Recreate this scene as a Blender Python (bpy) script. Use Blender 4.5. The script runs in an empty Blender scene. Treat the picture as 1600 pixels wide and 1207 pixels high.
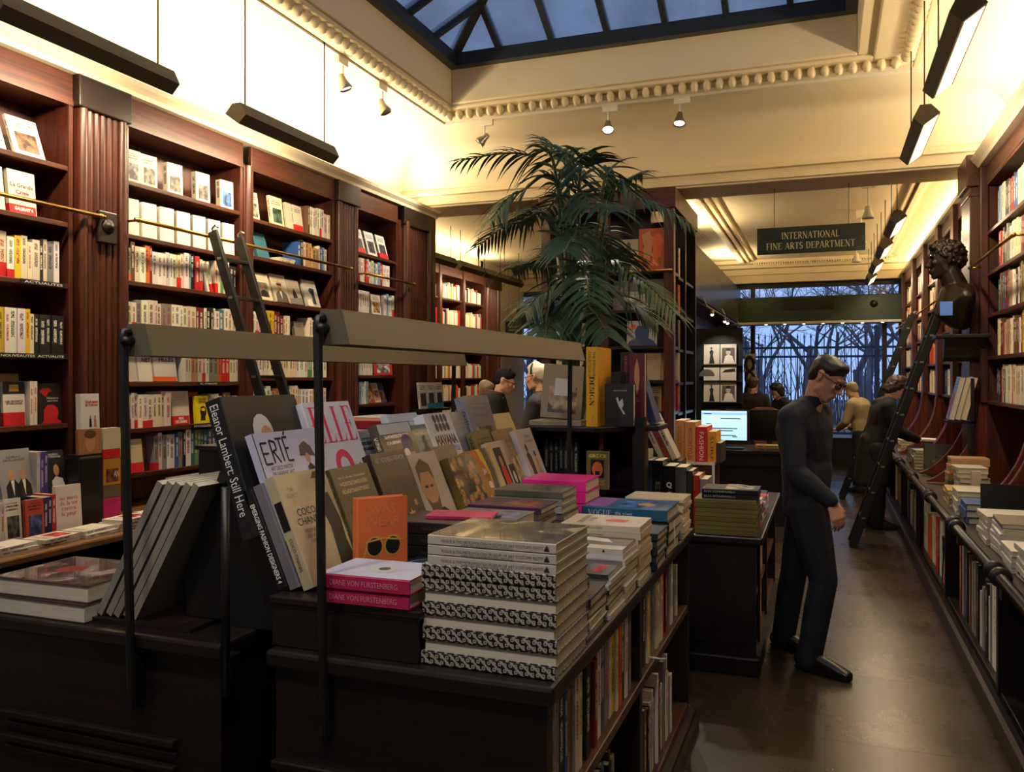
import bpy, bmesh, math, random
from mathutils import Matrix, Vector
random.seed(7)
sc = bpy.context.scene
COL = sc.collection
PI = math.pi
# ------------------------------------------------------------------ camera, world, light, exposure
CAM_H = 1.61; YAW = math.radians(20.4); FPX = 1317.0; HOR = 590.0
cd = bpy.data.cameras.new('camera'); cam = bpy.data.objects.new('camera', cd); COL.objects.link(cam)
cam.location = (0, 0, CAM_H); cam.rotation_euler = (PI/2, 0, YAW)
cd.sensor_width = 36.0; cd.lens = 36.0*FPX/1600.0; cd.shift_y = -(603.5-HOR)/1600.0; cd.clip_start = 0.05
sc.camera = cam
vs = sc.view_settings
vs.view_transform = 'Standard'; vs.look = 'None'; vs.gamma = 1.0; vs.use_curve_mapping = False
vs.exposure = 0.35
sc.cycles.max_bounces = 7; sc.cycles.diffuse_bounces = 4; sc.cycles.glossy_bounces = 3
sc.cycles.transmission_bounces = 6; sc.cycles.transparent_max_bounces = 8
sc.cycles.sample_clamp_indirect = 4.0; sc.cycles.caustics_reflective = False; sc.cycles.caustics_refractive = False
def lin(c):
    out = []
    for x in c[:3]:
        x = x/255.0
        out.append(x/12.92 if x <= 0.04045 else ((x+0.055)/1.055)**2.4)
    return tuple(out)
W = bpy.data.worlds.new('dusk_sky'); sc.world = W; W.use_nodes = True
nt = W.node_tree; bg = nt.nodes['Background']
tc = nt.nodes.new('ShaderNodeTexCoord'); sep = nt.nodes.new('ShaderNodeSeparateXYZ')
nt.links.new(tc.outputs['Generated'], sep.inputs[0])
rp = nt.nodes.new('ShaderNodeValToRGB'); nt.links.new(sep.outputs['Z'], rp.inputs[0])
rp.color_ramp.elements[0].position = 0.0; rp.color_ramp.elements[0].color = (*lin((150, 185, 246)), 1)
rp.color_ramp.elements[1].position = 0.6; rp.color_ramp.elements[1].color = (*lin((150, 172, 214)), 1)
nt.links.new(rp.outputs[0], bg.inputs[0]); bg.inputs[1].default_value = 1.0
WARM = (1.0, 0.74, 0.40); WARM2 = (1.0, 0.80, 0.52)
def area(name, loc, direction, sx, sy, power, col=WARM, spread=PI):
    d = bpy.data.lights.new(name, 'AREA'); d.shape = 'RECTANGLE'; d.size = sx; d.size_y = sy
    d.energy = power; d.color = col; d.spread = spread
    o = bpy.data.objects.new(name, d); COL.objects.link(o); o.location = loc
    dv = Vector(direction).normalized()
    z = -dv; y = Vector((0, 1, 0))
    if abs(z.dot(y)) > 0.95: y = Vector((1, 0, 0))
    x = y.cross(z).normalized(); y = z.cross(x)
    o.matrix_world = Matrix.Translation(loc) @ Matrix((x, y, z)).transposed().to_4x4()
    return o
# fluorescent strips hidden on top of the bookcases (size_y runs along the room)
area('cove_light', (-4.13, 5.3, 3.50), (0.25, 0, 1), 0.10, 5.8, 75, WARM2)
area('cove_light', (1.42, 6.2, 3.50), (-0.25, 0, 1), 0.10, 4.0, 45, WARM2)
area('cove_light', (1.38, 12.4, 3.44), (-0.35, 0, 1), 0.10, 6.6, 60, WARM)
area('cove_light', (-5.55, 11.3, 3.44), (0.3, 0, 1), 0.10, 4.8, 50, WARM)
area('cove_light', (-1.62, 11.0, 3.34), (0.3, 0, 1), 0.08, 1.5, 18, WARM)
area('cove_light', (-1.62, 14.6, 3.34), (0.3, 0, 1), 0.08, 1.0, 14, WARM)

# ------------------------------------------------------------------ coordinates: photograph pixel to a point on a known plane
CA, SA = math.cos(YAW), math.sin(YAW)
def ray(px, py):
    a = (px-800.0)/FPX; b = (HOR-py)/FPX
    return (CA*a-SA, SA*a+CA, b)
def atY(px, py, Y):
    r = ray(px, py); t = Y/r[1]; return Vector((r[0]*t, Y, CAM_H+r[2]*t))
def atX(px, py, X):
    r = ray(px, py); t = X/r[0]; return Vector((X, r[1]*t, CAM_H+r[2]*t))
def atZ(px, py, Z):
    r = ray(px, py); t = (Z-CAM_H)/r[2]; return Vector((r[0]*t, r[1]*t, Z))

# ------------------------------------------------------------------ materials
MATS = {}
def newmat(name):
    m = bpy.data.materials.new(name); m.use_nodes = True
    return m, m.node_tree, m.node_tree.nodes['Principled BSDF']
def setp(b, **k):
    for n, v in k.items():
        n = n.replace('_', ' ')
        if n in b.inputs: b.inputs[n].default_value = v
def N(nt, kind, **k):
    n = nt.nodes.new(kind)
    for a, v in k.items(): setattr(n, a, v)
    return n
def plain(name, c, rough=0.5, metal=0.0, vary=0.0, scale=8.0, bump=0.0, coat=0.0, emit=None, estr=0.0, spec=0.5, bdist=0.004):
    if name in MATS: return MATS[name]
    m, nt, b = newmat(name); L = lin(c)
    setp(b, Base_Color=(*L, 1), Roughness=rough, Metallic=metal, Coat_Weight=coat, Coat_Roughness=0.15, Specular_IOR_Level=spec)
    if vary or bump:
        t = N(nt, 'ShaderNodeTexCoord'); n = N(nt, 'ShaderNodeTexNoise'); n.inputs['Scale'].default_value = scale; n.inputs['Detail'].default_value = 4
        nt.links.new(t.outputs['Object'], n.inputs['Vector'])
        if vary:
            r = N(nt, 'ShaderNodeMix', data_type='RGBA'); r.inputs[6].default_value = (*[x*(1-vary) for x in L], 1); r.inputs[7].default_value = (*[min(1, x*(1+vary)) for x in L], 1)
            nt.links.new(n.outputs[0], r.inputs[0]); nt.links.new(r.outputs[2], b.inputs['Base Color'])
        if bump:
            bp = N(nt, 'ShaderNodeBump'); bp.inputs['Strength'].default_value = bump; bp.inputs['Distance'].default_value = bdist
            nt.links.new(n.outputs[0], bp.inputs['Height']); nt.links.new(bp.outputs[0], b.inputs['Normal'])
    if emit is not None:
        setp(b, Emission_Color=(*lin(emit), 1), Emission_Strength=estr)
    MATS[name] = m; return m
def wood(name, c1, c2, axis='Z', rough=0.40, scale=1.0, coat=0.07):
    if name in MATS: return MATS[name]
    m, nt, b = newmat(name)
    t = N(nt, 'ShaderNodeTexCoord'); mp = N(nt, 'ShaderNodeMapping'); s = {'X': (1.2, 22, 22), 'Y': (22, 1.2, 22), 'Z': (22, 22, 1.2)}[axis]
    mp.inputs['Scale'].default_value = [x*scale for x in s]
    n = N(nt, 'ShaderNodeTexNoise'); n.inputs['Scale'].default_value = 2.0; n.inputs['Detail'].default_value = 6; n.inputs['Distortion'].default_value = 0.6
    r = N(nt, 'ShaderNodeValToRGB'); r.color_ramp.elements[0].position = 0.3; r.color_ramp.elements[1].position = 0.72
    r.color_ramp.elements[0].color = (*lin(c1), 1); r.color_ramp.elements[1].color = (*lin(c2), 1)
    nt.links.new(t.outputs['Object'], mp.inputs[0]); nt.links.new(mp.outputs[0], n.inputs['Vector']); nt.links.new(n.outputs[0], r.inputs[0])
    nt.links.new(r.outputs[0], b.inputs['Base Color'])
    bp = N(nt, 'ShaderNodeBump'); bp.inputs['Strength'].default_value = 0.12; bp.inputs['Distance'].default_value = 0.002
    nt.links.new(n.outputs[0], bp.inputs['Height']); nt.links.new(bp.outputs[0], b.inputs['Normal'])
    setp(b, Roughness=rough, Coat_Weight=coat, Coat_Roughness=0.2)
    MATS[name] = m; return m
WOOD_Z = wood('mahogany upright', (48, 20, 12), (90, 42, 25), 'Z')
WOOD_Y = wood('mahogany along the wall', (50, 22, 12), (96, 47, 27), 'Y')
WOOD_X = wood('mahogany across', (46, 20, 12), (84, 40, 24), 'X')
DARK_Z = wood('dark stained upright', (15, 8, 7), (30, 17, 14), 'Z')
DARK_Y = wood('dark stained long', (18, 10, 8), (38, 22, 17), 'Y')
DARK_X = wood('dark stained across', (15, 8, 7), (30, 17, 14), 'X')
PLASTER = plain('cream plaster', (238, 226, 196), 0.7, vary=0.03, scale=1.5)
PLASTER2 = plain('cream painted moulding', (236, 222, 188), 0.5)
BLACK = plain('black paint', (14, 14, 14), 0.42)
LADDER = plain('black-green ladder paint', (11, 14, 12), 0.4, vary=0.3, scale=30, bump=0.2)
BRASS = plain('brass', (196, 152, 70), 0.28, 1.0)
SHADE = plain('grey-brown enamel shade', (92, 84, 66), 0.45, vary=0.05, scale=20)
STEEL = plain('brushed steel', (170, 165, 155), 0.35, 1.0)
WHITE = plain('white paint', (235, 232, 222), 0.4)
GREEN = plain('dark green board', (34, 58, 44), 0.4)

# page edges: fine leaf lines across the thickness
def pages_mat():
    m, nt, b = newmat('page edges')
    t = N(nt, 'ShaderNodeTexCoord'); mp = N(nt, 'ShaderNodeMapping'); mp.inputs['Scale'].default_value = (700, 6, 6)
    n = N(nt, 'ShaderNodeTexNoise'); n.inputs['Scale'].default_value = 1.0; n.inputs['Detail'].default_value = 2
    r = N(nt, 'ShaderNodeMix', data_type='RGBA'); r.inputs[6].default_value = (*lin((176, 164, 136)), 1); r.inputs[7].default_value = (*lin((226, 216, 190)), 1)
    nt.links.new(t.outputs['Object'], mp.inputs[0]); nt.links.new(mp.outputs[0], n.inputs['Vector']); nt.links.new(n.outputs[0], r.inputs[0]); nt.links.new(r.outputs[2], b.inputs['Base Color'])
    setp(b, Roughness=0.75); return m
PAGES = pages_mat()

# printed cover: colours come from the book's own properties (cover, ink, print), flat print laid out on the cover's own extent
def cover_mat(name, rough, coat):
    m, nt, b = newmat(name); L = nt.links
    def attr(n, out='Color'):
        a = N(nt, 'ShaderNodeAttribute', attribute_type='OBJECT'); a.attribute_name = n; return a.outputs[out]
    def math_(op, a, bb=None, c=None):
        n = N(nt, 'ShaderNodeMath', operation=op)
        for i, x in enumerate((a, bb, c)):
            if x is None: continue
            if isinstance(x, (int, float)): n.inputs[i].default_value = x
            else: L.new(x, n.inputs[i])
        return n.outputs[0]
    t = N(nt, 'ShaderNodeTexCoord'); s = N(nt, 'ShaderNodeSeparateXYZ'); L.new(t.outputs['Generated'], s.inputs[0])
    x, y, z = s.outputs
    par = N(nt, 'ShaderNodeSeparateXYZ'); L.new(attr('lay', 'Vector'), par.inputs[0]); seed, pic_on, txt_on = par.outputs
    def between(v, lo, hi):
        return math_('MULTIPLY', math_('GREATER_THAN', v, lo), math_('LESS_THAN', v, hi))
    def noise(vx, vy, vz, detail=1.0):
        c = N(nt, 'ShaderNodeCombineXYZ')
        for i, q in enumerate((vx, vy, vz)):
            if isinstance(q, (int, float)): c.inputs[i].default_value = q
            else: L.new(q, c.inputs[i])
        n = N(nt, 'ShaderNodeTexNoise'); n.inputs['Scale'].default_value = 1.0; n.inputs['Detail'].default_value = detail
        L.new(c.outputs[0], n.inputs['Vector']); return n.outputs[0]
    s7 = math_('MULTIPLY', seed, 37.0)
    # spine print
    sp = math_('MULTIPLY', math_('LESS_THAN', y, 0.012), between(x, 0.28, 0.72))
    zs = math_('ADD', z, math_('MULTIPLY', math_('SUBTRACT', seed, 0.5), 0.12))
    zone = math_('MAXIMUM', between(zs, 0.30, 0.66), between(zs, 0.72, 0.88))
    sp = math_('MULTIPLY', math_('MULTIPLY', sp, zone), math_('GREATER_THAN', noise(math_('MULTIPLY', x, 9.0), s7, math_('MULTIPLY', z, 75.0)), 0.47))
    # front print: title lines over a picture
    fr = math_('GREATER_THAN', x, 0.97)
    lines = math_('MULTIPLY', between(z, 0.70, 0.90), math_('GREATER_THAN', math_('FRACT', math_('MULTIPLY', z, 13.0)), 0.45))
    tl = math_('MULTIPLY', math_('MULTIPLY', lines, between(y, 0.14, 0.84)), math_('GREATER_THAN', noise(math_('MULTIPLY', y, 34.0), s7, math_('MULTIPLY', z, 60.0)), 0.45))
    tl = math_('MULTIPLY', tl, fr)
    ink = math_('MULTIPLY', math_('MAXIMUM', sp, tl), txt_on)
    pm = math_('MULTIPLY', math_('MULTIPLY', fr, between(y, 0.16, 0.86)), math_('MULTIPLY', between(z, 0.10, 0.60), pic_on))
    blob = noise(math_('MULTIPLY', y, 3.6), s7, math_('MULTIPLY', z, 5.0), 3.0)
    rp = N(nt, 'ShaderNodeValToRGB'); L.new(blob, rp.inputs[0]); rp.color_ramp.elements[0].position = 0.40; rp.color_ramp.elements[1].position = 0.62
    rp.color_ramp.elements[0].color = (0.16, 0.16, 0.16, 1); rp.color_ramp.elements[1].color = (1.5, 1.5, 1.5, 1)
    mul = N(nt, 'ShaderNodeMix', data_type='RGBA', blend_type='MULTIPLY'); mul.inputs[0].default_value = 1.0
    L.new(attr('print'), mul.inputs[6]); L.new(rp.outputs[0], mul.inputs[7])
    m1 = N(nt, 'ShaderNodeMix', data_type='RGBA'); L.new(pm, m1.inputs[0]); L.new(attr('cover'), m1.inputs[6]); L.new(mul.outputs[2], m1.inputs[7])
    m2 = N(nt, 'ShaderNodeMix', data_type='RGBA'); L.new(ink, m2.inputs[0]); L.new(m1.outputs[2], m2.inputs[6]); L.new(attr('ink'), m2.inputs[7])
    L.new(m2.outputs[2], b.inputs['Base Color'])
    setp(b, Roughness=rough, Coat_Weight=coat, Coat_Roughness=0.12)
    return m
COVER = cover_mat('printed card cover', 0.5, 0.0)
GLOSSY = cover_mat('glossy jacket', 0.36, 0.22)

# ------------------------------------------------------------------ mesh builder
class MB:
    def __init__(s): s.v = []; s.f = []; s.m = []
    def add(s, vs, fs, mi=0, M=None):
        o = len(s.v)
        s.v += [tuple(M @ Vector(p)) for p in vs] if M is not None else [tuple(p) for p in vs]
        s.f += [tuple(i+o for i in f) for f in fs]; s.m += [mi]*len(fs); return s
    def box(s, x0, y0, z0, x1, y1, z1, mi=0, M=None):
        return s.add([(x0,y0,z0),(x1,y0,z0),(x1,y1,z0),(x0,y1,z0),(x0,y0,z1),(x1,y0,z1),(x1,y1,z1),(x0,y1,z1)],
                     [(0,3,2,1),(4,5,6,7),(0,1,5,4),(1,2,6,5),(2,3,7,6),(3,0,4,7)], mi, M)
    def prism(s, poly, axis, a, b, mi=0, M=None):
        # poly: 2D points; axis 'X': (y,z); 'Y': (x,z); 'Z': (x,y)
        def p3(p, t): return {'X': (t, p[0], p[1]), 'Y': (p[0], t, p[1]), 'Z': (p[0], p[1], t)}[axis]
        n = len(poly); area2 = sum(poly[i][0]*poly[(i+1)%n][1]-poly[(i+1)%n][0]*poly[i][1] for i in range(n))
        if (area2 < 0) != (axis == 'Y'): poly = list(reversed(poly))
        vs = [p3(p, a) for p in poly]+[p3(p, b) for p in poly]
        fs = [tuple(reversed(range(n))), tuple(range(n, 2*n))]+[(i, (i+1)%n, n+(i+1)%n, n+i) for i in range(n)]
        if a > b: fs = [tuple(reversed(f)) for f in fs]
        return s.add(vs, fs, mi, M)
    def tube(s, pts, r, n=8, mi=0, M=None, caps=True):
        pts = [Vector(p) for p in pts]; rs = r if isinstance(r, (list, tuple)) else [r]*len(pts); vs = []; fs = []; up = None
        for i, p in enumerate(pts):
            d = (pts[min(i+1, len(pts)-1)]-pts[max(i-1, 0)]).normalized()
            if up is None: up = Vector((0, 0, 1)) if abs(d.z) < 0.9 else Vector((1, 0, 0))
            a = d.cross(up).normalized(); bb = a.cross(d); up = bb
            for k in range(n):
                t = 2*PI*k/n; vs.append(p+(a*math.cos(t)+bb*math.sin(t))*rs[i])
        for i in range(len(pts)-1):
            for k in range(n):
                fs.append((i*n+k, i*n+(k+1)%n, (i+1)*n+(k+1)%n, (i+1)*n+k))
        if caps: fs.append(tuple(reversed(range(n)))); fs.append(tuple((len(pts)-1)*n+k for k in range(n)))
        return s.add(vs, fs, mi, M)
    def lathe(s, prof, n=16, mi=0, M=None):
        vs = []; fs = []; m = len(prof)
        for k in range(n):
            t = 2*PI*k/n
            for r, z in prof: vs.append((r*math.cos(t), r*math.sin(t), z))
        for k in range(n):
            for i in range(m-1):
                fs.append((k*m+i, ((k+1)%n)*m+i, ((k+1)%n)*m+i+1, k*m+i+1))
        if prof[0][0] > 1e-5: fs.append(tuple(reversed([k*m for k in range(n)])))
        if prof[-1][0] > 1e-5: fs.append(tuple(k*m+m-1 for k in range(n)))
        return s.add(vs, fs, mi, M)
    def ball(s, c, r, n=10, mi=0, M=None):
        r = r if isinstance(r, (list, tuple)) else (r, r, r); vs = [(c[0], c[1], c[2]-r[2])]; fs = []; k2 = n//2
        for j in range(1, k2):
            ph = -PI/2+PI*j/k2
            for k in range(n):
                t = 2*PI*k/n; vs.append((c[0]+r[0]*math.cos(ph)*math.cos(t), c[1]+r[1]*math.cos(ph)*math.sin(t), c[2]+r[2]*math.sin(ph)))
        vs.append((c[0], c[1], c[2]+r[2])); top = len(vs)-1
        for k in range(n): fs.append((0, 1+(k+1)%n, 1+k)); fs.append((top, top-n+k, top-n+(k+1)%n))
        for j in range(k2-2):
            for k in range(n): fs.append((1+j*n+k, 1+j*n+(k+1)%n, 1+(j+1)*n+(k+1)%n, 1+(j+1)*n+k))
        return s.add(vs, fs, mi, M)
    def mesh(s, name, mats, smooth=False):
        me = bpy.data.meshes.new(name); me.from_pydata(s.v, [], s.f)
        for mt in (mats if isinstance(mats, (list, tuple)) else [mats]): me.materials.append(mt)
        if isinstance(mats, (list, tuple)) and len(mats) > 1: me.polygons.foreach_set('material_index', s.m)
        if smooth: me.polygons.foreach_set('use_smooth', [True]*len(me.polygons))
        me.update(); return me
    def build(s, name, mats, parent=None, smooth=False, bevel=0.0, world=True, auto=None):
        o = bpy.data.objects.new(name, s.mesh(name, mats, smooth or auto is not None)); COL.objects.link(o)
        if parent is not None: attach(o, parent, world)
        if bevel:
            b = o.modifiers.new('edge', 'BEVEL'); b.width = bevel; b.segments = 2; b.limit_method = 'ANGLE'
        if auto is not None: o.data.set_sharp_from_angle(angle=math.radians(auto))
        return o
def attach(o, parent, world=True):
    o.parent = parent
    if world: o.matrix_parent_inverse = root_matrix(parent).inverted()
def root_matrix(o):
    m = o.matrix_basis.copy()
    return (root_matrix(o.parent) @ o.matrix_parent_inverse @ m) if o.parent else m
def tag(o, label=None, cat=None, group=None, kind=None):
    if label: o['label'] = label
    if cat: o['category'] = cat
    if group: o['group'] = group
    if kind: o['kind'] = kind
    return o
def thing(name, label, cat, loc=(0, 0, 0), group=None, M=None):
    o = bpy.data.objects.new(name, None); COL.objects.link(o); o.empty_display_size = 0.05
    o.matrix_basis = M if M is not None else Matrix.Translation(loc)
    return tag(o, label, cat, group)
def struct(o): o['kind'] = 'structure'; return o
def basis(loc, x, y, z):
    return Matrix.Translation(Vector(loc)) @ Matrix((Vector(x), Vector(y), Vector(z))).transposed().to_4x4()
def link(name, mesh, parent=None, M=None, label=None):
    o = bpy.data.objects.new(name, mesh); COL.objects.link(o)
    if M is not None: o.matrix_basis = M
    if parent is not None: o.parent = parent
    if label: o['label'] = label
    return o

# lettering: flat letters as a mesh, fitted to a width and a height
TXT = {}
def text_mesh(txt, w, h, mat, bold=0.0, space=1.0):
    key = (txt, round(w, 4), round(h, 4), mat.name, bold, space)
    if key in TXT: return TXT[key]
    c = bpy.data.curves.new('lettering', 'FONT'); c.body = txt; c.align_x = 'CENTER'; c.size = 1.0; c.offset = bold; c.space_character = space; c.resolution_u = 2; c.space_line = 0.9
    o = bpy.data.objects.new('lettering', c); me = bpy.data.meshes.new_from_object(o)
    bpy.data.objects.remove(o); bpy.data.curves.remove(c)
    xs = [v.co.x for v in me.vertices]; ys = [v.co.y for v in me.vertices]
    if xs:
        cx, cy = (min(xs)+max(xs))/2, (min(ys)+max(ys))/2; sx = w/max(1e-6, max(xs)-min(xs)); sy = h/max(1e-6, max(ys)-min(ys))
        for v in me.vertices: v.co = ((v.co.x-cx)*sx, (v.co.y-cy)*sy, 0)
    me.materials.clear(); me.materials.append(mat); me.name = 'lettering'; TXT[key] = me; return me
def letters(parent, txt, w, h, centre, right, up, mat, bold=0.0, space=1.0, name='lettering'):
    r = Vector(right).normalized(); u = Vector(up).normalized(); n = r.cross(u)
    return link(name, text_mesh(txt, w, h, mat, bold, space), parent, basis(centre, r, u, n))
def flat(parent, name, poly, centre, right, up, mat):
    r = Vector(right).normalized(); u = Vector(up).normalized(); n = r.cross(u)
    a2 = sum(poly[i][0]*poly[(i+1)%len(poly)][1]-poly[(i+1)%len(poly)][0]*poly[i][1] for i in range(len(poly)))
    if a2 < 0: poly = list(reversed(poly))
    b = MB(); b.add([(p[0], p[1], 0) for p in poly], [tuple(range(len(poly)))])
    return link(name, b.mesh(name, mat), parent, basis(centre, r, u, n))
def ell(cx, cy, rx, ry, n=14, a0=0.0):
    return [(cx+rx*math.cos(a0+2*PI*k/n), cy+ry*math.sin(a0+2*PI*k/n)) for k in range(n)]
INK = {k: plain('print '+k, c, 0.5) for k, c in dict(white=(236, 232, 222), black=(20, 18, 18), red=(206, 34, 40), pink=(222, 46, 92), gold=(214, 170, 70), grey=(128, 124, 118),
       dim=(92, 84, 76), blue=(70, 110, 190), yellow=(240, 206, 40), brown=(92, 60, 36), orange=(228, 112, 50), silver=(196, 196, 192), tan=(190, 140, 98), rose=(196, 84, 116)).items()}

# ------------------------------------------------------------------ books
# own frame: x across the thickness (front cover at +x), y from the spine to the fore-edge, z up; origin at the middle of the spine's foot
BOOKM = {}
def book_meshes(t, w, h, hard, shader):
    key = (round(t, 4), round(w, 4), round(h, 4), hard, shader.name)
    if key in BOOKM: return BOOKM[key]
    k = 0.003 if hard else 0.0011; q = 0.004 if hard else 0.0006; a = t/2
    b = MB()
    if hard:
        r = min(0.006, t*0.22)
        out = [(-a, w), (-a, r*0.6), (-a+r*0.4, 0.0), (a-r*0.4, 0.0), (a, r*0.6), (a, w)]
    else: out = [(-a, w), (-a, 0.0), (a, 0.0), (a, w)]
    inn = [(a-k, w), (a-k, k*1.5), (-a+k, k*1.5), (-a+k, w)]
    b.prism(out+inn, 'Z', 0, h)
    p = MB(); p.box(-a+k, k*1.5, q, a-k, w-q, h-q)
    BOOKM[key] = (b.mesh('book cover', shader), p.mesh('pages', PAGES)); return BOOKM[key]
BANDM = {}
RED_BAND = plain('red paper band', (206, 30, 34), 0.5); BANDS = {'red': RED_BAND, 'orange': plain('orange paper band', (226, 98, 34), 0.5), 'blue': plain('blue paper band', (40, 126, 176), 0.5)}
BOOKS = []
def book(name, t, w, h, M, cover, label, group=None, cat='book', hard=False, glossy=False, ink=(30, 28, 28), pic=None, txt=1.0, band=None, bandh=0.28, parts=True):
    cm, pm = book_meshes(t, w, h, hard, GLOSSY if glossy else COVER)
    o = bpy.data.objects.new(name, cm); COL.objects.link(o); o.matrix_basis = M
    o['cover'] = list(lin(cover)); o['ink'] = list(lin(ink)); o['print'] = list(lin(pic if pic else cover)); o['lay'] = [random.random(), 1.0 if pic else 0.0, float(txt)]
    tag(o, label, cat, group)
    if parts:
        p = bpy.data.objects.new('pages', pm); COL.objects.link(p); p.parent = o
        if band:
            key = (round(t, 4), round(w, 4), round(h*bandh, 4), band)
            if key not in BANDM:
                a = t/2; e = 0.0007; b = MB()
                b.prism([(-a-e, w*0.97), (-a-e, -e), (a+e, -e), (a+e, w*0.97), (a, w*0.97), (a, 0), (-a, 0), (-a, w*0.97)], 'Z', 0.0, h*bandh); BANDM[key] = b.mesh('paper_band', BANDS[band])
            q = bpy.data.objects.new('paper_band', BANDM[key]); COL.objects.link(q); q.parent = o; q['label'] = band+' paper band'
    BOOKS.append(o); o['_t'] = t
    del o['_t']
    return o
def rotM(loc, rz=0.0, tilt=0.0, axis='X'):
    return Matrix.Translation(Vector(loc)) @ Matrix.Rotation(tilt, 4, axis) @ Matrix.Rotation(rz, 4, 'Z')
PAL = {'white': (236, 230, 216), 'cream': (230, 216, 184), 'ivory': (222, 210, 188), 'red': (196, 36, 36), 'dark red': (122, 26, 30), 'orange': (214, 100, 40), 'yellow': (226, 190, 44), 'blue': (48, 84, 146),
       'pale blue': (126, 160, 184), 'teal': (52, 110, 118), 'green': (96, 140, 66), 'olive': (120, 118, 74), 'black': (26, 25, 26), 'grey': (140, 136, 128), 'brown': (104, 66, 42), 'purple': (88, 70, 150), 'pink': (206, 70, 110), 'tan': (184, 146, 100)}
def pick(weights):
    ks = list(weights); return random.choices(ks, [weights[k] for k in ks])[0]
def ink_for(n):
    c = PAL[n]; return (232, 226, 210) if sum(c) < 330 else random.choice([(36, 32, 32), (60, 50, 44), (150, 30, 34)])
ORD = ['first', 'second', 'third', 'fourth', 'fifth', 'sixth', 'seventh', 'eighth', 'ninth', 'tenth', 'eleventh', 'twelfth', 'thirteenth', 'fourteenth', 'fifteenth', 'sixteenth', 'seventeenth', 'eighteenth', 'nineteenth', 'twentieth']
def ordn(i):
    if i < 20: return ORD[i]
    n = i+1; tens = {2: 'twenty', 3: 'thirty', 4: 'forty', 5: 'fifty', 6: 'sixty', 7: 'seventy', 8: 'eighty', 9: 'ninety'}[n//10]
    return tens+'-'+ORD[n % 10-1] if n % 10 else tens[:-1]+'ieth'
FRENCH = {'white': 30, 'cream': 24, 'ivory': 14, 'red': 7, 'dark red': 3, 'orange': 3, 'yellow': 2, 'blue': 4, 'pale blue': 2, 'green': 2, 'black': 8, 'grey': 5, 'brown': 3, 'teal': 1, 'tan': 2}
ARTS = {'white': 18, 'cream': 16, 'ivory': 10, 'red': 8, 'dark red': 7, 'orange': 4, 'yellow': 4, 'blue': 6, 'pale blue': 3, 'green': 4, 'black': 14, 'grey': 10, 'brown': 6, 'teal': 4, 'tan': 6, 'olive': 4}
def run(name, side, X, y0, y1, z, where, group, pal=FRENCH, hh=(0.185, 0.225), tt=(0.022, 0.052), ww=(0.115, 0.145), fill=1.0, kind='paperback', hard=False, bandp=0.16, slant=0.0, start=0, glossy=False, faceout=None, end='near end', cap=999):
    """Books standing side by side along the wall from y0 to y1; side -1: spines towards +X (left wall), +1: spines towards -X."""
    y = y0+0.003; i = start; yend = y0+(y1-y0)*fill-0.003; h = random.uniform(*hh); w = random.uniform(*ww); run_n = 0; c = pick(pal)
    while True:
        t = round(random.uniform(*tt)/0.002)*0.002
        if run_n <= 0:
            h = round(random.uniform(*hh)/0.006)*0.006; w = round(random.uniform(*ww)/0.006)*0.006; c = pick(pal); run_n = random.choice([1, 1, 1, 2, 3, 5])
        run_n -= 1
        if random.random() < 0.35: c = pick(pal)
        a = slant if slant else 0.0
        ext = t/math.cos(a) if a else t
        if y+ext+(h*math.sin(abs(a)) if a else 0) > yend or i-start >= cap: break
        if a:   # top tips towards +Y, resting on its lower far edge
            M = Matrix.Translation((X, y+t*math.cos(a), z+0.0005)) @ Matrix.Rotation(-a, 4, 'X') @ Matrix.Translation((0, -t/2, 0))
        else: M = Matrix.Translation((X+random.uniform(-0.012, 0.0)*(1 if side < 0 else -1), y+t/2, z+0.0005))
        M = M @ Matrix.Rotation(PI/2 if side < 0 else -PI/2, 4, 'Z')
        bd = random.choice(['red', 'red', 'red', 'orange']) if c in ('white', 'cream', 'ivory', 'grey') and random.random() < bandp else None
        book(name, t, w, h, M, tuple(min(255, q*random.uniform(0.94, 1.05)) for q in PAL[c]), f'{c} {kind}, {ordn(i)} from the {end} {where}', group, hard=hard, glossy=glossy, ink=ink_for(c), band=bd, bandh=random.uniform(0.2, 0.34))
        y += ext+0.0008; i += 1
    return y, i
def faced(name, side, X, y, z, t, w, h, cover, label, group, lean=0.2, turn=0.0, **k):
    """A book shown cover out, leaning back; y is its spine end, X the foot of the front cover's plane."""
    if side < 0:
        M = Matrix.Translation((X, y, z+0.0006)) @ Matrix.Rotation(turn, 4, 'Z') @ Matrix.Rotation(-lean, 4, 'Y') @ Matrix.Translation((-t/2, 0, t*math.sin(lean)*0.0))
        M = Matrix.Translation((0, 0, 0)) @ M
    else:
        M = Matrix.Translation((X, y+w, z+0.0006)) @ Matrix.Rotation(turn, 4, 'Z') @ Matrix.Rotation(lean, 4, 'Y') @ Matrix.Rotation(PI, 4, 'Z') @ Matrix.Translation((-t/2, 0, 0))
    # lowest corner onto the shelf
    lo = min((M @ Vector((sx*t/2, sy*w, 0))).z for sx in (-1, 1) for sy in (0, 1)); M = Matrix.Translation((0, 0, z+0.0006-lo)) @ M
    return book(name, t, w, h, M, cover, label, group, **k)
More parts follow.
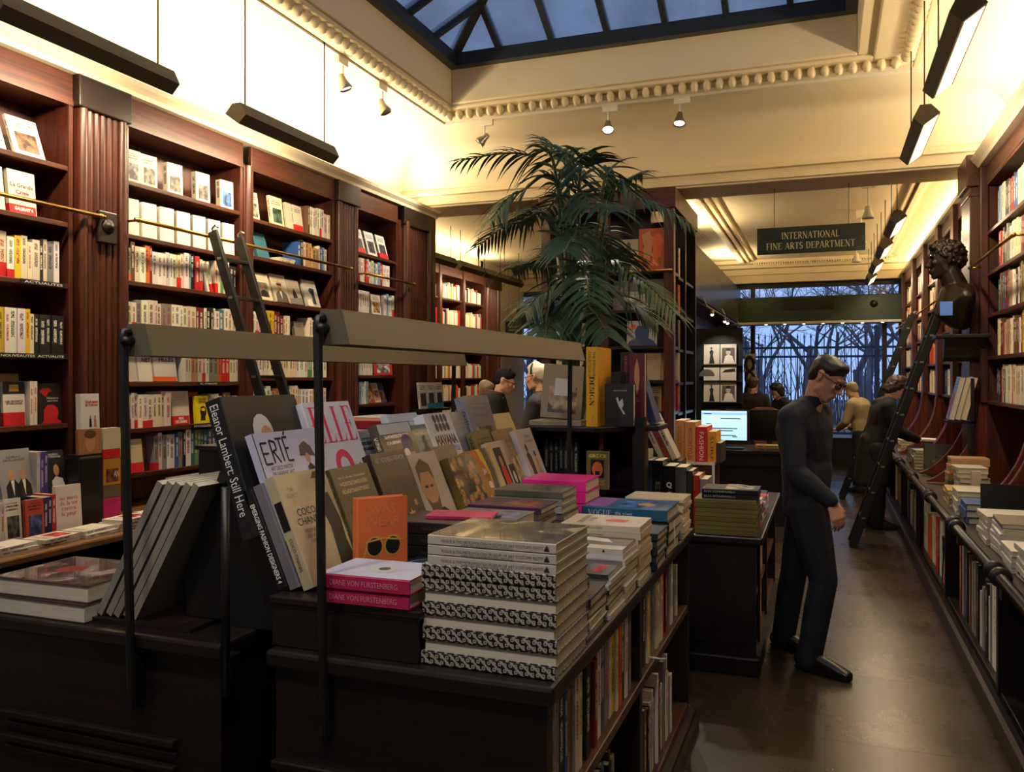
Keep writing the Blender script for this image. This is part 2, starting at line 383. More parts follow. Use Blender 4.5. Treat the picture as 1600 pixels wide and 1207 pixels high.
def lying(name, X0, Y0, z, t, w, h, cover, label, group=None, spine='-Y', turn=0.0, **k):
    """A book lying front cover up; X0,Y0 its low corner. spine '-Y': spine towards -Y, head towards -X; '+X': spine towards +X, head towards -Y; '+Y' and '-X' the reverse."""
    c, s = math.cos(turn), math.sin(turn)
    ex, ey, ez = Vector((1, 0, 0)), Vector((0, 1, 0)), Vector((0, 0, 1))
    if spine == '-Y': B = basis((X0+h, Y0, z+t/2), ez, ey, -ex); cen = (X0+h/2, Y0+w/2)
    elif spine == '+Y': B = basis((X0, Y0+w, z+t/2), ez, -ey, ex); cen = (X0+h/2, Y0+w/2)
    elif spine == '+X': B = basis((X0+w, Y0+h, z+t/2), ez, -ex, -ey); cen = (X0+w/2, Y0+h/2)
    else: B = basis((X0, Y0, z+t/2), ez, ex, ey); cen = (X0+w/2, Y0+h/2)
    T = Matrix.Translation((cen[0], cen[1], 0)); B = T @ Matrix.Rotation(turn, 4, 'Z') @ T.inverted() @ B
    return book(name, t, w, h, B, cover, label, group, **k)
def spine_text(o, txt, t, h, size, mat, at=0.5, length=0.5, down=True, bold=0.0):
    """Lettering along the spine; down: read from head to foot."""
    r, u = ((0, 0, -1), (1, 0, 0)) if down else ((0, 0, 1), (-1, 0, 0))
    return letters(o, txt, h*length, t*size, (0, -0.0009, h*at), r, u, mat, bold)
def front_text(o, txt, t, w, h, cy, cz, lw, lh, mat, bold=0.0):
    return letters(o, txt, w*lw, h*lh, (t/2+0.0009, w*cy, h*cz), (0, 1, 0), (0, 0, 1), mat, bold)
def front_flat(o, name, poly, t, w, h, mat, lift=0.0008):
    return flat(o, name, [(p[0]*w, p[1]*h) for p in poly], (t/2+lift, 0, 0), (0, 1, 0), (0, 0, 1), mat)

# seriffed capitals drawn stroke by stroke in a unit box (width, strokes); k thick, n thin
SERIF = {'I': (0.42, [('k', (0.21, 0), (0.21, 1))]), 'N': (0.86, [('n', (0.14, 0), (0.14, 1)), ('k', (0.12, 1), (0.72, 0)), ('n', (0.72, 0), (0.72, 1))]), 'T': (0.76, [('k', (0.38, 0), (0.38, 1)), ('n', (0.03, 0.97), (0.73, 0.97)), ('n', (0.05, 1), (0.05, 0.78)), ('n', (0.71, 1), (0.71, 0.78))]),
 'E': (0.70, [('k', (0.18, 0), (0.18, 1)), ('n', (0.1, 0.97), (0.62, 0.97)), ('n', (0.18, 0.52), (0.50, 0.52)), ('n', (0.1, 0.03), (0.64, 0.03)), ('n', (0.61, 1), (0.61, 0.80)), ('n', (0.63, 0), (0.63, 0.22))]), 'F': (0.64, [('k', (0.18, 0), (0.18, 1)), ('n', (0.1, 0.97), (0.60, 0.97)), ('n', (0.18, 0.52), (0.48, 0.52)), ('n', (0.59, 1), (0.59, 0.78))]),
 'R': (0.78, [('k', (0.18, 0), (0.18, 1)), ('arc', 0.34, 0.76, 0.22, 0.235, -90, 90), ('n', (0.18, 0.985), (0.36, 0.985)), ('n', (0.18, 0.52), (0.36, 0.52)), ('k', (0.36, 0.52), (0.70, 0.0))]), 'P': (0.66, [('k', (0.18, 0), (0.18, 1)), ('arc', 0.34, 0.75, 0.22, 0.25, -90, 90), ('n', (0.18, 0.985), (0.36, 0.985)), ('n', (0.18, 0.50), (0.36, 0.50))]),
 'A': (0.82, [('n', (0.08, 0), (0.40, 1)), ('k', (0.42, 1), (0.72, 0)), ('n', (0.2, 0.34), (0.62, 0.34))]), 'O': (0.84, [('arc', 0.42, 0.5, 0.32, 0.48, 0, 360)]), 'L': (0.64, [('k', (0.18, 0), (0.18, 1)), ('n', (0.1, 0.03), (0.60, 0.03)), ('n', (0.59, 0), (0.59, 0.24))]), 'D': (0.84, [('k', (0.18, 0), (0.18, 1)), ('arc', 0.34, 0.5, 0.38, 0.48, -90, 90), ('n', (0.18, 0.98), (0.36, 0.98)), ('n', (0.18, 0.02), (0.36, 0.02))]),
 'M': (0.98, [('n', (0.14, 0), (0.14, 1)), ('k', (0.14, 1), (0.47, 0.05)), ('n', (0.47, 0.05), (0.80, 1)), ('k', (0.82, 0), (0.82, 1))]), 'S': (0.58, [('arc', 0.29, 0.74, 0.19, 0.24, 20, 270), ('arc', 0.29, 0.26, 0.21, 0.24, -160, 90)]), 'G': (0.84, [('arc', 0.44, 0.5, 0.34, 0.48, 45, 315), ('k', (0.68, 0.08), (0.68, 0.42))]), 'V': (0.82, [('k', (0.08, 1), (0.40, 0)), ('n', (0.40, 0), (0.72, 1))]), 'U': (0.82, [('k', (0.16, 0.34), (0.16, 1)), ('n', (0.66, 0.34), (0.66, 1)), ('arc', 0.41, 0.34, 0.25, 0.32, 180, 360)]),
 'C': (0.78, [('arc', 0.43, 0.5, 0.34, 0.48, 45, 315)]), 'H': (0.88, [('k', (0.18, 0), (0.18, 1)), ('k', (0.70, 0), (0.70, 1)), ('n', (0.18, 0.5), (0.70, 0.5))]), ' ': (0.42, [])}
def serif_mesh(txt, w, h, mat, kw=0.15, nw=0.06):
    b = MB(); x0 = 0.0
    def seg(p, q, wd):
        p, q = Vector((*p, 0)), Vector((*q, 0)); d = (q-p).normalized(); n = Vector((-d.y, d.x, 0))*wd/2; b.add([p-n, q-n, q+n, p+n], [(0, 1, 2, 3)])
    for ch in txt:
        wd, st = SERIF[ch]
        for s_ in st:
            if s_[0] == 'arc':
                _, cx, cy, rx, ry, a0, a1 = s_; m = 14; vs = []
                for i in range(m+1):
                    a = math.radians(a0+(a1-a0)*i/m); th = nw+(kw-nw)*abs(math.cos(a)); 
                    for e in (-0.5, 0.5): vs.append((x0+cx+(rx+e*th)*math.cos(a), cy+(ry+e*min(th, nw*1.2))*math.sin(a), 0))
                b.add(vs, [(2*i, 2*i+1, 2*i+3, 2*i+2) for i in range(m)])
            else:
                (ax, ay), (bx, by) = s_[1:]; seg((x0+ax, ay), (x0+bx, by), kw if s_[0] == 'k' else nw)
                if ch not in 'GC' and abs(by-ay) > 0.6:
                    for ex, ey in ((ax, ay), (bx, by)):
                        if ey in (0, 1) and not (ch in 'VM' and ey == 0 and 'V' == ch) and not (ch == 'A' and ey == 1) and not (ch == 'T' and ey == 1): seg((x0+ex-0.13, ey+(0.02 if ey == 0 else -0.02)), (x0+ex+0.13, ey+(0.02 if ey == 0 else -0.02)), 0.045)
        x0 += wd+0.05
    b.v = [((v[0]-x0/2)*w/x0, (v[1]-0.5)*h, 0) for v in b.v]; return b.mesh('lettering', mat)
def serif(parent, txt, w, h, centre, right, up, mat, kw=0.15):
    r = Vector(right).normalized(); u = Vector(up).normalized(); return link('lettering', serif_mesh(txt, w, h, mat, kw), parent, basis(centre, r, u, r.cross(u)))
# ================================================================== the setting
# floor: worn brown linoleum tiles, polished
def floor_mat():
    m, nt, b = newmat('worn brown floor'); L = nt.links
    t = N(nt, 'ShaderNodeTexCoord')
    n1 = N(nt, 'ShaderNodeTexNoise'); n1.inputs['Scale'].default_value = 0.9; n1.inputs['Detail'].default_value = 8; n1.inputs['Roughness'].default_value = 0.65
    mp = N(nt, 'ShaderNodeMapping'); mp.inputs['Rotation'].default_value = (0, 0, 0.8); mp.inputs['Scale'].default_value = (2.0, 28, 1)
    n2 = N(nt, 'ShaderNodeTexNoise'); n2.inputs['Scale'].default_value = 2.0; n2.inputs['Detail'].default_value = 5
    L.new(t.outputs['Object'], n1.inputs['Vector']); L.new(t.outputs['Object'], mp.inputs[0]); L.new(mp.outputs[0], n2.inputs['Vector'])
    r = N(nt, 'ShaderNodeValToRGB'); L.new(n1.outputs[0], r.inputs[0])
    r.color_ramp.elements[0].position = 0.3; r.color_ramp.elements[0].color = (*lin((44, 35, 25)), 1)
    r.color_ramp.elements[1].position = 0.72; r.color_ramp.elements[1].color = (*lin((70, 57, 40)), 1)
    mx = N(nt, 'ShaderNodeMix', data_type='RGBA', blend_type='MULTIPLY'); mx.inputs[0].default_value = 0.15
    L.new(r.outputs[0], mx.inputs[6]); L.new(n2.outputs[0], mx.inputs[7]); L.new(mx.outputs[2], b.inputs['Base Color'])
    rr = N(nt, 'ShaderNodeMapRange'); rr.inputs[3].default_value = 0.16; rr.inputs[4].default_value = 0.42
    L.new(n1.outputs[0], rr.inputs[0]); L.new(rr.outputs[0], b.inputs['Roughness']); setp(b, Specular_IOR_Level=0.6)
    bp = N(nt, 'ShaderNodeBump'); bp.inputs['Strength'].default_value = 0.05; bp.inputs['Distance'].default_value = 0.004
    L.new(n2.outputs[0], bp.inputs['Height']); L.new(bp.outputs[0], b.inputs['Normal'])
    return m
FLOOR = floor_mat()
b = MB(); b.box(-5.9, -3.2, -0.1, 1.75, 16.5, -0.004); fl = struct(b.build('floor', plain('floor joint', (38, 28, 20), 0.5)))
# tiles laid in the aisle and between the islands, each a piece of its own
tm = MB(); tm.box(0.0005, 0.0005, -0.006, 0.8985, 0.8985, 0.0); tile_mesh = tm.mesh('tile', FLOOR)
for i in range(9):
    for j in range(22):
        x, y = -6.3+i*0.9, -3.2+j*0.9
        link('tile', tile_mesh, fl, Matrix.Translation((x, y, 0)))
XL, XR, YB, YN = -4.42, 1.62, 8.4, -3.0
def slab(name, *a, m=PLASTER): return struct(MB().box(*a).build(name, m))
slab('wall_left', XL-0.1, YN, 0, XL, YB, 3.68)
slab('wall_right', XR, YN, 0, XR+0.1, 16.4, 3.75)
slab('wall_near', XL-0.1, YN-0.1, 0, XR+0.1, YN, 3.75)
# coved ceiling round the skylight
rings = [(0.0, 3.665), (0.004, 3.68), (0.03, 3.74), (0.10, 3.87), (0.22, 3.99), (0.38, 4.08), (0.58, 4.135), (0.78, 4.15), (0.95, 4.15)]
b = MB()
for d, z in rings:
    b.v += [(XL+d, YN+d, z), (XR-d, YN+d, z), (XR-d, YB-d, z), (XL+d, YB-d, z)]
for i in range(len(rings)-1):
    for k in range(4):
        b.f.append((i*4+k, i*4+(k+1) % 4, i*4+4+(k+1) % 4, i*4+4+k)); b.m.append(0)
ceil = struct(b.build('ceiling', PLASTER, auto=35))
# skylight curb, egg moulding and dark frame
SX0, SX1, SY0, SY1 = -3.32, 0.24, 1.2, 7.28
def frame_ring(bb, o, i, z0, z1):
    """A rectangular ring between an outer and an inner rectangle (x0,x1,y0,y1)."""
    bb.box(o[0], o[2], z0, i[0], o[3], z1); bb.box(i[1], o[2], z0, o[1], o[3], z1)
    bb.box(i[0], o[2], z0, i[1], i[2], z1); bb.box(i[0], i[3], z0, i[1], o[3], z1)
cur = MB()
I0 = (SX0, SX1, SY0, SY1)
frame_ring(cur, (XL+0.9, XR-0.9, YN+0.9, YB-0.86), (SX0-0.10, SX1+0.42, SY0-3.0, SY1+0.14), 4.12, 4.17)
frame_ring(cur, (SX0-0.13, SX1+0.44, SY0-0.3, SY1+0.17), (SX0-0.02, SX1+0.12, SY0-0.05, SY1+0.03), 4.165, 4.20)
frame_ring(cur, (SX0-0.06, SX1+0.2, SY0-0.1, SY1+0.06), I0, 4.20, 4.62)
trim1 = struct(cur.build('trim_1', PLASTER2, bevel=0.012))
egg = MB(); egg.ball((0, 0, 0), (0.036, 0.058, 0.055), 8); egg_mesh = egg.mesh('egg', PLASTER2, True)
def eggs(p0, p1, n):
    p0, p1 = Vector(p0), Vector(p1); d = (p1-p0).normalized()
    for k in range(n):
        p = p0.lerp(p1, (k+0.5)/n); link('egg', egg_mesh, trim1, Matrix.Translation(p) @ Matrix.Rotation(math.atan2(d.y, d.x), 4, 'Z'))
eggs((SX0-0.13, SY1+0.12, 4.135), (SX1+0.34, SY1+0.12, 4.135), 38)
eggs((SX0-0.09, SY1+0.05, 4.135), (SX0-0.09, 3.0, 4.135), 42)
eggs((SX1+0.37, SY1+0.05, 4.135), (SX1+0.37, 4.6, 4.135), 26)
# pitched glass roof with dark glazing bars
SKYF = plain('dark grey skylight frame', (34, 42, 48), 0.45)
def skyglass():
    m = bpy.data.materials.new('wired skylight glass'); m.use_nodes = True; nt = m.node_tree; nt.nodes.clear(); L = nt.links
    n = N(nt, 'ShaderNodeTexNoise'); n.inputs['Scale'].default_value = 2.2; n.inputs['Detail'].default_value = 5
    t = N(nt, 'ShaderNodeTexCoord'); L.new(t.outputs['Object'], n.inputs['Vector'])
    r = N(nt, 'ShaderNodeMix', data_type='RGBA'); r.inputs[6].default_value = (*lin((168, 172, 176)), 1); r.inputs[7].default_value = (*lin((228, 230, 232)), 1); L.new(n.outputs[0], r.inputs[0])
    tr = N(nt, 'ShaderNodeBsdfTransparent'); L.new(r.outputs[2], tr.inputs[0]); df = N(nt, 'ShaderNodeBsdfTranslucent'); L.new(r.outputs[2], df.inputs[0]); g = N(nt, 'ShaderNodeBsdfGlossy'); g.inputs['Roughness'].default_value = 0.25
    a = N(nt, 'ShaderNodeMixShader'); a.inputs[0].default_value = 0.35; L.new(tr.outputs[0], a.inputs[1]); L.new(df.outputs[0], a.inputs[2])
    x = N(nt, 'ShaderNodeMixShader'); x.inputs[0].default_value = 0.06; L.new(a.outputs[0], x.inputs[1]); L.new(g.outputs[0], x.inputs[2]); o = N(nt, 'ShaderNodeOutputMaterial'); L.new(x.outputs[0], o.inputs[0]); return m
SKYG = skyglass()
sky = thing('skylight', 'hipped glass skylight with dark glazing bars in the plaster ceiling', 'skylight', ((SX0+SX1)/2, (SY0+SY1)/2, 4.6))
fr = MB(); frame_ring(fr, (SX0-0.01, SX1+0.01, SY0-0.01, SY1+0.01), (SX0+0.09, SX1-0.09, SY0+0.09, SY1-0.09), 4.52, 4.64); fr.build('base_frame', SKYF, sky)
SL = 0.52; hw = (SX1-SX0)/2; ridge_z = 4.62+SL*hw; A = (SX0, SY1); xm = (SX0+SX1)/2
def roofz(d): return 4.62+SL*d
def bar(p, q, w=0.05, name='glazing_bar'):
    bb = MB(); p, q = Vector(p), Vector(q); d = (q-p).normalized(); s = d.cross(Vector((0, 0, 1))).normalized(); n = s.cross(d)
    vs = [pt+s*a*w/2+n*c for pt in (p, q) for a, c in ((-1, -0.04), (1, -0.04), (1, 0.04), (-1, 0.04))]
    bb.add(vs, [(0, 1, 2, 3), (7, 6, 5, 4), (0, 4, 5, 1), (1, 5, 6, 2), (2, 6, 7, 3), (3, 7, 4, 0)]); bb.build(name, SKYF, sky)
bar((SX0, SY1, 4.62), (xm, SY1-hw, ridge_z), 0.08, 'hip_bar'); bar((SX1, SY1, 4.62), (xm, SY1-hw, ridge_z), 0.08, 'hip_bar')
bar((xm, SY1-hw, ridge_z), (xm, SY0+hw, ridge_z), 0.09, 'ridge_bar')
bar((SX0, SY0, 4.62), (xm, SY0+hw, ridge_z), 0.08, 'hip_bar'); bar((SX1, SY0, 4.62), (xm, SY0+hw, ridge_z), 0.08, 'hip_bar')
nb = 7
xs = [SX0+(SX1-SX0)*k/nb for k in range(nb+1)]
for k in range(1, nb):
    d = min(xs[k]-SX0, SX1-xs[k]); bar((xs[k], SY1, 4.62), (xs[k], SY1-d, roofz(d))); bar((xs[k], SY0, 4.62), (xs[k], SY0+d, roofz(d)))
ny = 12
ys = [SY1-(SY1-SY0)*k/ny for k in range(ny+1)]
for k in range(1, ny):
    d = min(SY1-ys[k], ys[k]-SY0, hw)
    bar((SX0, ys[k], 4.62), (SX0+d, ys[k], roofz(d))); bar((SX1, ys[k], 4.62), (SX1-d, ys[k], roofz(d)))
def pane(poly):
    bb = MB(); n = len(poly); bb.add(poly+[(p[0], p[1], p[2]+0.008) for p in poly], [tuple(reversed(range(n))), tuple(range(n, 2*n))]+[(i, (i+1) % n, n+(i+1) % n, n+i) for i in range(n)]); bb.build('pane', SKYG, sky)
for k in range(nb):
    d0 = min(xs[k]-SX0, SX1-xs[k]); d1 = min(xs[k+1]-SX0, SX1-xs[k+1])
    for (ye, sg) in ((SY1, -1), (SY0, 1)):
        pl = [(xs[k], ye, 4.62), (xs[k+1], ye, 4.62)]
        if k == nb//2 and nb % 2: pl += [(xs[k+1], ye+sg*d1, roofz(d1)), (xm, ye+sg*hw, ridge_z), (xs[k], ye+sg*d0, roofz(d0))]
        else:
            if d1 > 1e-4: pl.append((xs[k+1], ye+sg*d1, roofz(d1)))
            if d0 > 1e-4: pl.append((xs[k], ye+sg*d0, roofz(d0)))
        pane(pl)
for k in range(ny):
    d0 = min(SY1-ys[k], ys[k]-SY0, hw); d1 = min(SY1-ys[k+1], ys[k+1]-SY0, hw)
    for (xe, sg) in ((SX0, 1), (SX1, -1)):
        pl = [(xe, ys[k], 4.62), (xe, ys[k+1], 4.62)]
        if d1 > 1e-4: pl.append((xe+sg*d1, ys[k+1], roofz(d1)))
        if d0 > 1e-4: pl.append((xe+sg*d0, ys[k], roofz(d0)))
        pane(pl)
# the beam between the two rooms with its mouldings
b = MB(); b.box(XL-1.4, YB, 3.48, XR+0.1, 8.95, 4.16); b.box(XL, YB-0.03, 3.50, XR, YB, 3.56); b.box(XL, YB-0.06, 3.60, XR, YB, 3.64); b.box(XL, YB-0.04, 3.64, XR, YB, 3.665)
struct(b.build('trim_2', PLASTER2, bevel=0.006))
# back room: ceiling, walls, mouldings
YW = 16.3
slab('ceiling.001', -5.9, 8.95, 3.70, XR+0.1, YW+0.1, 3.8)
slab('wall_left.001', -5.9, 8.4, 0, -5.8, YW, 3.75)
slab('wall_left.002', -5.9, 8.36, 0, XL-0.1, 8.46, 3.75)
b = MB(); b.box(0.86, 9.0, 3.66, 0.90, 15.7, 3.70); b.box(0.93, 9.0, 3.64, 0.99, 15.7, 3.70)
for k in range(160): b.box(0.995, 9.0+k*0.042, 3.66, 1.02, 9.022+k*0.042, 3.70)
b.prism([(1.02, 3.70), (1.30, 3.58), (1.62, 3.42), (1.62, 3.46), (1.32, 3.62), (1.05, 3.70)], 'Y', 9.0, 16.2)
t3 = struct(b.build('trim_3', PLASTER2))
b = MB(); b.box(-1.22, 9.0, 3.66, -1.18, 15.5, 3.70); b.box(-1.30, 9.0, 3.64, -1.26, 15.5, 3.70); b.box(-1.42, 9.0, 3.62, -1.34, 15.5, 3.70)
for k in range(120): b.box(-1.33, 9.0+k*0.055, 3.66, -1.31, 9.03+k*0.055, 3.70)
struct(b.build('trim_4', PLASTER2))
b = MB()
for y, z in ((15.55, 3.64), (15.75, 3.58), (15.95, 3.48), (16.05, 3.34)): b.box(-5.8, y, z, XR, 16.3, 3.70)
for k in range(70): b.box(-1.2+k*0.04, 15.51, 3.60, -1.178+k*0.04, 15.55, 3.64)
struct(b.build('trim_5', PLASTER2))
# ================================================================== left wall: bookcases, counter, rails
XF = -4.03                      # face of the shelving on that side
def reeded(root, X, y0, y1, z0, z1, sgn, n=5):
    """A reeded pilaster: backing board with rounded reeds, each its own piece."""
    b = MB(); b.box(X-0.03 if sgn > 0 else X, y0, z0, X if sgn > 0 else X+0.03, y1, z1); pil = b.build('pilaster', WOOD_Z, root)
    wd = (y1-y0); e = wd*0.17
    for (a, c) in ((y0, y0+e), (y1-e, y1)):
        q = MB(); q.tube([(X+sgn*0.004, (a+c)/2, z0), (X+sgn*0.004, (a+c)/2, z1)], e*0.48, 10); q.build('reed', WOOD_Z, pil, auto=40)
    st = (wd-2*e)/n
    for k in range(n):
        y = y0+e+st*(k+0.5); q = MB(); q.tube([(X-sgn*0.006, y, z0), (X-sgn*0.006, y, z1-0.04)], st*0.46, 8); q.build('reed', WOOD_Z, pil, auto=40)
    return pil
def bookcase(label, X, y0, y1, shelves, z0, z1, sgn, depth=0.28, thick=0.028, group=None, name='bookcase', stile=0.03):
    """Open shelving: sgn +1 faces +X. Returns its root."""
    r = thing(name, label, 'bookcase', (X-sgn*depth/2, (y0+y1)/2, 0), group); xb = X-sgn*depth; lo, hi = min(X, xb), max(X, xb)
    b = MB(); b.box(min(xb, xb-sgn*0.02), y0, z0, max(xb, xb-sgn*0.02), y1, z1); b.build('back_panel', WOOD_Z, r)
    for ya, yb in ((y0, y0+stile), (y1-stile, y1)):
        MB().box(lo, ya, z0, hi, yb, z1).build('side_panel', WOOD_Z, r)
    for z in shelves:
        MB().box(lo, y0+stile, z-thick, hi-(0.004 if sgn > 0 else 0), y1-stile, z).build('shelf', WOOD_Y, r, bevel=0.003)
    MB().box(lo, y0, z1, hi+(0.005 if sgn > 0 else 0), y1, z1+0.03).build('top_panel', WOOD_Y, r)
    fx = X+sgn*0.004
    fz = MB(); fz.box(min(fx, fx-sgn*0.03), y0, z1+0.02, max(fx, fx-sgn*0.03), y1, 3.34); fz.build('frieze', WOOD_Y, r, bevel=0.006)
    return r
def shelf_sign(root, txt, X, y0, y1, z, sgn=1):
    p = MB(); p.box(X, y0, z-0.027, X+sgn*0.006, y1, z-0.001); o = p.build('shelf_label', BLACK, root); o['label'] = 'black shelf-edge strip with white capitals'
    letters(o, txt, (y1-y0)*0.86, 0.013, (X+sgn*0.0068, (y0+y1)/2, z-0.014), (0, sgn, 0), (0, 0, 1), INK['white'], 0.01)
LBAYS = [('nearest bay', 2.05, 3.64, [2.81, 2.49, 2.14, 1.74, 1.35]),
         ('ladder bay', 4.02, 5.14, [2.83, 2.50, 2.21, 1.90, 1.58, 1.29, 1.01]),
         ('bay past the ladder', 5.23, 6.38, [2.81, 2.53, 2.20, 1.90, 1.61, 1.32, 1.03]),
         ('narrow bay', 6.75, 7.54, [2.77, 2.50, 2.21, 1.90, 1.63, 1.36, 1.07])]
LLAB = ['tall mahogany bookcase bay nearest the camera, above the counter of new titles', 'mahogany bookcase bay behind the black ladder, with a brass rail',
        'mahogany bookcase bay with portrait books shown cover out, past the ladder', 'narrow mahogany bookcase bay between two reeded pilasters, short brass rail']
roots = []
for (nm, y0, y1, sh), lb in zip(LBAYS, LLAB):
    r = bookcase(lb, XF, y0, y1, sh, 0.80, 3.16, 1); roots.append(r)
for y0, y1, r in ((3.66, 4.01, roots[1]), (6.40, 6.73, roots[2]), (7.62, 8.26, roots[3])):
    reeded(r, XF+0.012, y0, y1, 0.80, 3.2, 1, 5 if y1-y0 < 0.5 else 10)
    MB().box(XF-0.28, y0-0.02, 3.16, XF+0.05, y1+0.02, 3.345).build('capital_block', DARK_Y, r, bevel=0.008)
q = MB(); q.box(XF-0.03, 5.14, 0.8, XF+0.008, 5.23, 3.18); q.tube([(XF+0.006, 5.185, 0.8), (XF+0.006, 5.185, 3.18)], 0.03, 10); q.build('stile', WOOD_Z, roots[1], auto=40)
MB().box(XF-0.25, 7.54, 0.8, XF+0.006, 7.62, 3.2).build('stile', WOOD_Z, roots[3])
MB().box(XF-0.26, 8.26, 0.80, XF+0.02, 8.38, 3.35).build('end_panel', WOOD_Z, roots[3])
# painted cornice along the tops
b = MB(); b.prism([(XF-0.39, 3.345), (XF+0.035, 3.345), (XF+0.045, 3.37), (XF+0.075, 3.40), (XF+0.085, 3.425), (XF-0.39, 3.425)], 'Y', 2.0, 8.39)
struct(b.build('trim_6', PLASTER2))
# square wooden block with a round boss on the first pilaster
bl = thing('rail_block', 'square wooden block with round boss on the reeded pilaster, holding the brass rail', 'rail block', (XF+0.03, 3.835, 2.49))
MB().box(XF+0.035, 3.765, 2.40, XF+0.06, 3.905, 2.59).build('plate', DARK_Y, bl, bevel=0.008)
MB().lathe([(0.0, 0.03), (0.02, 0.028), (0.024, 0.016), (0.036, 0.014), (0.044, 0.004), (0.046, 0.0)], 18, M=basis((XF+0.06, 3.835, 2.50), (0, 1, 0), (0, 0, 1), (1, 0, 0))).build('boss', DARK_Y, bl, smooth=True)
def rail(label, X, y0, y1, z, sgn=1, group='brass rails along the bookcases', endz=None):
    r = thing('ladder_rail', label, 'rail', (X, (y0+y1)/2, z), group)
    MB().tube([(X, y0, z), (X, y1, z)], 0.012, 10).build('bar', BRASS, r, smooth=True)
    for y in (y0+0.03, y1-0.03):
        MB().tube([(X, y, z), (X-sgn*0.085, y, z)], 0.008, 8).build('bracket', BRASS, r, smooth=True)
        MB().ball((X, y, z), 0.017, 8).build('joint', BRASS, r, smooth=True)
RX = XF+0.10
rail('brass ladder rail across the nearest bay, ending at the wooden block', RX-0.03, 2.1, 3.80, 2.55)
rail('long brass ladder rail the black ladder hooks over', RX, 4.0, 6.52, 2.57)
rail('short brass rail across the narrow bay', RX, 6.72, 7.74, 2.56)
# counter below: worktop and front
ct = thing('counter', 'long dark wooden counter of new titles below the bookcases', 'counter', (-3.72, 5.2, 0))
MB().box(XF-0.25, 2.0, 0.755, -3.44, 8.39, 0.795).build('worktop', wood('counter edge', (96, 60, 30), (140, 96, 52), 'Y'), ct, bevel=0.012)
MB().box(XF-0.25, 2.0, 0.0, -3.92, 8.39, 0.755).build('back_body', DARK_Y, ct)
MB().box(-3.92, 2.0, 0.0, -3.52, 8.3, 0.14).build('plinth', DARK_Y, ct)
MB().box(-3.92, 2.0, 0.42, -3.50, 8.3, 0.445).build('shelf', DARK_Y, ct)
for y in (2.0, 3.62, 5.2, 6.8, 8.27): MB().box(-3.92, y, 0.14, -3.5, y+0.03, 0.755).build('divider', DARK_Z, ct)
# signs on shelf edges
shelf_sign(roots[0], 'ACTUALITES', XF+0.004, 3.30, 3.58, 2.14); shelf_sign(roots[0], 'NOUVEAUTES  ACTUALITE', XF+0.004, 3.15, 3.60, 1.74)
shelf_sign(roots[1], 'SC. HUMAINES', XF+0.004, 4.66, 4.86, 1.58); shelf_sign(roots[1], 'PSYCHOLOGIE', XF+0.004, 4.60, 4.82, 1.29)
# ------------------------------------------------------------------ books on these shelves
SHN = ['top shelf', 'second shelf', 'third shelf', 'fourth shelf', 'fifth shelf', 'sixth shelf', 'seventh shelf']
XS = XF-0.015
nm, y0, y1, sh = LBAYS[0]; G = 'books on the nearest bay'
# nearest bay: top shelf two white books cover out, second shelf two, then rows
def fo(y, z, w, h, cover, label, **k): return faced(k.pop('name', 'faced_book'), -1, k.pop('X', XS-0.02), y, z, k.pop('t', 0.02), w, h, cover, label, k.pop('group', G), **k)  # cover-out books of any subject, named apart from the spine-out rows
for i, (y, lb) in enumerate(((2.84, 'nearer'), (3.06, 'middle'), (3.30, 'farther'))):
    o = fo(y, sh[0], 0.19, 0.23, (232, 224, 204), f'{lb} of three white books leaning cover out on top shelf, nearest bay', t=0.018, lean=0.35, pic=(120, 80, 56), ink=(150, 60, 50))
o = fo(3.09, sh[1], 0.155, 0.235, (230, 218, 186), 'cream book cover out behind brass rail, left of the lettered one', t=0.02, lean=0.12)
o = fo(3.27, sh[1], 0.165, 0.235, (226, 214, 180), 'cream book with bold title and red band behind brass rail', t=0.025, lean=0.1, txt=0.0, band='red', bandh=0.2)
front_text(o, 'La Grande', 0.025, 0.165, 0.235, 0.5, 0.66, 0.82, 0.10, INK['black'], 0.02); front_text(o, 'Crise', 0.025, 0.165, 0.235, 0.5, 0.5, 0.5, 0.09, INK['red'], 0.03); letters(o, 'GALBRAITH', 0.11, 0.02, (0.0142, 0.085, 0.026), (0, 1, 0), (0, 0, 1), INK['white'], 0.03)
yy, n = run('paperback', -1, XS, 2.5, 3.58, sh[2], 'of third shelf, nearest bay', G, hh=(0.20, 0.24))
yy, n = run('paperback', -1, XS, 2.6, 3.60, sh[3], 'of fourth shelf, nearest bay', G, hh=(0.205, 0.25))
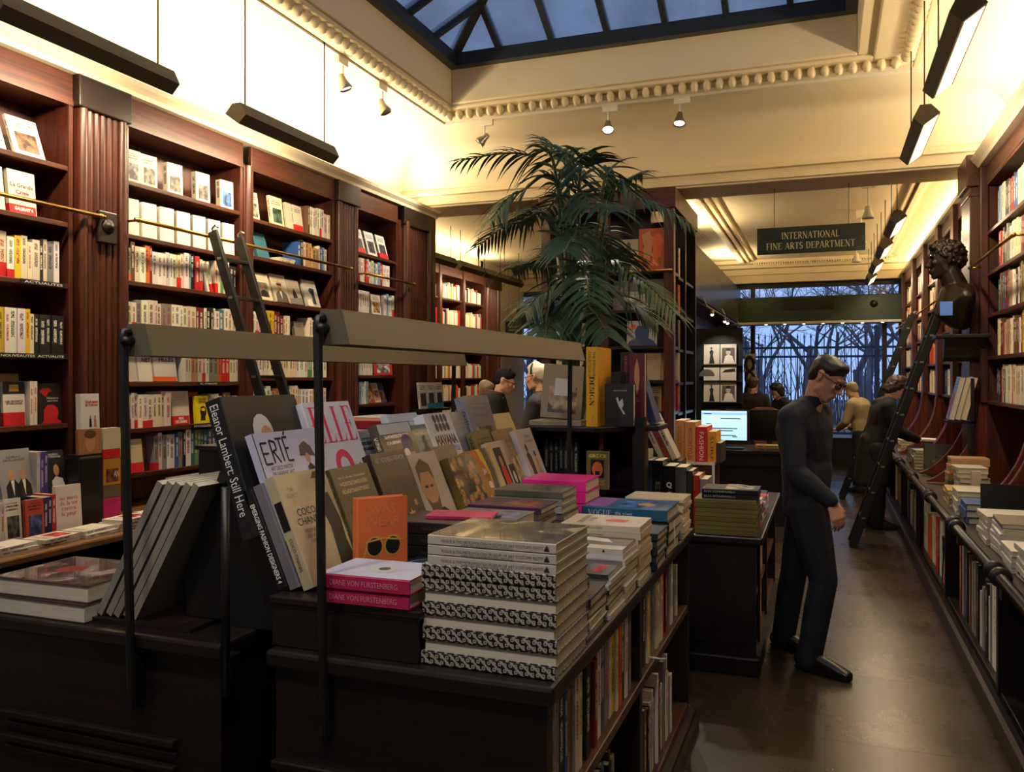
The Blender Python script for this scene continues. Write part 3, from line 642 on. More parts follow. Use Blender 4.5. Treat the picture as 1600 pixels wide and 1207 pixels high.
for (y, w, h, c, lb, k) in ((3.07, 0.15, 0.22, (26, 26, 30), 'black book with white capitals beside the judge book, cover out', dict(pic=(150, 150, 156))), (3.235, 0.13, 0.235, (230, 222, 204), 'white book with red band shown cover out, fifth shelf, nearest bay', dict(band='red', bandh=0.3, txt=0.0)),
                         (3.447, 0.15, 0.225, (24, 22, 24), 'black book with red head silhouette shown cover out', dict(txt=0.0))):
    o = fo(y, sh[4], w, h, c, lb, t=0.03, lean=0.05, ink=(230, 226, 216), **k)
    if 'judge' not in lb and 'band' in lb:
        front_text(o, 'LES SECRETS\nD\'UN JUGE', 0.03, w, h, 0.5, 0.52, 0.8, 0.11, INK['black'], 0.02); front_flat(o, 'picture', [(0.0, 0.72), (0.0, 1.0), (1, 1), (1, 0.72)], 0.03, w, h, INK['black']); front_flat(o, 'picture', [(0.28, 0.78), (0.3, 0.93), (0.7, 0.93), (0.72, 0.78)], 0.03, w, h, INK['gold'], 0.0012)
    if 'silhouette' in lb:
        front_flat(o, 'picture', [(0.1, 0.0), (0.2, 0.06), (0.22, 0.2), (0.24, 0.36), (0.4, 0.46), (0.66, 0.46), (0.84, 0.36), (0.86, 0.24), (0.78, 0.1), (0.95, 0.06), (0.95, 0.0)], 0.03, w, h, INK['red'])
        front_flat(o, 'picture', [(0.05, 0.8), (0.2, 0.88), (0.5, 0.88), (0.6, 0.8), (0.45, 0.78), (0.32, 0.66)], 0.03, w, h, INK['red'])
        front_text(o, 'Histoire\nsecrète', 0.03, w, h, 0.62, 0.6, 0.5, 0.12, INK['white'])
    if 'capitals' in lb: front_text(o, 'BLIQUE', 0.03, w, h, 0.6, 0.82, 0.7, 0.1, INK['white'], 0.02)
for k in range(2):
    book('paperback', 0.022, 0.14, 0.238, Matrix.Translation((XS, 3.385+k*0.024, sh[4]+0.0005)) @ Matrix.Rotation(PI/2, 4, 'Z'), (226, 214, 196), f'white spine with red lettering, {"nearer" if k == 0 else "farther"} of a pair, fifth shelf', G, ink=(190, 50, 50))
for k, (y, w, h) in enumerate(((3.0, 0.2, 0.26), (3.26, 0.19, 0.25))):
    o = fo(y, sh[4], w, h+0.03, (186, 170, 140) if k == 0 else (150, 122, 84), ('pale' if k == 0 else 'tan')+' old print leaning at the back of fifth shelf, nearest bay', X=XS-0.15, t=0.015, lean=0.1, pic=(110, 84, 56), txt=0.3)
# counter tier under the nearest bay
CZ = 0.796
def ctr(y, X, z, w, h, cover, label, **k): return faced(k.pop('name', 'faced_book'), -1, X, y, z, k.pop('t', 0.025), w, h, cover, label, 'new titles on the counter', **k)
stp = thing('display_step', 'low dark wooden step carrying books at the back of counter', 'step', (-3.9, 2.8, CZ)); MB().box(-4.0, 2.05, CZ, -3.82, 3.44, CZ+0.16).build('riser', DARK_Y, stp)
MB().box(-4.005, 2.04, CZ+0.16, -3.815, 3.445, CZ+0.175).build('tread', DARK_Y, stp)
sz = CZ+0.176
ctr(2.90, -3.88, sz, 0.2, 0.27, (150, 150, 150), 'grey landscape book leaning at the near end of the step', t=0.02, lean=0.25, pic=(120, 130, 140))
o = ctr(3.07, -3.86, sz, 0.19, 0.27, (150, 148, 146), 'grey book with two suited men on its cover, on the step', t=0.02, lean=0.22, txt=0.0)
front_text(o, 'CHIRAC\nHOLLANDE', 0.02, 0.19, 0.27, 0.5, 0.82, 0.62, 0.1, INK['black'])
for cx in (0.36, 0.7):
    front_flat(o, 'picture', [(cx-0.22, 0.0), (cx-0.2, 0.3), (cx-0.07, 0.42), (cx+0.07, 0.42), (cx+0.2, 0.3), (cx+0.22, 0.0)], 0.02, 0.19, 0.27, INK['black'])
    front_flat(o, 'picture', ell(cx, 0.5, 0.1, 0.11), 0.02, 0.19, 0.27, INK['tan'], 0.0010); front_flat(o, 'picture', [(cx-0.05, 0.4), (cx+0.05, 0.4), (cx, 0.1)], 0.02, 0.19, 0.27, INK['white'], 0.0012)
for k in range(3):
    book('paperback', 0.022, 0.15, 0.245, Matrix.Translation((-3.86, 3.27+k*0.0235, sz+0.0005)) @ Matrix.Rotation(PI/2, 4, 'Z'), ((196, 190, 180), (98, 78, 160), (90, 72, 152))[k], ('grey spine beside two purple spines on the step', 'purple spine nearer the grey one, on the step', 'purple spine farther from the grey one, on the step')[k], 'new titles on the counter', ink=(230, 220, 230))
o = ctr(3.335, -3.87, sz, 0.135, 0.245, (30, 30, 32), 'black book with white-shirted figure on its cover', t=0.02, lean=0.2, txt=0.0)
front_text(o, 'FRÉDÉRIC\nMITTERRAND', 0.02, 0.135, 0.245, 0.5, 0.88, 0.7, 0.1, INK['white']); front_flat(o, 'picture', [(0.25, 0.0), (0.3, 0.32), (0.5, 0.42), (0.8, 0.36), (0.95, 0.0)], 0.02, 0.135, 0.245, INK['white']); front_flat(o, 'picture', ell(0.56, 0.55, 0.13, 0.13), 0.02, 0.135, 0.245, INK['tan'])
# front row on the counter
ctr(2.985, -3.74, CZ, 0.095, 0.215, (226, 220, 206), 'white book with grey portrait strip standing on the counter', t=0.02, lean=0.08, pic=(90, 90, 90))
for k in range(4):
    book('paperback', 0.02, 0.14, 0.205, Matrix.Translation((-3.73, 2.90+k*0.021, CZ+0.0005)) @ Matrix.Rotation(PI/2, 4, 'Z'), ((230, 224, 210), (224, 216, 200), (232, 226, 214), (220, 212, 196))[k], f'white spine, {ordn(k)} of four in front of the portrait strip', 'new titles on the counter', ink=(170, 40, 40))
o = ctr(3.085, -3.72, CZ, 0.105, 0.2, (180, 70, 44), 'rust and blue illustrated book standing on the counter', t=0.02, lean=0.06, pic=(70, 90, 150))
for k in range(3):
    book('paperback', 0.022, 0.14, (0.2, 0.2, 0.21)[k], Matrix.Translation((-3.73, 3.205+k*0.0235, CZ+0.0005)) @ Matrix.Rotation(PI/2, 4, 'Z'), ((36, 46, 92), (38, 48, 96), (200, 40, 36))[k], ('blue spine nearer the rust book on the counter', 'blue spine touching the red book on the counter', 'red spine beside two blue spines on the counter')[k], 'new titles on the counter', ink=(230, 220, 210))
o = ctr(3.27, -3.73, CZ, 0.16, 0.245, (226, 214, 204), 'pale pink book with lines of red script on the counter', t=0.02, lean=0.06, txt=0.0)
front_text(o, 'les mots\nde la vie\ncontre\nla peur', 0.02, 0.16, 0.245, 0.5, 0.55, 0.7, 0.45, INK['red'])
# small books in front of the first pilaster, on a black lectern block
bx = thing('display_block', 'tall black block in front of the first reeded pilaster', 'display block', (-3.84, 3.54, CZ)); MB().box(-3.90, 3.46, CZ, -3.78, 3.62, CZ+0.38).build('body', BLACK, bx, bevel=0.012)
MB().box(-3.89, 3.465, CZ+0.38, -3.79, 3.615, CZ+0.39).build('top', DARK_Y, bx)
o = ctr(3.465, -3.795, CZ+0.391, 0.155, 0.135, (168, 112, 76), 'sepia print of a face on top of the black block', t=0.02, lean=0.03, txt=0.0); front_flat(o, 'picture', ell(0.5, 0.5, 0.22, 0.42), 0.02, 0.155, 0.135, INK['tan']); front_flat(o, 'picture', ell(0.5, 0.8, 0.26, 0.18), 0.02, 0.155, 0.135, INK['brown'], 0.0012)
o = ctr(3.485, -3.80, CZ+0.528, 0.125, 0.195, (232, 228, 220), 'white book with red title and two small figures, above sepia print', t=0.035, lean=0.03, txt=0.0)
front_text(o, 'God save\nla France', 0.035, 0.125, 0.195, 0.58, 0.73, 0.7, 0.16, INK['red'], 0.04)
for cx, mt in ((0.5, 'black'), (0.76, 'tan')):
    front_flat(o, 'picture', [(cx-0.07, 0.06), (cx-0.05, 0.3), (cx+0.05, 0.3), (cx+0.08, 0.06)], 0.035, 0.125, 0.195, INK[mt]); front_flat(o, 'picture', ell(cx, 0.34, 0.04, 0.04), 0.035, 0.125, 0.195, INK['tan'])
zz = CZ
for k, (h, c, lb) in enumerate(((0.13, (214, 34, 120), 'bright pink book beside the black block'), (0.07, (96, 84, 58), 'olive box above the bright pink book'), (0.15, (186, 130, 40), 'ochre book with a curved figure, in column beside block'), (0.17, (206, 196, 160), 'pale book with dark red foot topping column beside block'))):
    o = ctr(3.635, -3.80, zz, 0.125, h, c, lb, t=0.05, lean=0.0, txt=0.0 if k else 0.6, pic=(120, 60, 30) if k == 2 else None, **({'band': 'red', 'bandh': 0.3} if k == 3 else {})); zz += h+0.002
    if k == 2: front_text(o, 'AN', 0.05, 0.125, h, 0.75, 0.4, 0.3, 0.25, INK['white'])
# flat piles on the counter edge
def pile(X0, Y0, z, specs, where, group, spine='+X'):
    for j, (t, w, h, c, turn, kw) in enumerate(specs):
        lying(kw.pop('name', 'paperback'), X0, Y0, z+0.0004, t, w, h, c, kw.pop('label'), group, spine, turn, **kw); z += t+0.0008
    return z
r2 = random.Random(4)
for i in range(9):
    y = 2.75+i*0.235; n = r2.choice([2, 3, 3]); z = CZ
    for j in range(n):
        c = r2.choice([(226, 220, 208), (220, 210, 190), (210, 40, 40), (232, 226, 214), (190, 196, 200)]) if j == n-1 else (222, 214, 198)
        lying('paperback', -3.64+r2.uniform(-0.01, 0.01), y+r2.uniform(-0.008, 0.008), z+0.0004, 0.018, 0.145, 0.215, c, f'{"white" if sum(c) > 560 else "red"} paperback, {("top", "second", "third")[n-1-j]} of {ordn(i)} flat pile along the counter edge', 'piles along the counter edge', '+X', r2.uniform(-0.1, 0.1), pic=(190, 60, 50) if j == n-1 and i % 2 else None); z += 0.0188
# books in the shadow under the counter
# ladder bay
nm, y0, y1, sh = LBAYS[1]; G = 'books on the ladder bay'
for k in range(5):
    y = (4.06, 4.20, 4.43, 4.70, 4.95)[k]
    faced('faced_book', -1, XS-0.03, y, sh[0], 0.045, 0.125, 0.205, ((196, 190, 172), (222, 208, 176), (226, 212, 184), (228, 216, 190), (224, 212, 186))[k], ('pale paperback at the near end of top shelf, ladder bay', 'thick cream paperback with seated figure, top shelf of ladder bay', 'thick cream paperback with standing figure, top shelf of ladder bay', 'thick cream paperback with dark bust, top shelf of ladder bay', 'thick cream paperback with blue square, top shelf of ladder bay')[k], G, lean=0.03, turn=-0.1,
          pic=((120, 120, 120), (110, 106, 90), (100, 96, 80), (90, 84, 74), (50, 100, 170))[k], ink=(50, 50, 54))
for k in range(7):
    faced('faced_book', -1, XS-0.02, 4.05+k*0.152, sh[1], 0.045, 0.11, 0.225, (232, 226, 212), f'plain white paperback turned cover out, {ordn(k)} along behind the brass rail', G, lean=0.02+0.02*(k == 1), turn=-0.12, txt=0.25, ink=(190, 184, 170))
yy, n = run('paperback', -1, XS, y0+0.03, 4.74, sh[2], 'of third shelf, ladder bay', G, hh=(0.20, 0.25))
yy2, n2 = run('paperback', -1, XS, 4.86, y1-0.03, sh[2], 'of third shelf, ladder bay', G, hh=(0.20, 0.24), start=n+2)
for k in range(2): book('paperback', 0.022, 0.13, 0.215, Matrix.Translation((XS, 4.80+0.032*k, sh[2]+0.0005)) @ Matrix.Rotation(0.26 if k == 0 else 0.22, 4, 'X') @ Matrix.Translation((0, -0.011, 0)) @ Matrix.Rotation(PI/2, 4, 'Z'), (232, 226, 210), f'white paperback tipped towards the near end, {("nearer", "farther")[k]} of two, third shelf', G, band='red' if k else None)
yy, n = run('paperback', -1, XS, y0+0.03, y1-0.05, sh[3], 'of fourth shelf, ladder bay', G, hh=(0.175, 0.215))
# fifth: four cover out then a row
for k, (y, w, c, lb) in enumerate(((4.06, 0.12, (196, 190, 176), 'pale book with dark emblem cover out, fifth shelf, ladder bay'), (4.17, 0.15, (214, 206, 190), 'white book with pink edge and black capitals, fifth shelf, ladder bay'), (4.30, 0.22, (208, 202, 190), 'wide white book titled in black and grey, fifth shelf, ladder bay'))):
    o = faced('faced_book', -1, XS-0.03, y, sh[4], 0.02, w, 0.225, c, lb, G, lean=0.15, txt=0.0, **({'band': 'orange', 'bandh': 0.14} if k == 2 else {}))
    if k == 2: front_text(o, 'PÈRES\nFILLES', 0.02, w, 0.225, 0.62, 0.72, 0.6, 0.26, INK['black'], 0.03)
    if k == 1: front_text(o, 'NET', 0.02, w, 0.225, 0.6, 0.62, 0.5, 0.12, INK['black'], 0.03)
yy, n = run('paperback', -1, XS, 4.56, y1-0.03, sh[4], 'of fifth shelf, ladder bay', G, hh=(0.2, 0.225))
yy, n = run('paperback', -1, XS, y0+0.03, 4.45, sh[5], 'of sixth shelf, ladder bay', G, hh=(0.205, 0.23), pal={'white': 20, 'ivory': 10, 'orange': 2, 'red': 2}, bandp=0.3)
o = faced('faced_book', -1, XS-0.02, 4.465, sh[5], 0.03, 0.16, 0.225, (224, 212, 196), 'pale book with red prize band cover out, sixth shelf, ladder bay', G, lean=0.08, band='red', bandh=0.26, txt=0.3)
letters(o, 'PRIX\nDÉCEMBRE', 0.11, 0.04, (0.0162, 0.08, 0.03), (0, 1, 0), (0, 0, 1), INK['white'], 0.03)
faced('faced_book', -1, XS-0.04, 4.60, sh[5], 0.02, 0.14, 0.22, (136, 30, 34), 'dark red book behind the yellow one, sixth shelf, ladder bay', G, lean=0.05)
o = faced('faced_book', -1, XS+0.008, 4.66, sh[5], 0.025, 0.13, 0.19, (238, 214, 22), 'bright yellow book with black head silhouette, sixth shelf', G, lean=0.08, txt=0.0)
front_text(o, 'PAUVRE\nCERVEAU', 0.025, 0.13, 0.19, 0.5, 0.82, 0.6, 0.18, INK['black'], 0.03)
front_flat(o, 'picture', [(0.3, 0.1), (0.36, 0.26), (0.3, 0.42), (0.38, 0.6), (0.6, 0.64), (0.78, 0.54), (0.78, 0.34), (0.68, 0.24), (0.68, 0.1)], 0.025, 0.13, 0.19, INK['black']); front_flat(o, 'picture', ell(0.55, 0.5, 0.15, 0.06), 0.025, 0.13, 0.19, INK['yellow'], 0.0012)
run('paperback', -1, XS, 4.82, y1-0.03, sh[5], 'of sixth shelf, ladder bay', G, hh=(0.18, 0.22), start=n+3)
o = faced('faced_book', -1, XS+0.01, 4.06, sh[6], 0.03, 0.12, 0.21, (196, 178, 140), 'pale narrow book with dark red foot, seventh shelf, ladder bay', G, lean=0.1, band='red', bandh=0.3, txt=0.3)
faced('faced_book', -1, XS-0.05, 4.13, sh[6], 0.02, 0.16, 0.24, (86, 54, 36), 'brown illustrated book leaning on seventh shelf, ladder bay', G, lean=0.15, pic=(150, 90, 50))
yy, n = run('paperback', -1, XS, 4.28, 5.0, sh[6], 'of seventh shelf, ladder bay', G, hh=(0.21, 0.25), slant=-0.17, pal={'green': 2, 'white': 6, 'cream': 4, 'black': 2, 'blue': 2, 'grey': 4, 'red': 1, 'teal': 1}, bandp=0.1) if False else run('paperback', -1, XS, 4.28, 5.05, sh[6], 'of seventh shelf, ladder bay', G, hh=(0.21, 0.25), pal={'green': 2, 'white': 6, 'cream': 4, 'black': 2, 'blue': 2, 'grey': 4, 'red': 1, 'teal': 1}, bandp=0.1)
for k in range(4):
    o = faced('faced_book', -1, -3.74, 4.10+0.2*k, CZ, 0.02, 0.18, 0.2, ((206, 200, 188), (222, 214, 204), (60, 84, 62), (220, 180, 40))[k], ('grey book standing on the counter below ladder bay', 'white book with pink square on counter below ladder bay', 'green book standing on the counter below ladder bay', 'yellow book standing on the counter below ladder bay')[k], 'new titles on the counter', lean=0.15, pic=(206, 60, 120) if k == 1 else None, txt=0.6)
# bay past the ladder
nm, y0, y1, sh = LBAYS[2]; G = 'books on the bay past the ladder'
for k, (y, w, h, c, kw, lb) in enumerate(((5.26, 0.14, 0.215, (186, 180, 162), dict(pic=(120, 116, 100)), 'grey book leaning at the near end of top shelf, past the ladder'), (5.55, 0.165, 0.235, (218, 204, 168), dict(pic=(70, 100, 84), ink=(190, 40, 40)), 'cream book with green square on top shelf, past the ladder'),
          (5.76, 0.08, 0.22, (206, 196, 170), dict(txt=0.2), 'narrow grey-footed book beside the green square one'), (5.86, 0.12, 0.22, (222, 210, 190), dict(band='red', bandh=0.25, ink=(50, 70, 100)), 'white book with red foot and blue title, top shelf, past the ladder'))):
    faced('faced_book', -1, XS-0.03, y, sh[0], 0.025, w, h, c, lb, G, lean=0.14, **kw)
run('paperback', -1, XS, 6.0, y1-0.03, sh[0], 'of top shelf, bay past the ladder', G, hh=(0.2, 0.24), tt=(0.02, 0.04), bandp=0.35, start=5)
faced('faced_book', -1, XS-0.05, 5.27, sh[1], 0.02, 0.15, 0.2, (120, 120, 126), 'grey book at the near end of second shelf, past the ladder', G, lean=0.3)
faced('faced_book', -1, XS-0.02, 5.36, sh[1], 0.02, 0.15, 0.205, (44, 98, 112), 'teal book leaning cover out, second shelf, past the ladder', G, lean=0.3)
for k in range(2): lying('paperback', XS-0.14, 5.62+0.01*k, sh[1]+0.0004+0.0188*k, 0.018, 0.13, 0.2, ((206, 190, 160), (190, 186, 176))[k], ('lower', 'upper')[k]+' of two books lying flat on second shelf, past the ladder', G, '+X')
run('paperback', -1, XS, 5.85, y1-0.08, sh[1], 'of second shelf, bay past the ladder', G, hh=(0.17, 0.215), pal={'white': 4, 'tan': 3, 'blue': 3, 'black': 3, 'cream': 4, 'pale blue': 2, 'orange': 1}, bandp=0)
book('paperback', 0.02, 0.14, 0.22, Matrix.Translation((XS, 5.275, sh[2]+0.0005)) @ Matrix.Rotation(PI/2, 4, 'Z'), (120, 112, 98), 'grey spine beside the portrait books, third shelf', G)
for k in range(4):
    y = (5.33, 5.55, 5.76, 5.98)[k]; w = (0.19, 0.2, 0.17, 0.2)[k]; h = (0.22, 0.235, 0.21, 0.235)[k]; c = ((214, 200, 170), (196, 182, 158), (176, 164, 144), (190, 182, 172))[k]
    o = faced('hardback', -1, XS+0.005, y, sh[2], 0.02, w, h, c, ('cream portrait book of a man in a dark suit', 'tan portrait book of a man in glasses and tie', 'grey book showing a horse rider, third shelf', 'pale book with dark tree-like figure, third shelf')[k], G, lean=0.3, txt=0.5, ink=(90, 80, 66))
    P = lambda poly, mt, l=0.0008: front_flat(o, 'picture', poly, 0.02, w, h, INK[mt], l)
    if k == 0: P([(0.2, 0.12), (0.2, 0.66), (0.82, 0.66), (0.82, 0.12)], 'grey'); P([(0.28, 0.12), (0.3, 0.3), (0.45, 0.38), (0.6, 0.38), (0.76, 0.3), (0.8, 0.12)], 'black', 0.0012); P(ell(0.5, 0.5, 0.1, 0.13), 'tan', 0.0012)
    if k == 1: P([(0.1, 0.0), (0.16, 0.3), (0.36, 0.42), (0.64, 0.42), (0.86, 0.3), (0.92, 0.0)], 'dim', 0.0012); P(ell(0.48, 0.6, 0.15, 0.2), 'tan', 0.0012); P([(0.4, 0.4), (0.56, 0.4), (0.5, 0.12)], 'white', 0.0016); P([(0.32, 0.6), (0.32, 0.68), (0.64, 0.68), (0.64, 0.6)], 'black', 0.0016)
    if k == 2: P([(0.3, 0.1), (0.3, 0.45), (0.45, 0.68), (0.6, 0.45), (0.7, 0.1)], 'black'); P([(0.0, 0.0), (0.0, 0.22), (1, 0.3), (1, 0)], 'grey', 0.0012)
    if k == 3: P([(0.0, 0.4), (0.0, 0.75), (1, 0.75), (1, 0.4)], 'silver'); P([(0.5, 0.1), (0.52, 0.45), (0.35, 0.6), (0.5, 0.72), (0.8, 0.68), (0.72, 0.45), (0.75, 0.1)], 'black', 0.0012); P([(0.1, 0.0), (0.12, 0.22), (0.4, 0.3), (0.5, 0.0)], 'white', 0.0014)
run('paperback', -1, XS, 5.27, 5.78, sh[3], 'of fourth shelf, bay past the ladder', G, hh=(0.18, 0.23))
faced('faced_book', -1, XS-0.02, 5.86, sh[3], 0.03, 0.13, 0.17, (150, 136, 116), 'small brown book leaning on fourth shelf, past the ladder', G, lean=0.15)
run('paperback', -1, XS, 6.02, 6.3, sh[3], 'of fourth shelf, far half, past the ladder', G, hh=(0.18, 0.23))
run('paperback', -1, XS, 5.27, 6.3, sh[4], 'of fifth shelf, bay past the ladder', G, hh=(0.19, 0.225))
run('paperback', -1, XS, 5.27, 6.3, sh[5], 'of sixth shelf, bay past the ladder', G, hh=(0.18, 0.225))
# narrow bay
nm, y0, y1, sh = LBAYS[3]; G = 'books on the narrow bay'
for k in range(3):
    o = faced('faced_book', -1, XS-0.01, 6.79+0.22*k, sh[0], 0.025, 0.17, 0.235, (226, 222, 216), ('nearest', 'middle', 'farthest')[k]+' white book with black figure, top shelf of narrow bay', G, lean=0.26, pic=(60, 60, 64), **({'band': 'red', 'bandh': 0.2} if k != 1 else {}))
run('paperback', -1, XS, y0+0.03, y1-0.1, sh[1], 'of second shelf, narrow bay', G, hh=(0.2, 0.23), pal={'white': 20, 'ivory': 8, 'red': 2, 'pale blue': 2}, bandp=0.1)
run('paperback', -1, XS, y0+0.03, 7.02, sh[2], 'of third shelf, narrow bay', G, hh=(0.18, 0.22), pal={'white': 10, 'dark red': 2, 'pink': 2, 'grey': 2})
faced('faced_book', -1, XS-0.01, 7.08, sh[2], 0.025, 0.18, 0.2, (222, 214, 198), 'white book with gold picture, third shelf of narrow bay', G, lean=0.12, pic=(170, 140, 90))
run('paperback', -1, XS, 7.29, y1-0.03, sh[2], 'of third shelf far end, narrow bay', G, hh=(0.19, 0.22), pal={'pale blue': 2, 'green': 1, 'white': 3})
run('paperback', -1, XS, y0+0.03, y1-0.05, sh[3], 'of fourth shelf, narrow bay', G, hh=(0.19, 0.22))
run('paperback', -1, XS, y0+0.03, 7.1, sh[4], 'of fifth shelf, narrow bay', G, hh=(0.18, 0.22), pal={'grey': 4, 'white': 5, 'red': 2})
o = faced('faced_book', -1, XS-0.01, 7.12, sh[4], 0.03, 0.36, 0.2, (206, 50, 70), 'wide pink and white boxed book, fifth shelf, narrow bay', G, lean=0.1, pic=(220, 210, 210))
run('paperback', -1, XS, y0+0.03, 7.0, sh[5], 'of sixth shelf, narrow bay', G, hh=(0.18, 0.22), pal={'grey': 4, 'white': 4, 'pale blue': 3, 'purple': 1})
for k in range(3): faced('faced_book', -1, XS-0.02-0.02*k, 7.03+0.15*k, sh[5], 0.02, 0.13, 0.2, ((150, 70, 50), (206, 196, 180), (50, 84, 120))[k], ('rust', 'white', 'blue')[k]+' book leaning cover out, sixth shelf, narrow bay', G, lean=0.3, pic=(180, 120, 90))
# ================================================================== the island in front: two back-to-back display tables
ZT = 0.92
IY0, IY1 = 1.80, 3.90
tr = thing('display_table', 'dark wooden display table with open book shelves in its aisle side', 'display table', (-0.95, 2.85, 0), 'back-to-back display tables')
MB().box(-1.33, IY0-0.02, ZT-0.045, -0.565, IY1+0.02, ZT).build('worktop', DARK_X, tr, bevel=0.01)
MB().box(-1.31, IY0, 0.0, -0.585, IY0+0.04, ZT-0.045).build('end_panel', DARK_X, tr)
MB().box(-1.31, IY1-0.04, 0.0, -0.585, IY1, ZT-0.045).build('end_panel', DARK_Z, tr)
MB().box(-0.93, IY0+0.04, 0.0, -0.91, IY1-0.04, ZT-0.045).build('back_panel', DARK_Z, tr)
SHW = wood('worn shelf lip', (58, 32, 18), (96, 60, 34), 'Y')
MB().box(-0.91, IY0+0.04, 0.545, -0.585, IY1-0.04, 0.578).build('shelf', SHW, tr, bevel=0.004)
MB().box(-0.91, IY0+0.04, 0.10, -0.585, IY1-0.04, 0.135).build('shelf', SHW, tr, bevel=0.004)
MB().box(-0.91, 2.83, 0.135, -0.59, 2.87, 0.545).build('divider', DARK_Z, tr); MB().box(-0.91, 2.83, 0.578, -0.59, 2.87, ZT-0.045).build('divider', DARK_Z, tr)
b = MB(); b.prism([(-0.60, 0.0), (-0.545, 0.0), (-0.545, 0.05), (-0.56, 0.062), (-0.56, 0.085), (-0.585, 0.10), (-0.60, 0.10)], 'Y', IY0-0.03, IY1+0.03); b.build('plinth', DARK_Y, tr)
for k in range(4): MB().box(-1.31, IY0-0.012-0.012*(k % 2), 0.52+0.035*k, -0.60, IY0, 0.54+0.035*k).build('moulding', DARK_X, tr, bevel=0.004)
MB().box(-1.34, IY0-0.035, 0.0, -0.57, IY0, 0.12).build('foot_board', DARK_X, tr, bevel=0.01)
tl = thing('display_table', 'dark wooden display table nearer the new-titles counter, holding grey leaning books', 'display table', (-1.9, 2.85, 0), 'back-to-back display tables')
MB().box(-2.34, IY0-0.03, ZT-0.045, -1.46, IY1, ZT).build('worktop', DARK_X, tl, bevel=0.01)
MB().box(-2.32, IY0, 0.0, -1.48, IY0+0.04, ZT-0.045).build('end_panel', DARK_X, tl)
MB().box(-2.32, IY0+0.04, 0.0, -2.28, IY1, ZT-0.045).build('side_panel', DARK_Y, tl); MB().box(-1.52, IY0+0.04, 0.0, -1.48, IY1, ZT-0.045).build('side_panel', DARK_Y, tl)
for k in range(4): MB().box(-2.25, IY0-0.012-0.012*(k % 2), 0.52+0.035*k, -1.62, IY0, 0.54+0.035*k).build('moulding', DARK_X, tl, bevel=0.004)
MB().box(-2.33, IY0-0.03, 0.0, -1.47, IY0, 0.12).build('foot_board', DARK_X, tl, bevel=0.01)
MB().box(-2.10, IY0+0.02, ZT, -1.60, IY1-0.1, ZT+0.012).build('runner', DARK_Y, tl)
# riser and stepped stand
rs = thing('book_riser', 'dark wooden riser box on the aisle-side display table', 'riser', (-1.12, 2.8, ZT))
MB().box(-1.335, IY0+0.015, ZT+0.0005, -0.915, IY1-0.08, 1.03).build('body', DARK_X, rs, bevel=0.006); MB().box(-1.337, IY0+0.008, 1.03, -0.905, IY1-0.07, 1.05).build('top', DARK_Y, rs, bevel=0.004)
ZR = 1.0505
st = thing('book_easel', 'black stepped ridge between the tables that the sloping books lean on', 'easel', (-1.45, 2.8, ZT))
MB().prism([(-1.342, ZT+0.001), (-1.342, 1.17), (-1.43, 1.17), (-1.492, 1.37), (-1.56, 1.37), (-1.56, ZT+0.001)], 'Y', 1.92, IY1-0.1).build('ridge', BLACK, st)
MB().prism([(-1.562, ZT+0.014), (-1.562, 1.37), (-1.575, 1.37), (-1.70, 1.06), (-1.70, ZT+0.014)], 'Y', 1.92, IY1-0.1).build('back_slope', BLACK, st)
MB().tube([(-1.43, 1.755, 0.80), (-1.43, 1.755, 1.33)], 0.011, 8).build('support_post', BLACK, st, smooth=True)
MB().box(-1.445, 1.755, 0.84, -1.415, 1.80, 0.90).build('bracket', BLACK, st)
# reading lamps on posts
SHADE_IN = plain('white enamel inside', (120, 116, 104), 0.5)
def table_lamp(label, X, y0, y1, zt, dx=0.027):
    r = thing('table_lamp', label, 'lamp', (X, y0, 0.8), 'trough lamps over the display tables'); c = X+dx; zb = zt-0.085
    b = MB(); b.prism([(c-0.052, zb), (c-0.029, zt), (c+0.029, zt), (c+0.052, zb), (c+0.048, zb), (c+0.026, zt-0.004), (c-0.026, zt-0.004), (c-0.048, zb)], 'Y', y0+0.02, y1-0.02); b.build('shade', SHADE, r)
    for y in (y0+0.018, y1-0.020):
        b = MB(); b.prism([(c-0.053, zb), (c-0.030, zt+0.001), (c+0.030, zt+0.001), (c+0.053, zb)], 'Y', y, y+0.003); b.build('end_cap', SHADE, r)
    MB().tube([(c, y0+0.1, zb+0.03), (c, y1-0.1, zb+0.03)], 0.012, 8).build('tube', WHITE, r, smooth=True)
    for y, yb, s in ((y0, y0+0.03, 1), (y1, y1-0.03, -1)):
        MB().tube([(X, yb, 0.72 if s > 0 else 0.93), (X, y, zt-0.035), (X, y+s*0.004, zt-0.022), (X+0.008, y+s*0.018, zt-0.018)], 0.0115, 8).build('post', BLACK, r, auto=40)
        q = MB(); q.tube([(X+0.012, y-s*0.012, zt-0.045), (X+0.012, y+s*0.02, zt-0.045)], 0.012, 8); q.build('knob', BLACK, r, smooth=True)
        if s > 0: MB().box(X-0.014, yb, 0.72, X+0.014, IY0, 0.86).build('clamp', BLACK, r)
        else: MB().box(X-0.014, y-0.02, ZT+0.002 if X > -1.5 else ZT+0.002, X+0.014, y+0.01, 0.94).build('clamp', BLACK, r)
    return r
table_lamp('long grey-brown trough lamp on posts over the aisle-side display table', -1.157, 1.755, 3.92, 1.775)
table_lamp('long grey-brown trough lamp on posts over the table nearer the counter', -1.745, 1.735, 3.86, 1.752)
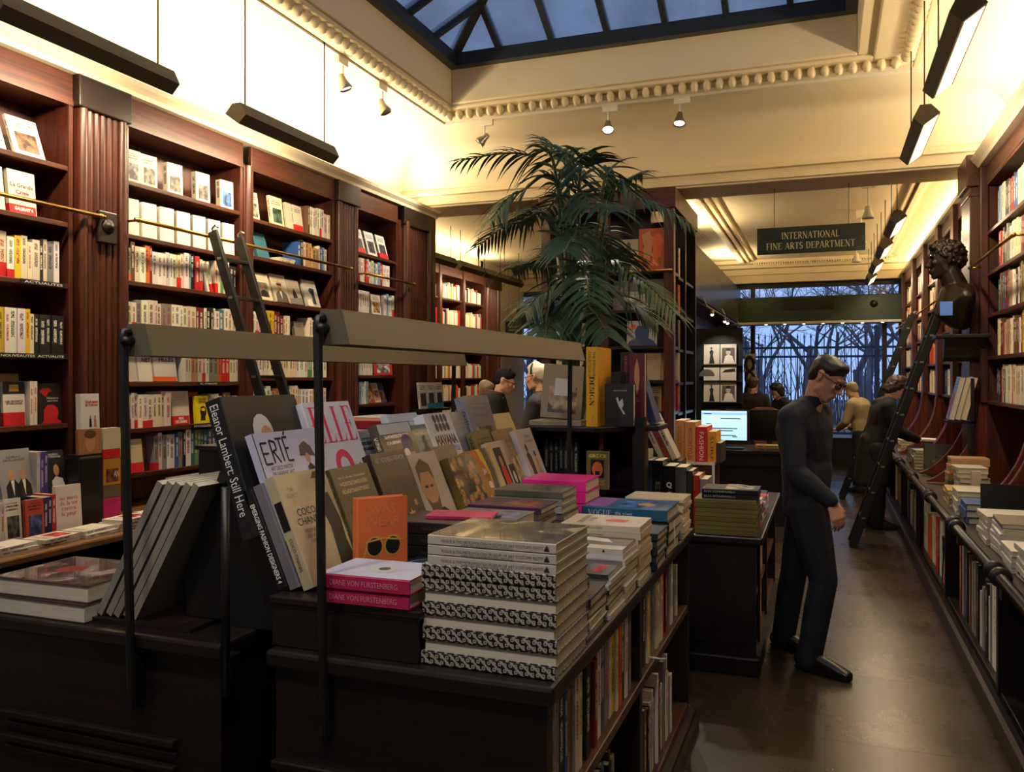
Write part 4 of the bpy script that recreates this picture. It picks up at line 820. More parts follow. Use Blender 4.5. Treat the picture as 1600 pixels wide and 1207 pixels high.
def photo_mat(name, cols, scale):
    m, nt, bb = newmat(name); t_ = N(nt, 'ShaderNodeTexCoord'); n = N(nt, 'ShaderNodeTexNoise'); n.inputs['Scale'].default_value = scale; n.inputs['Detail'].default_value = 4; n.inputs['Distortion'].default_value = 1.2; nt.links.new(t_.outputs['Object'], n.inputs['Vector'])
    r = N(nt, 'ShaderNodeValToRGB'); e = r.color_ramp.elements; e[0].position = 0.36; e[1].position = 0.66; e[0].color = (*lin(cols[0]), 1); e[1].color = (*lin(cols[2]), 1); q_ = e.new(0.52); q_.color = (*lin(cols[1]), 1)
    nt.links.new(n.outputs[0], r.inputs[0]); nt.links.new(r.outputs[0], bb.inputs['Base Color']); setp(bb, Roughness=0.25, Coat_Weight=0.6); return m
# ------------------------------------------------------------------ the sloping display, lower row on the riser and upper row on the step
GS = 'books on the sloping display'
def slope(tier, y, t, w, h, cover, label, lean=0.40, back=0.0, name='art_book', group=None, dz=0.0, **k):
    X, z = ((-1.245-back, ZR), (-1.378-back, 1.1705))[tier]; z += dz
    return faced(name, -1, X, y, z, t, w, h, cover, label, group, lean=lean, hard=k.pop('hard', True), glossy=k.pop('glossy', True), **k)
# upper row
LT = 0.055
o = slope(1, 1.86, LT, 0.34, 0.39, (24, 24, 26), 'big black photograph book with white spine title, highest of the near end', lean=0.33, back=0.03, txt=0.0, glossy=False)
spine_text(o, 'Eleanor Lambert: Still Here', LT, 0.39, 0.52, INK['white'], at=0.56, length=0.80); front_flat(o, 'picture', ell(0.42, 0.72, 0.13, 0.14), LT, 0.34, 0.39, INK['silver']); front_flat(o, 'picture', [(0.2, 0.1), (0.3, 0.5), (0.55, 0.55), (0.7, 0.1)], LT, 0.34, 0.39, INK['dim'], 0.0012)
front_flat(o, 'picture', ell(0.46, 0.66, 0.09, 0.11), LT, 0.34, 0.39, INK['tan'], 0.0012)
t, w, h = 0.022, 0.29, 0.30
o = slope(1, 1.875, t, w, h, (188, 188, 206), 'pale lilac book with tall black hand-drawn title and fan-hatted lady', lean=0.38, back=-0.045, txt=0.0, hard=False)
o.children[0].name = 'pages'
front_flat(o, 'spine_strip', [(-0.0, 0.0), (-0.0, 1.0), (0.012, 1.0), (0.012, 0.0)], t, w, h, INK['black'])
b = MB()   # hand-drawn capitals E R T E
def stroke(bb, pts, wd):
    for p, q in zip(pts, pts[1:]):
        p, q = Vector((*p, 0)), Vector((*q, 0)); d = (q-p).normalized(); n = Vector((-d.y, d.x, 0))*wd/2
        bb.add([p-n, q-n, q+n, p+n], [(0, 1, 2, 3)])
ER = [[(0.02, 0.62), (0.02, 0.9), (0.05, 0.9)], [(0.02, 0.9), (0.13, 0.9)], [(0.02, 0.76), (0.12, 0.76)], [(0.02, 0.62), (0.14, 0.62)], [(0.18, 0.62), (0.18, 0.93)], [(0.18, 0.93), (0.27, 0.90), (0.27, 0.80), (0.18, 0.77)], [(0.21, 0.77), (0.29, 0.62)],
      [(0.29, 0.94), (0.41, 0.94)], [(0.35, 0.94), (0.35, 0.63)], [(0.43, 0.63), (0.43, 0.95), (0.52, 0.95)], [(0.43, 0.80), (0.50, 0.80)], [(0.43, 0.63), (0.53, 0.63)], [(0.47, 0.98), (0.50, 1.03)]]
for s_ in ER: stroke(b, [((x*0.86+0.06)*w, (0.70+(z-0.62)*0.72)*h) for x, z in s_], 0.006)
link('lettering', b.mesh('lettering', INK['black']), o, basis((t/2+0.0009, 0, 0), (0, 1, 0), (0, 0, 1), (1, 0, 0)))
for k, s_ in enumerate(('ART DECO MASTER', 'OF GRAPHIC ART', '& ILLUSTRATION')): letters(o, s_, 0.10, 0.012, (t/2+0.0009, 0.085, (0.655-0.055*k)*h), (0, 1, 0), (0, 0, 1), INK['dim'])
P = lambda poly, mt, l=0.0008: front_flat(o, 'picture', poly, t, w, h, INK[mt], l)
P([(0.63, 0.74), (0.66, 0.84), (0.76, 0.88), (0.85, 0.82), (0.88, 0.72), (0.78, 0.73)], 'dim'); P(ell(0.745, 0.71, 0.035, 0.05), 'tan', 0.0012)
P([(0.72, 0.40), (0.70, 0.62), (0.76, 0.66), (0.81, 0.62), (0.86, 0.40)], 'black'); P([(0.60, 0.34), (0.68, 0.60), (0.72, 0.56), (0.66, 0.34)], 'tan', 0.001); P([(0.82, 0.58), (0.93, 0.56), (1.0, 0.46), (1.0, 0.2), (0.9, 0.34), (0.8, 0.40)], 'dim', 0.001); P([(0.62, 0.0), (0.72, 0.42), (0.86, 0.42), (0.98, 0.0)], 'black', 0.0009)
t, w, h = 0.03, 0.27, 0.32
o = slope(1, 2.19, t, w, h, (206, 206, 214), 'white book with tall pink serif capitals and pink letter O', lean=0.36, back=0.012, txt=0.0, dz=0.05, glossy=False)
b = MB()
def didone(ch, x, z, cw, chh):
    T, s = cw*0.26, chh*0.022
    b.box(x+cw*0.14, z, 0, x+cw*0.14+T, z+chh, 0.0004); b.box(x, z, 0, x+cw*(0.92 if ch else 0.92), z+s, 0.0004); b.box(x, z+chh-s, 0, x+(cw*0.92 if ch == 'E' else cw*0.55), z+chh, 0.0004)
    b.prism([(x+cw*0.92, z), (x+cw*0.92, z+chh*0.24), (x+cw*0.86, z+chh*0.10), (x+cw*0.70, z)], 'Z', 0, 0.0004)
    if ch == 'E':
        b.prism([(x+cw*0.92, z+chh), (x+cw*0.92, z+chh*0.78), (x+cw*0.86, z+chh*0.90), (x+cw*0.70, z+chh)], 'Z', 0, 0.0004); b.box(x, z+chh*0.49, 0, x+cw*0.66, z+chh*0.49+s, 0.0004); b.box(x+cw*0.62, z+chh*0.40, 0, x+cw*0.68, z+chh*0.60, 0.0004)
for k, ch in enumerate('ELLE'): didone(ch, w*(0.07+0.23*k), h*0.58, w*0.20, h*0.37)
link('lettering', b.mesh('lettering', INK['pink']), o, basis((t/2+0.0006, 0, 0), (0, 1, 0), (0, 0, 1), (1, 0, 0)))
ring = [(0.5+0.19*math.cos(2*PI*k/28), 0.33+0.17*math.sin(2*PI*k/28)) for k in range(28)]; ringi = [(0.5+0.095*math.cos(2*PI*k/28), 0.33+0.095*math.sin(2*PI*k/28)) for k in range(28)]
b = MB(); b.add([(p[0]*w, p[1]*h, 0) for p in ring+ringi], [(k, (k+1) % 28, 28+(k+1) % 28, 28+k) for k in range(28)]); link('lettering', b.mesh('lettering', INK['pink']), o, basis((t/2+0.0009, 0, 0), (0, 1, 0), (0, 0, 1), (1, 0, 0)))
front_flat(o, 'picture', [(0.0, 0.0), (0.08, 0.18), (0.3, 0.1), (0.62, 0.14), (0.82, 0.34), (0.90, 0.28), (0.84, 0.18), (1.0, 0.1), (1.0, 0.0)], t, w, h, INK['black'])
o = slope(1, 2.47, 0.03, 0.24, 0.26, (150, 150, 150), 'grey book with yellow stripes on its top edge, behind the pink lettered one', lean=0.36, back=0.03, pic=(190, 196, 40))
t, w, h = 0.03, 0.25, 0.29
o = slope(1, 2.52, t, w, h, (86, 78, 66), 'brown collage fashion book with violet and white photographs', lean=0.40, back=-0.055, pic=(150, 140, 130), ink=(220, 214, 200), hard=False)
front_flat(o, 'picture', [(0.03, 0.86), (0.03, 0.99), (0.97, 0.99), (0.97, 0.86)], t, w, h, INK['silver']); front_flat(o, 'picture', ell(0.72, 0.74, 0.16, 0.1), t, w, h, plain('violet print', (70, 60, 100), 0.4)); front_flat(o, 'picture', ell(0.62, 0.6, 0.08, 0.06), t, w, h, INK['white'], 0.0012)
o = slope(1, 2.78, 0.03, 0.24, 0.27, (120, 132, 130), 'grey-green book with dark tree trunks on its cover', lean=0.40, back=-0.04, pic=(40, 46, 40), ink=(90, 110, 120))
for cx in (0.35, 0.7): front_flat(o, 'picture', [(cx-0.12, 0.02), (cx-0.05, 0.8), (cx+0.06, 0.85), (cx+0.1, 0.02)], 0.03, 0.24, 0.27, INK['dim'])
slope(1, 2.72, 0.03, 0.24, 0.31, (186, 196, 212), 'pale blue and white book standing behind the tree book', lean=0.34, back=0.02, txt=0.4)
t, w, h = 0.05, 0.24, 0.30
o = slope(1, 2.92, t, w, h, (206, 206, 210), 'white book with two rows of dark ovals above a brown and blue title', lean=0.38, back=-0.035, txt=0.0)
front_text(o, 'HAVANA', t, w, h, 0.56, 0.62, 0.80, 0.14, INK['brown'], 0.05); front_text(o, 'STREET STYLE', t, w, h, 0.56, 0.49, 0.78, 0.075, INK['blue'], 0.03)
for k in range(4):
    for j in range(2): front_flat(o, 'picture', ell(0.34+0.14*k, 0.80+0.12*j, 0.062, 0.062, 10), t, w, h, INK['dim'])
spine_text(o, 'STREET STYLE', t, h, 0.4, INK['blue'], 0.6, 0.4)
o = slope(1, 3.52, 0.045, 0.26, 0.33, (84, 120, 150), 'tall blue book with golden-haired figure, rearmost at the far end', lean=0.26, back=0.085, dz=0.02, txt=0.0)
front_flat(o, 'picture', [(0.25, 0.0), (0.3, 0.6), (0.45, 0.9), (0.62, 0.9), (0.72, 0.6), (0.7, 0.0)], 0.045, 0.26, 0.33, INK['gold']); front_flat(o, 'picture', ell(0.55, 0.7, 0.08, 0.09), 0.045, 0.26, 0.33, INK['tan'], 0.0012)
slope(1, 3.24, 0.03, 0.2, 0.30, (150, 150, 148), 'plain grey book beside the white book of dark ovals', lean=0.36, back=0.0, txt=0.2)
o = slope(1, 3.36, 0.05, 0.27, 0.36, (128, 128, 132), 'large silver-grey mottled book, tallest past the dark ovals', lean=0.30, back=-0.01, pic=(150, 140, 120), txt=0.3)
spine_text(o, 'OUTDOOR', 0.05, 0.38, 0.5, INK['black'], 0.6, 0.35)
o = slope(1, 3.62, 0.05, 0.26, 0.27, (206, 186, 130), 'shiny pale gold book beside the large silver-grey one', lean=0.42, back=-0.03, txt=0.0)
letters(o, '33', 0.035, 0.05, (0, -0.0009, 0.06), (0, 0, -1), (1, 0, 0), INK['black'], 0.05)
# lower row
o = slope(0, 1.86, 0.03, 0.24, 0.275, (30, 28, 30), 'black fashion designers book, its white and red spine title showing', lean=0.42, back=0.075, txt=0.0)
spine_text(o, 'EMERGING FASHION DESIGNERS 4', 0.03, 0.275, 0.5, INK['white'], 0.45, 0.8, bold=0.02)
slope(0, 1.865, 0.032, 0.24, 0.29, (118, 112, 116), 'grey book between the black designers spine and the cream one', lean=0.42, back=0.04, txt=0.0)
t, w, h = 0.034, 0.235, 0.31
o = slope(0, 1.87, t, w, h, (186, 170, 132), 'cream book with black-dressed woman and dark letters on her left', lean=0.41, txt=0.0)
front_text(o, 'THE\nWORLD\nOF', t, w, h, 0.20, 0.80, 0.22, 0.16, INK['tan']); front_text(o, 'COCO\nCHANEL', t, w, h, 0.36, 0.60, 0.46, 0.15, INK['black']); front_text(o, 'FRIENDS\nFASHION\nFAME', t, w, h, 0.34, 0.42, 0.3, 0.13, INK['dim'])
front_flat(o, 'picture', [(0.66, 0.06), (0.72, 0.45), (0.66, 0.66), (0.74, 0.78), (0.9, 0.76), (0.97, 0.5), (0.94, 0.3), (0.99, 0.06)], t, w, h, INK['black']); front_flat(o, 'picture', ell(0.8, 0.86, 0.09, 0.08), t, w, h, INK['tan']); front_flat(o, 'picture', [(0.66, 0.92), (0.74, 0.98), (0.92, 0.97), (0.94, 0.9)], t, w, h, INK['brown'], 0.0012)
flat(o, 'spine_label', [(-0.012, -0.04), (0.012, -0.04), (0.012, 0.04), (-0.012, 0.04)], (0, -0.0008, 0.20), (1, 0, 0), (0, 0, 1), INK['black'])
spine_text(o, 'COCO CHANEL', t, h, 0.3, INK['dim'], 0.3, 0.3)
o = slope(0, 2.13, 0.03, 0.22, 0.30, (92, 86, 52), 'olive foliage-patterned book between the cream and brown floral ones', lean=0.40, pic=(120, 116, 80), ink=(190, 180, 130), back=0.005)
t, w, h = 0.03, 0.235, 0.325
o = slope(0, 2.37, t, w, h, (52, 38, 28), 'dark brown book with embroidered gold flowers and capitals along its top', lean=0.40, txt=0.0)
front_text(o, 'ART NOUVEAU FASHION', t, w, h, 0.5, 0.92, 0.84, 0.055, INK['silver'], 0.02)
for cx, cz, r_ in ((0.3, 0.62, 0.1), (0.55, 0.55, 0.08), (0.75, 0.66, 0.07), (0.35, 0.4, 0.08), (0.6, 0.3, 0.11), (0.3, 0.2, 0.08), (0.8, 0.42, 0.07), (0.62, 0.12, 0.07), (0.16, 0.32, 0.06)):
    front_flat(o, 'picture', [(cx+r_*(1 if k % 2 else 0.5)*math.cos(k*PI/6), cz+r_*0.75*(1 if k % 2 else 0.5)*math.sin(k*PI/6)) for k in range(12)], t, w, h, INK['tan'] if cz < 0.45 else INK['brown'])
t, w, h = 0.03, 0.22, 0.30
o = slope(0, 2.62, t, w, h, (186, 176, 162), 'pale book filled by a bearded man portrait', lean=0.40, txt=0.0, back=0.004)
P = lambda poly, mt, l=0.0008: front_flat(o, 'picture', poly, t, w, h, INK[mt], l)
P([(0.0, 0.0), (0.05, 0.22), (0.3, 0.3), (0.62, 0.3), (0.95, 0.16), (1.0, 0.0)], 'black'); P(ell(0.36, 0.56, 0.26, 0.30, 20), 'tan', 0.0010); P([(0.1, 0.62), (0.12, 0.84), (0.36, 0.93), (0.6, 0.84), (0.62, 0.64), (0.5, 0.76), (0.2, 0.76)], 'brown', 0.0013); P([(0.14, 0.46), (0.2, 0.28), (0.36, 0.24), (0.52, 0.28), (0.58, 0.46), (0.46, 0.38), (0.26, 0.38)], 'brown', 0.0013); P([(0.22, 0.57), (0.22, 0.60), (0.32, 0.60), (0.32, 0.57)], 'black', 0.0013); P([(0.40, 0.57), (0.40, 0.60), (0.5, 0.60), (0.5, 0.57)], 'black', 0.0013); P([(0.3, 0.0), (0.36, 0.26), (0.46, 0.26), (0.54, 0.0)], 'white', 0.0013)
slope(0, 2.84, 0.028, 0.22, 0.31, (120, 112, 98), 'grey-brown book edge between the portrait and floral pattern', lean=0.40, back=0.02, txt=0.0)
def floral():
    m, nt, bb = newmat('orange and black floral print'); t_ = N(nt, 'ShaderNodeTexCoord'); v = N(nt, 'ShaderNodeTexVoronoi'); v.inputs['Scale'].default_value = 26; nt.links.new(t_.outputs['Object'], v.inputs['Vector'])
    r = N(nt, 'ShaderNodeValToRGB'); e = r.color_ramp; e.elements[0].position = 0.0; e.elements[0].color = (*lin((224, 120, 84)), 1); e.elements[1].position = 0.62; e.elements[1].color = (*lin((40, 34, 24)), 1)
    for p_, c_ in ((0.24, (230, 140, 96)), (0.30, (70, 52, 30)), (0.38, (196, 160, 96)), (0.5, (120, 90, 44))): q_ = e.elements.new(p_); q_.color = (*lin(c_), 1)
    nt.links.new(v.outputs['Distance'], r.inputs[0]); nt.links.new(r.outputs[0], bb.inputs['Base Color']); setp(bb, Roughness=0.35, Coat_Weight=0.5); return m
t, w, h = 0.03, 0.235, 0.265
o = slope(0, 2.885, t, w, h, (120, 96, 50), 'ochre book covered in orange and black floral pattern', lean=0.40, txt=0.0, back=-0.012)
front_flat(o, 'floral_print', [(0.02, 0.01), (0.99, 0.01), (0.99, 0.99), (0.02, 0.99)], t, w, h, floral()); front_flat(o, 'title_plate', [(0.34, 0.42), (0.66, 0.42), (0.66, 0.56), (0.34, 0.56)], t, w, h, INK['black'], 0.0014)
t, w, h = 0.03, 0.22, 0.27
o = slope(0, 3.10, t, w, h, (176, 130, 56), 'mustard and orange striped book with fat pale letters', lean=0.40, txt=0.0, back=0.006)
for k, c in enumerate(('orange', 'yellow', 'dim')): front_flat(o, 'stripe', [(0.2+0.25*k, 1.0), (0.4+0.25*k, 1.0), (0.8+0.1*k, 0.6), (0.8+0.05*k, 0.2), (0.7, 0.2), (0.66+0.06*k, 0.6)], t, w, h, INK[c], 0.0009+0.0002*k)
for k, s_ in enumerate(('le', 'jay', 'e', 'love')): front_text(o, s_, t, w, h, 0.62, 0.86-0.22*k, 0.2+0.12*(len(s_) > 2)+0.1*(len(s_) > 3), 0.12, INK['white'], 0.06)
t, w, h = 0.03, 0.22, 0.29
slope(0, 3.28, 0.03, 0.2, 0.34, (120, 110, 70), 'olive-gold book rising behind the painting one', lean=0.36, back=0.04, pic=(140, 130, 90))
o = slope(0, 3.33, t, w, h, (206, 196, 176), 'white book with yellow spine edge and two dark paintings', lean=0.40, txt=0.0)
front_flat(o, 'picture', [(0.0, 0.0), (0.0, 1.0), (0.08, 1.0), (0.08, 0.0)], t, w, h, INK['yellow']); front_flat(o, 'picture', [(0.2, 0.2), (0.2, 0.9), (0.6, 0.9), (0.6, 0.2)], t, w, h, INK['black']); front_flat(o, 'picture', [(0.28, 0.2), (0.3, 0.6), (0.5, 0.6), (0.55, 0.2)], t, w, h, INK['red'], 0.0012); front_flat(o, 'picture', ell(0.4, 0.68, 0.08, 0.09), t, w, h, INK['tan'], 0.0012); front_flat(o, 'picture', [(0.68, 0.15), (0.68, 0.6), (0.97, 0.6), (0.97, 0.15)], t, w, h, INK['black']); front_flat(o, 'picture', ell(0.82, 0.4, 0.07, 0.1), t, w, h, INK['silver'], 0.0012)
o = slope(0, 3.50, 0.03, 0.2, 0.34, (150, 126, 80), 'crumpled gold-wrapped book beside the white couple book', lean=0.40, pic=(190, 170, 120), txt=0.2)
t, w, h = 0.05, 0.22, 0.32
o = slope(0, 3.64, t, w, h, (204, 200, 202), 'white book with standing couple in brown, at the far end', lean=0.38, txt=0.0, back=-0.02)
front_text(o, 'Opéra\nComique', t, w, h, 0.6, 0.84, 0.5, 0.14, INK['dim'])
front_flat(o, 'picture', [(0.2, 0.02), (0.24, 0.4), (0.18, 0.6), (0.3, 0.66), (0.44, 0.58), (0.46, 0.02)], t, w, h, INK['brown']); front_flat(o, 'picture', ell(0.31, 0.71, 0.07, 0.06), t, w, h, INK['brown']); front_flat(o, 'picture', [(0.55, 0.02), (0.52, 0.2), (0.62, 0.4), (0.66, 0.55), (0.76, 0.5), (0.8, 0.36), (0.98, 0.1), (0.98, 0.02)], t, w, h, INK['tan']); front_flat(o, 'picture', ell(0.69, 0.60, 0.06, 0.05), t, w, h, INK['brown'])
spine_text(o, 'RÉJANE', t, h, 0.5, INK['dim'], 0.2, 0.25)
# ------------------------------------------------------------------ flat piles on the aisle side
def ring_pat():
    m, nt, bb = newmat('black and grey chain-link print'); L = nt.links; t_ = N(nt, 'ShaderNodeTexCoord'); mp = N(nt, 'ShaderNodeMapping'); mp.inputs['Rotation'].default_value = (0, 0, PI/4)
    s = N(nt, 'ShaderNodeSeparateXYZ'); L.new(t_.outputs['Object'], s.inputs[0]); c = N(nt, 'ShaderNodeCombineXYZ'); ad = N(nt, 'ShaderNodeMath', operation='ADD'); L.new(s.outputs[0], ad.inputs[0]); L.new(s.outputs[1], ad.inputs[1]); L.new(s.outputs[2], c.inputs[0]); L.new(ad.outputs[0], c.inputs[1])
    L.new(c.outputs[0], mp.inputs[0])
    ch = N(nt, 'ShaderNodeTexChecker'); ch.inputs['Scale'].default_value = 105; L.new(mp.outputs[0], ch.inputs[0])
    v = N(nt, 'ShaderNodeTexVoronoi', voronoi_dimensions='2D'); v.inputs['Scale'].default_value = 105; v.inputs['Randomness'].default_value = 0.0; L.new(mp.outputs[0], v.inputs['Vector'])
    r = N(nt, 'ShaderNodeMath', operation='COMPARE'); r.inputs[1].default_value = 0.42; r.inputs[2].default_value = 0.13; L.new(v.outputs['Distance'], r.inputs[0])
    mx = N(nt, 'ShaderNodeMath', operation='MULTIPLY'); L.new(r.outputs[0], mx.inputs[0]); L.new(ch.outputs['Fac'], mx.inputs[1])
    mx2 = N(nt, 'ShaderNodeMath', operation='MAXIMUM'); v2 = N(nt, 'ShaderNodeTexWave'); v2.inputs['Scale'].default_value = 17.0; L.new(mp.outputs[0], v2.inputs['Vector']); g = N(nt, 'ShaderNodeMath', operation='GREATER_THAN'); g.inputs[1].default_value = 0.82; L.new(v2.outputs['Fac'], g.inputs[0])
    L.new(mx.outputs[0], mx2.inputs[0]); L.new(g.outputs[0], mx2.inputs[1])
    r2_ = N(nt, 'ShaderNodeMix', data_type='RGBA'); r2_.inputs[6].default_value = (*lin((26, 22, 22)), 1); r2_.inputs[7].default_value = (*lin((168, 160, 146)), 1); L.new(mx2.outputs[0], r2_.inputs[0]); L.new(r2_.outputs[2], bb.inputs['Base Color']); setp(bb, Roughness=0.4, Coat_Weight=0.3); return m
RINGS = ring_pat()
def recover(o, mat):
    me = o.data.copy(); me.materials.clear(); me.materials.append(mat); o.data = me; return o
z = ZT+0.0006; AX0, AY0 = -0.908, 1.822
for k, sp in enumerate(['-Y', '+Y', '-Y', '+Y', '-Y', '+Y', '-Y', '-Y']):
    o = lying('art_book', AX0+random.uniform(-0.003, 0.003), AY0+random.uniform(-0.002, 0.003), z, 0.0315, 0.27, 0.338, (40, 36, 34), f'chain-link patterned book, {ordn(7-k)} from the top of the tall front pile', 'chain-link books of the front pile', sp, -0.012, hard=True, txt=0.0)
    recover(o, RINGS); z += 0.0300
for k in range(3):
    o = lying('art_book', AX0+0.014, AY0+0.004, z, 0.0232, 0.265, 0.325, (188, 178, 160), ('lower', 'middle', 'topmost')[k]+' cream-spined costume book on the tall front pile', None, '-Y', -0.02, hard=True, glossy=True, txt=0.0, pic=(200, 170, 110) if k == 2 else None)
    spine_text(o, 'VOGUE & THE METROPOLITAN MUSEUM OF ART COSTUME INSTITUTE', 0.0232, 0.325, 0.30, INK['dim'], 0.47, 0.84); letters(o, 'PARTIES EXHIBITIONS PEOPLE', 0.13, 0.005, (-0.007, -0.0009, 0.17), (0, 0, -1), (1, 0, 0), INK['dim'])
    flat(o, 'emblem', [(-0.007, -0.006), (0.007, -0.006), (0.0, 0.008)], (0, -0.0009, 0.022), (0, 0, -1), (0.0, 0, 0) if False else (1, 0, 0), INK['black'])
    if k == 2:
        front_flat(o, 'picture', [(0.02, 0.01), (0.98, 0.01), (0.98, 0.99), (0.02, 0.99)], 0.0232, 0.265, 0.325, photo_mat('photograph with gold reflections', ((60, 60, 64), (124, 112, 86), (206, 192, 146)), 9))  # mottled cover picture, gold reflections of the warm lamps painted into its colours
    z += 0.0239
# raspberry pair on the riser, and the orange book behind
z = ZR+0.0004
for k in range(2):
    o = lying('art_book', -1.185+0.004*k, 1.80-0.004*k, z, 0.036, 0.185, 0.25, (176, 30, 78), ('lower', 'upper')[k]+' of two raspberry-spined books at the riser end', None, '-Y', 0.02, hard=True, txt=0.0)
    spine_text(o, 'DIANE VON FURSTENBERG', 0.036, 0.25, 0.38, plain('pale rose foil', (226, 130, 150), 0.4), 0.5, 0.74)
    front_flat(o, 'cover_sheet', [(0.02, 0.0), (1.0, 0.0), (1.0, 1.0), (0.02, 1.0)], 0.036, 0.185, 0.25, plain('pale lilac board', (196, 196, 214), 0.4))
    front_flat(o, 'picture', [(0.3, 0.32), (0.32, 0.6), (0.7, 0.62), (0.72, 0.34)], 0.036, 0.185, 0.25, INK['silver'], 0.0012); front_flat(o, 'picture', ell(0.5, 0.46, 0.09, 0.06), 0.036, 0.185, 0.25, INK['dim'], 0.0016); z += 0.0368
t, w, h = 0.035, 0.15, 0.225
o = book('art_book', t, w, h, Matrix.Translation((-1.215, 2.025, ZR+0.0005)) @ Matrix.Rotation(math.radians(-38), 4, 'Z'), (232, 116, 58), 'small orange book with black sunglasses standing by the raspberry pair', hard=True, txt=0.0)
front_text(o, 'WAS\nWEAR', t, w, h, 0.5, 0.78, 0.7, 0.26, plain('deep orange print', (226, 140, 84), 0.5))
for cx in (0.34, 0.70): front_flat(o, 'picture', ell(cx, 0.40, 0.17, 0.13, 16), t, w, h, INK['gold']); front_flat(o, 'picture', ell(cx, 0.40, 0.145, 0.11, 16), t, w, h, INK['black'], 0.0012)
front_flat(o, 'picture', [(0.15, 0.47), (0.5, 0.51), (0.9, 0.47), (0.9, 0.45), (0.5, 0.485), (0.15, 0.45)], t, w, h, INK['gold'], 0.0014); front_flat(o, 'picture', [(0.16, 0.4), (0.08, 0.2), (0.11, 0.2), (0.2, 0.38)], t, w, h, INK['gold'], 0.001)
# black books with white flower, and the eye book
z = ZR+0.0004
for k in range(2):
    o = lying('art_book', -1.10, 2.03, z, 0.022, 0.15, 0.19, (30, 30, 34), ('lower', 'upper')[k]+' black book with blue oval rim beside the orange one', None, '-Y', hard=False, txt=0.0, glossy=True)
    spine_text(o, 'GRIMOIRE  le accessoire d\'un couturier', 0.022, 0.19, 0.4, INK['silver'], 0.5, 0.8); z += 0.0226
front_flat(o, 'picture', ell(0.5, 0.5, 0.40, 0.42, 24), 0.022, 0.15, 0.19, INK['silver']); front_flat(o, 'picture', ell(0.5, 0.5, 0.37, 0.40, 24), 0.022, 0.15, 0.19, plain('night blue print', (44, 54, 84), 0.4), 0.0012)
z = ZR+0.0004
for k in range(4):
    o = lying('art_book', -1.195, 2.20, z, 0.034, 0.2, 0.27, (24, 24, 26), f'{("bottom", "third", "second", "top")[k]} black book with small white flower of its pile', None, '-Y', 0.01, hard=True, txt=0.0, glossy=True)
    flat(o, 'emblem', [(0.008*(1 if q % 2 else 0.55)*math.cos(q*PI/5), 0.008*(1 if q % 2 else 0.55)*math.sin(q*PI/5)) for q in range(10)], (0, -0.0009, 0.245), (0, 0, -1), (1, 0, 0), INK['white']); letters(o, 'MUSÉE MAISON  Paris', 0.11, 0.009, (0, -0.0009, 0.12), (0, 0, -1), (1, 0, 0), INK['dim']); z += 0.0347
lying('booklet', -1.13, 2.28, z, 0.008, 0.12, 0.2, (206, 60, 104), 'thin pink booklet lying on the black flower books', None, '-Y', 0.2, txt=0.3)
# piles behind the front pile, along the table edge
EX = -0.575
def epile(y, n, t, w, h, cols, what, x1=EX, z0=ZT+0.0006, spine='-Y', jit=0.006, hard=True, deco=None, topkw=None, name='art_book', side=None):
    z = z0
    for j in range(n):
        top = j == n-1; c = cols[j % len(cols)]
        lb = (what if n == 1 else f'{what}, {"topmost" if top else ordn(n-1-j)+" down"}')
        kw = dict(txt=0.0, glossy=True, hard=hard)
        if top and topkw: kw.update(topkw)
        s_ = spine if (side is None or j % 2 == 0) else side
        o = lying(name, x1-(h if s_ in ('-Y', '+Y') else w)+random.uniform(-jit, jit), y+random.uniform(-jit, jit), z, t, w if s_ in ('-Y', '+Y') else w, h, c, lb, None, s_, random.uniform(-0.03, 0.03), **kw)
        if deco: deco(o, j, top, t, w, h)
        z += t+0.0008
    return z
def d_dark(o, j, top, t, w, h):
    if top: front_flat(o, 'picture', [(0.05, 0.6), (0.95, 0.55), (0.95, 0.95), (0.05, 0.98)], t, w, h, INK['rose'])
epile(2.115, 4, 0.028, 0.2, 0.27, [(44, 40, 38), (200, 192, 176), (40, 38, 36), (48, 44, 42)], 'dark textured book of pile right behind the front pile', deco=d_dark)
def d_photo(o, j, top, t, w, h):
    if top:
        front_flat(o, 'picture', [(0.1, 0.3), (0.3, 0.55), (0.5, 0.5), (0.55, 0.8), (0.2, 0.95), (0.05, 0.7)], t, w, h, INK['silver']); letters(o, 'MODE', w*0.5, h*0.12, (t/2+0.0012, w*0.4, h*0.16), (0, 1, 0), (0, 0, 1), INK['red'], 0.04)
epile(2.335, 9, 0.0135, 0.19, 0.26, [(206, 200, 188), (52, 50, 52), (190, 184, 170)], 'black and white photo magazine with red letters, of pile', deco=d_photo, topkw=dict(), hard=False, name='magazine') if False else epile(2.335, 9, 0.0135, 0.19, 0.26, [(206, 200, 188), (190, 184, 170), (46, 46, 50)], 'photo magazine of pile with black cover and red letters', deco=d_photo, hard=False, name='magazine')
def d_white(o, j, top, t, w, h):
    if top:
        front_flat(o, 'picture', [(0.3, 0.0), (0.98, 0.0), (0.98, 1.0), (0.3, 1.0)], t, w, h, INK['dim']); front_flat(o, 'picture', [(0.5, 0.2), (0.8, 0.3), (0.9, 0.6), (0.6, 0.55)], t, w, h, INK['silver'], 0.0012); flat(o, 'emblem', ell(0, 0, 0.004, 0.004, 10), (0, -0.0009, 0.06), (0, 0, -1), (1, 0, 0), INK['black'])
epile(2.53, 10, 0.0155, 0.19, 0.27, [(216, 212, 204), (204, 196, 180)], 'white-spined photo magazine of pile with grey top', deco=d_white, hard=False, name='magazine')
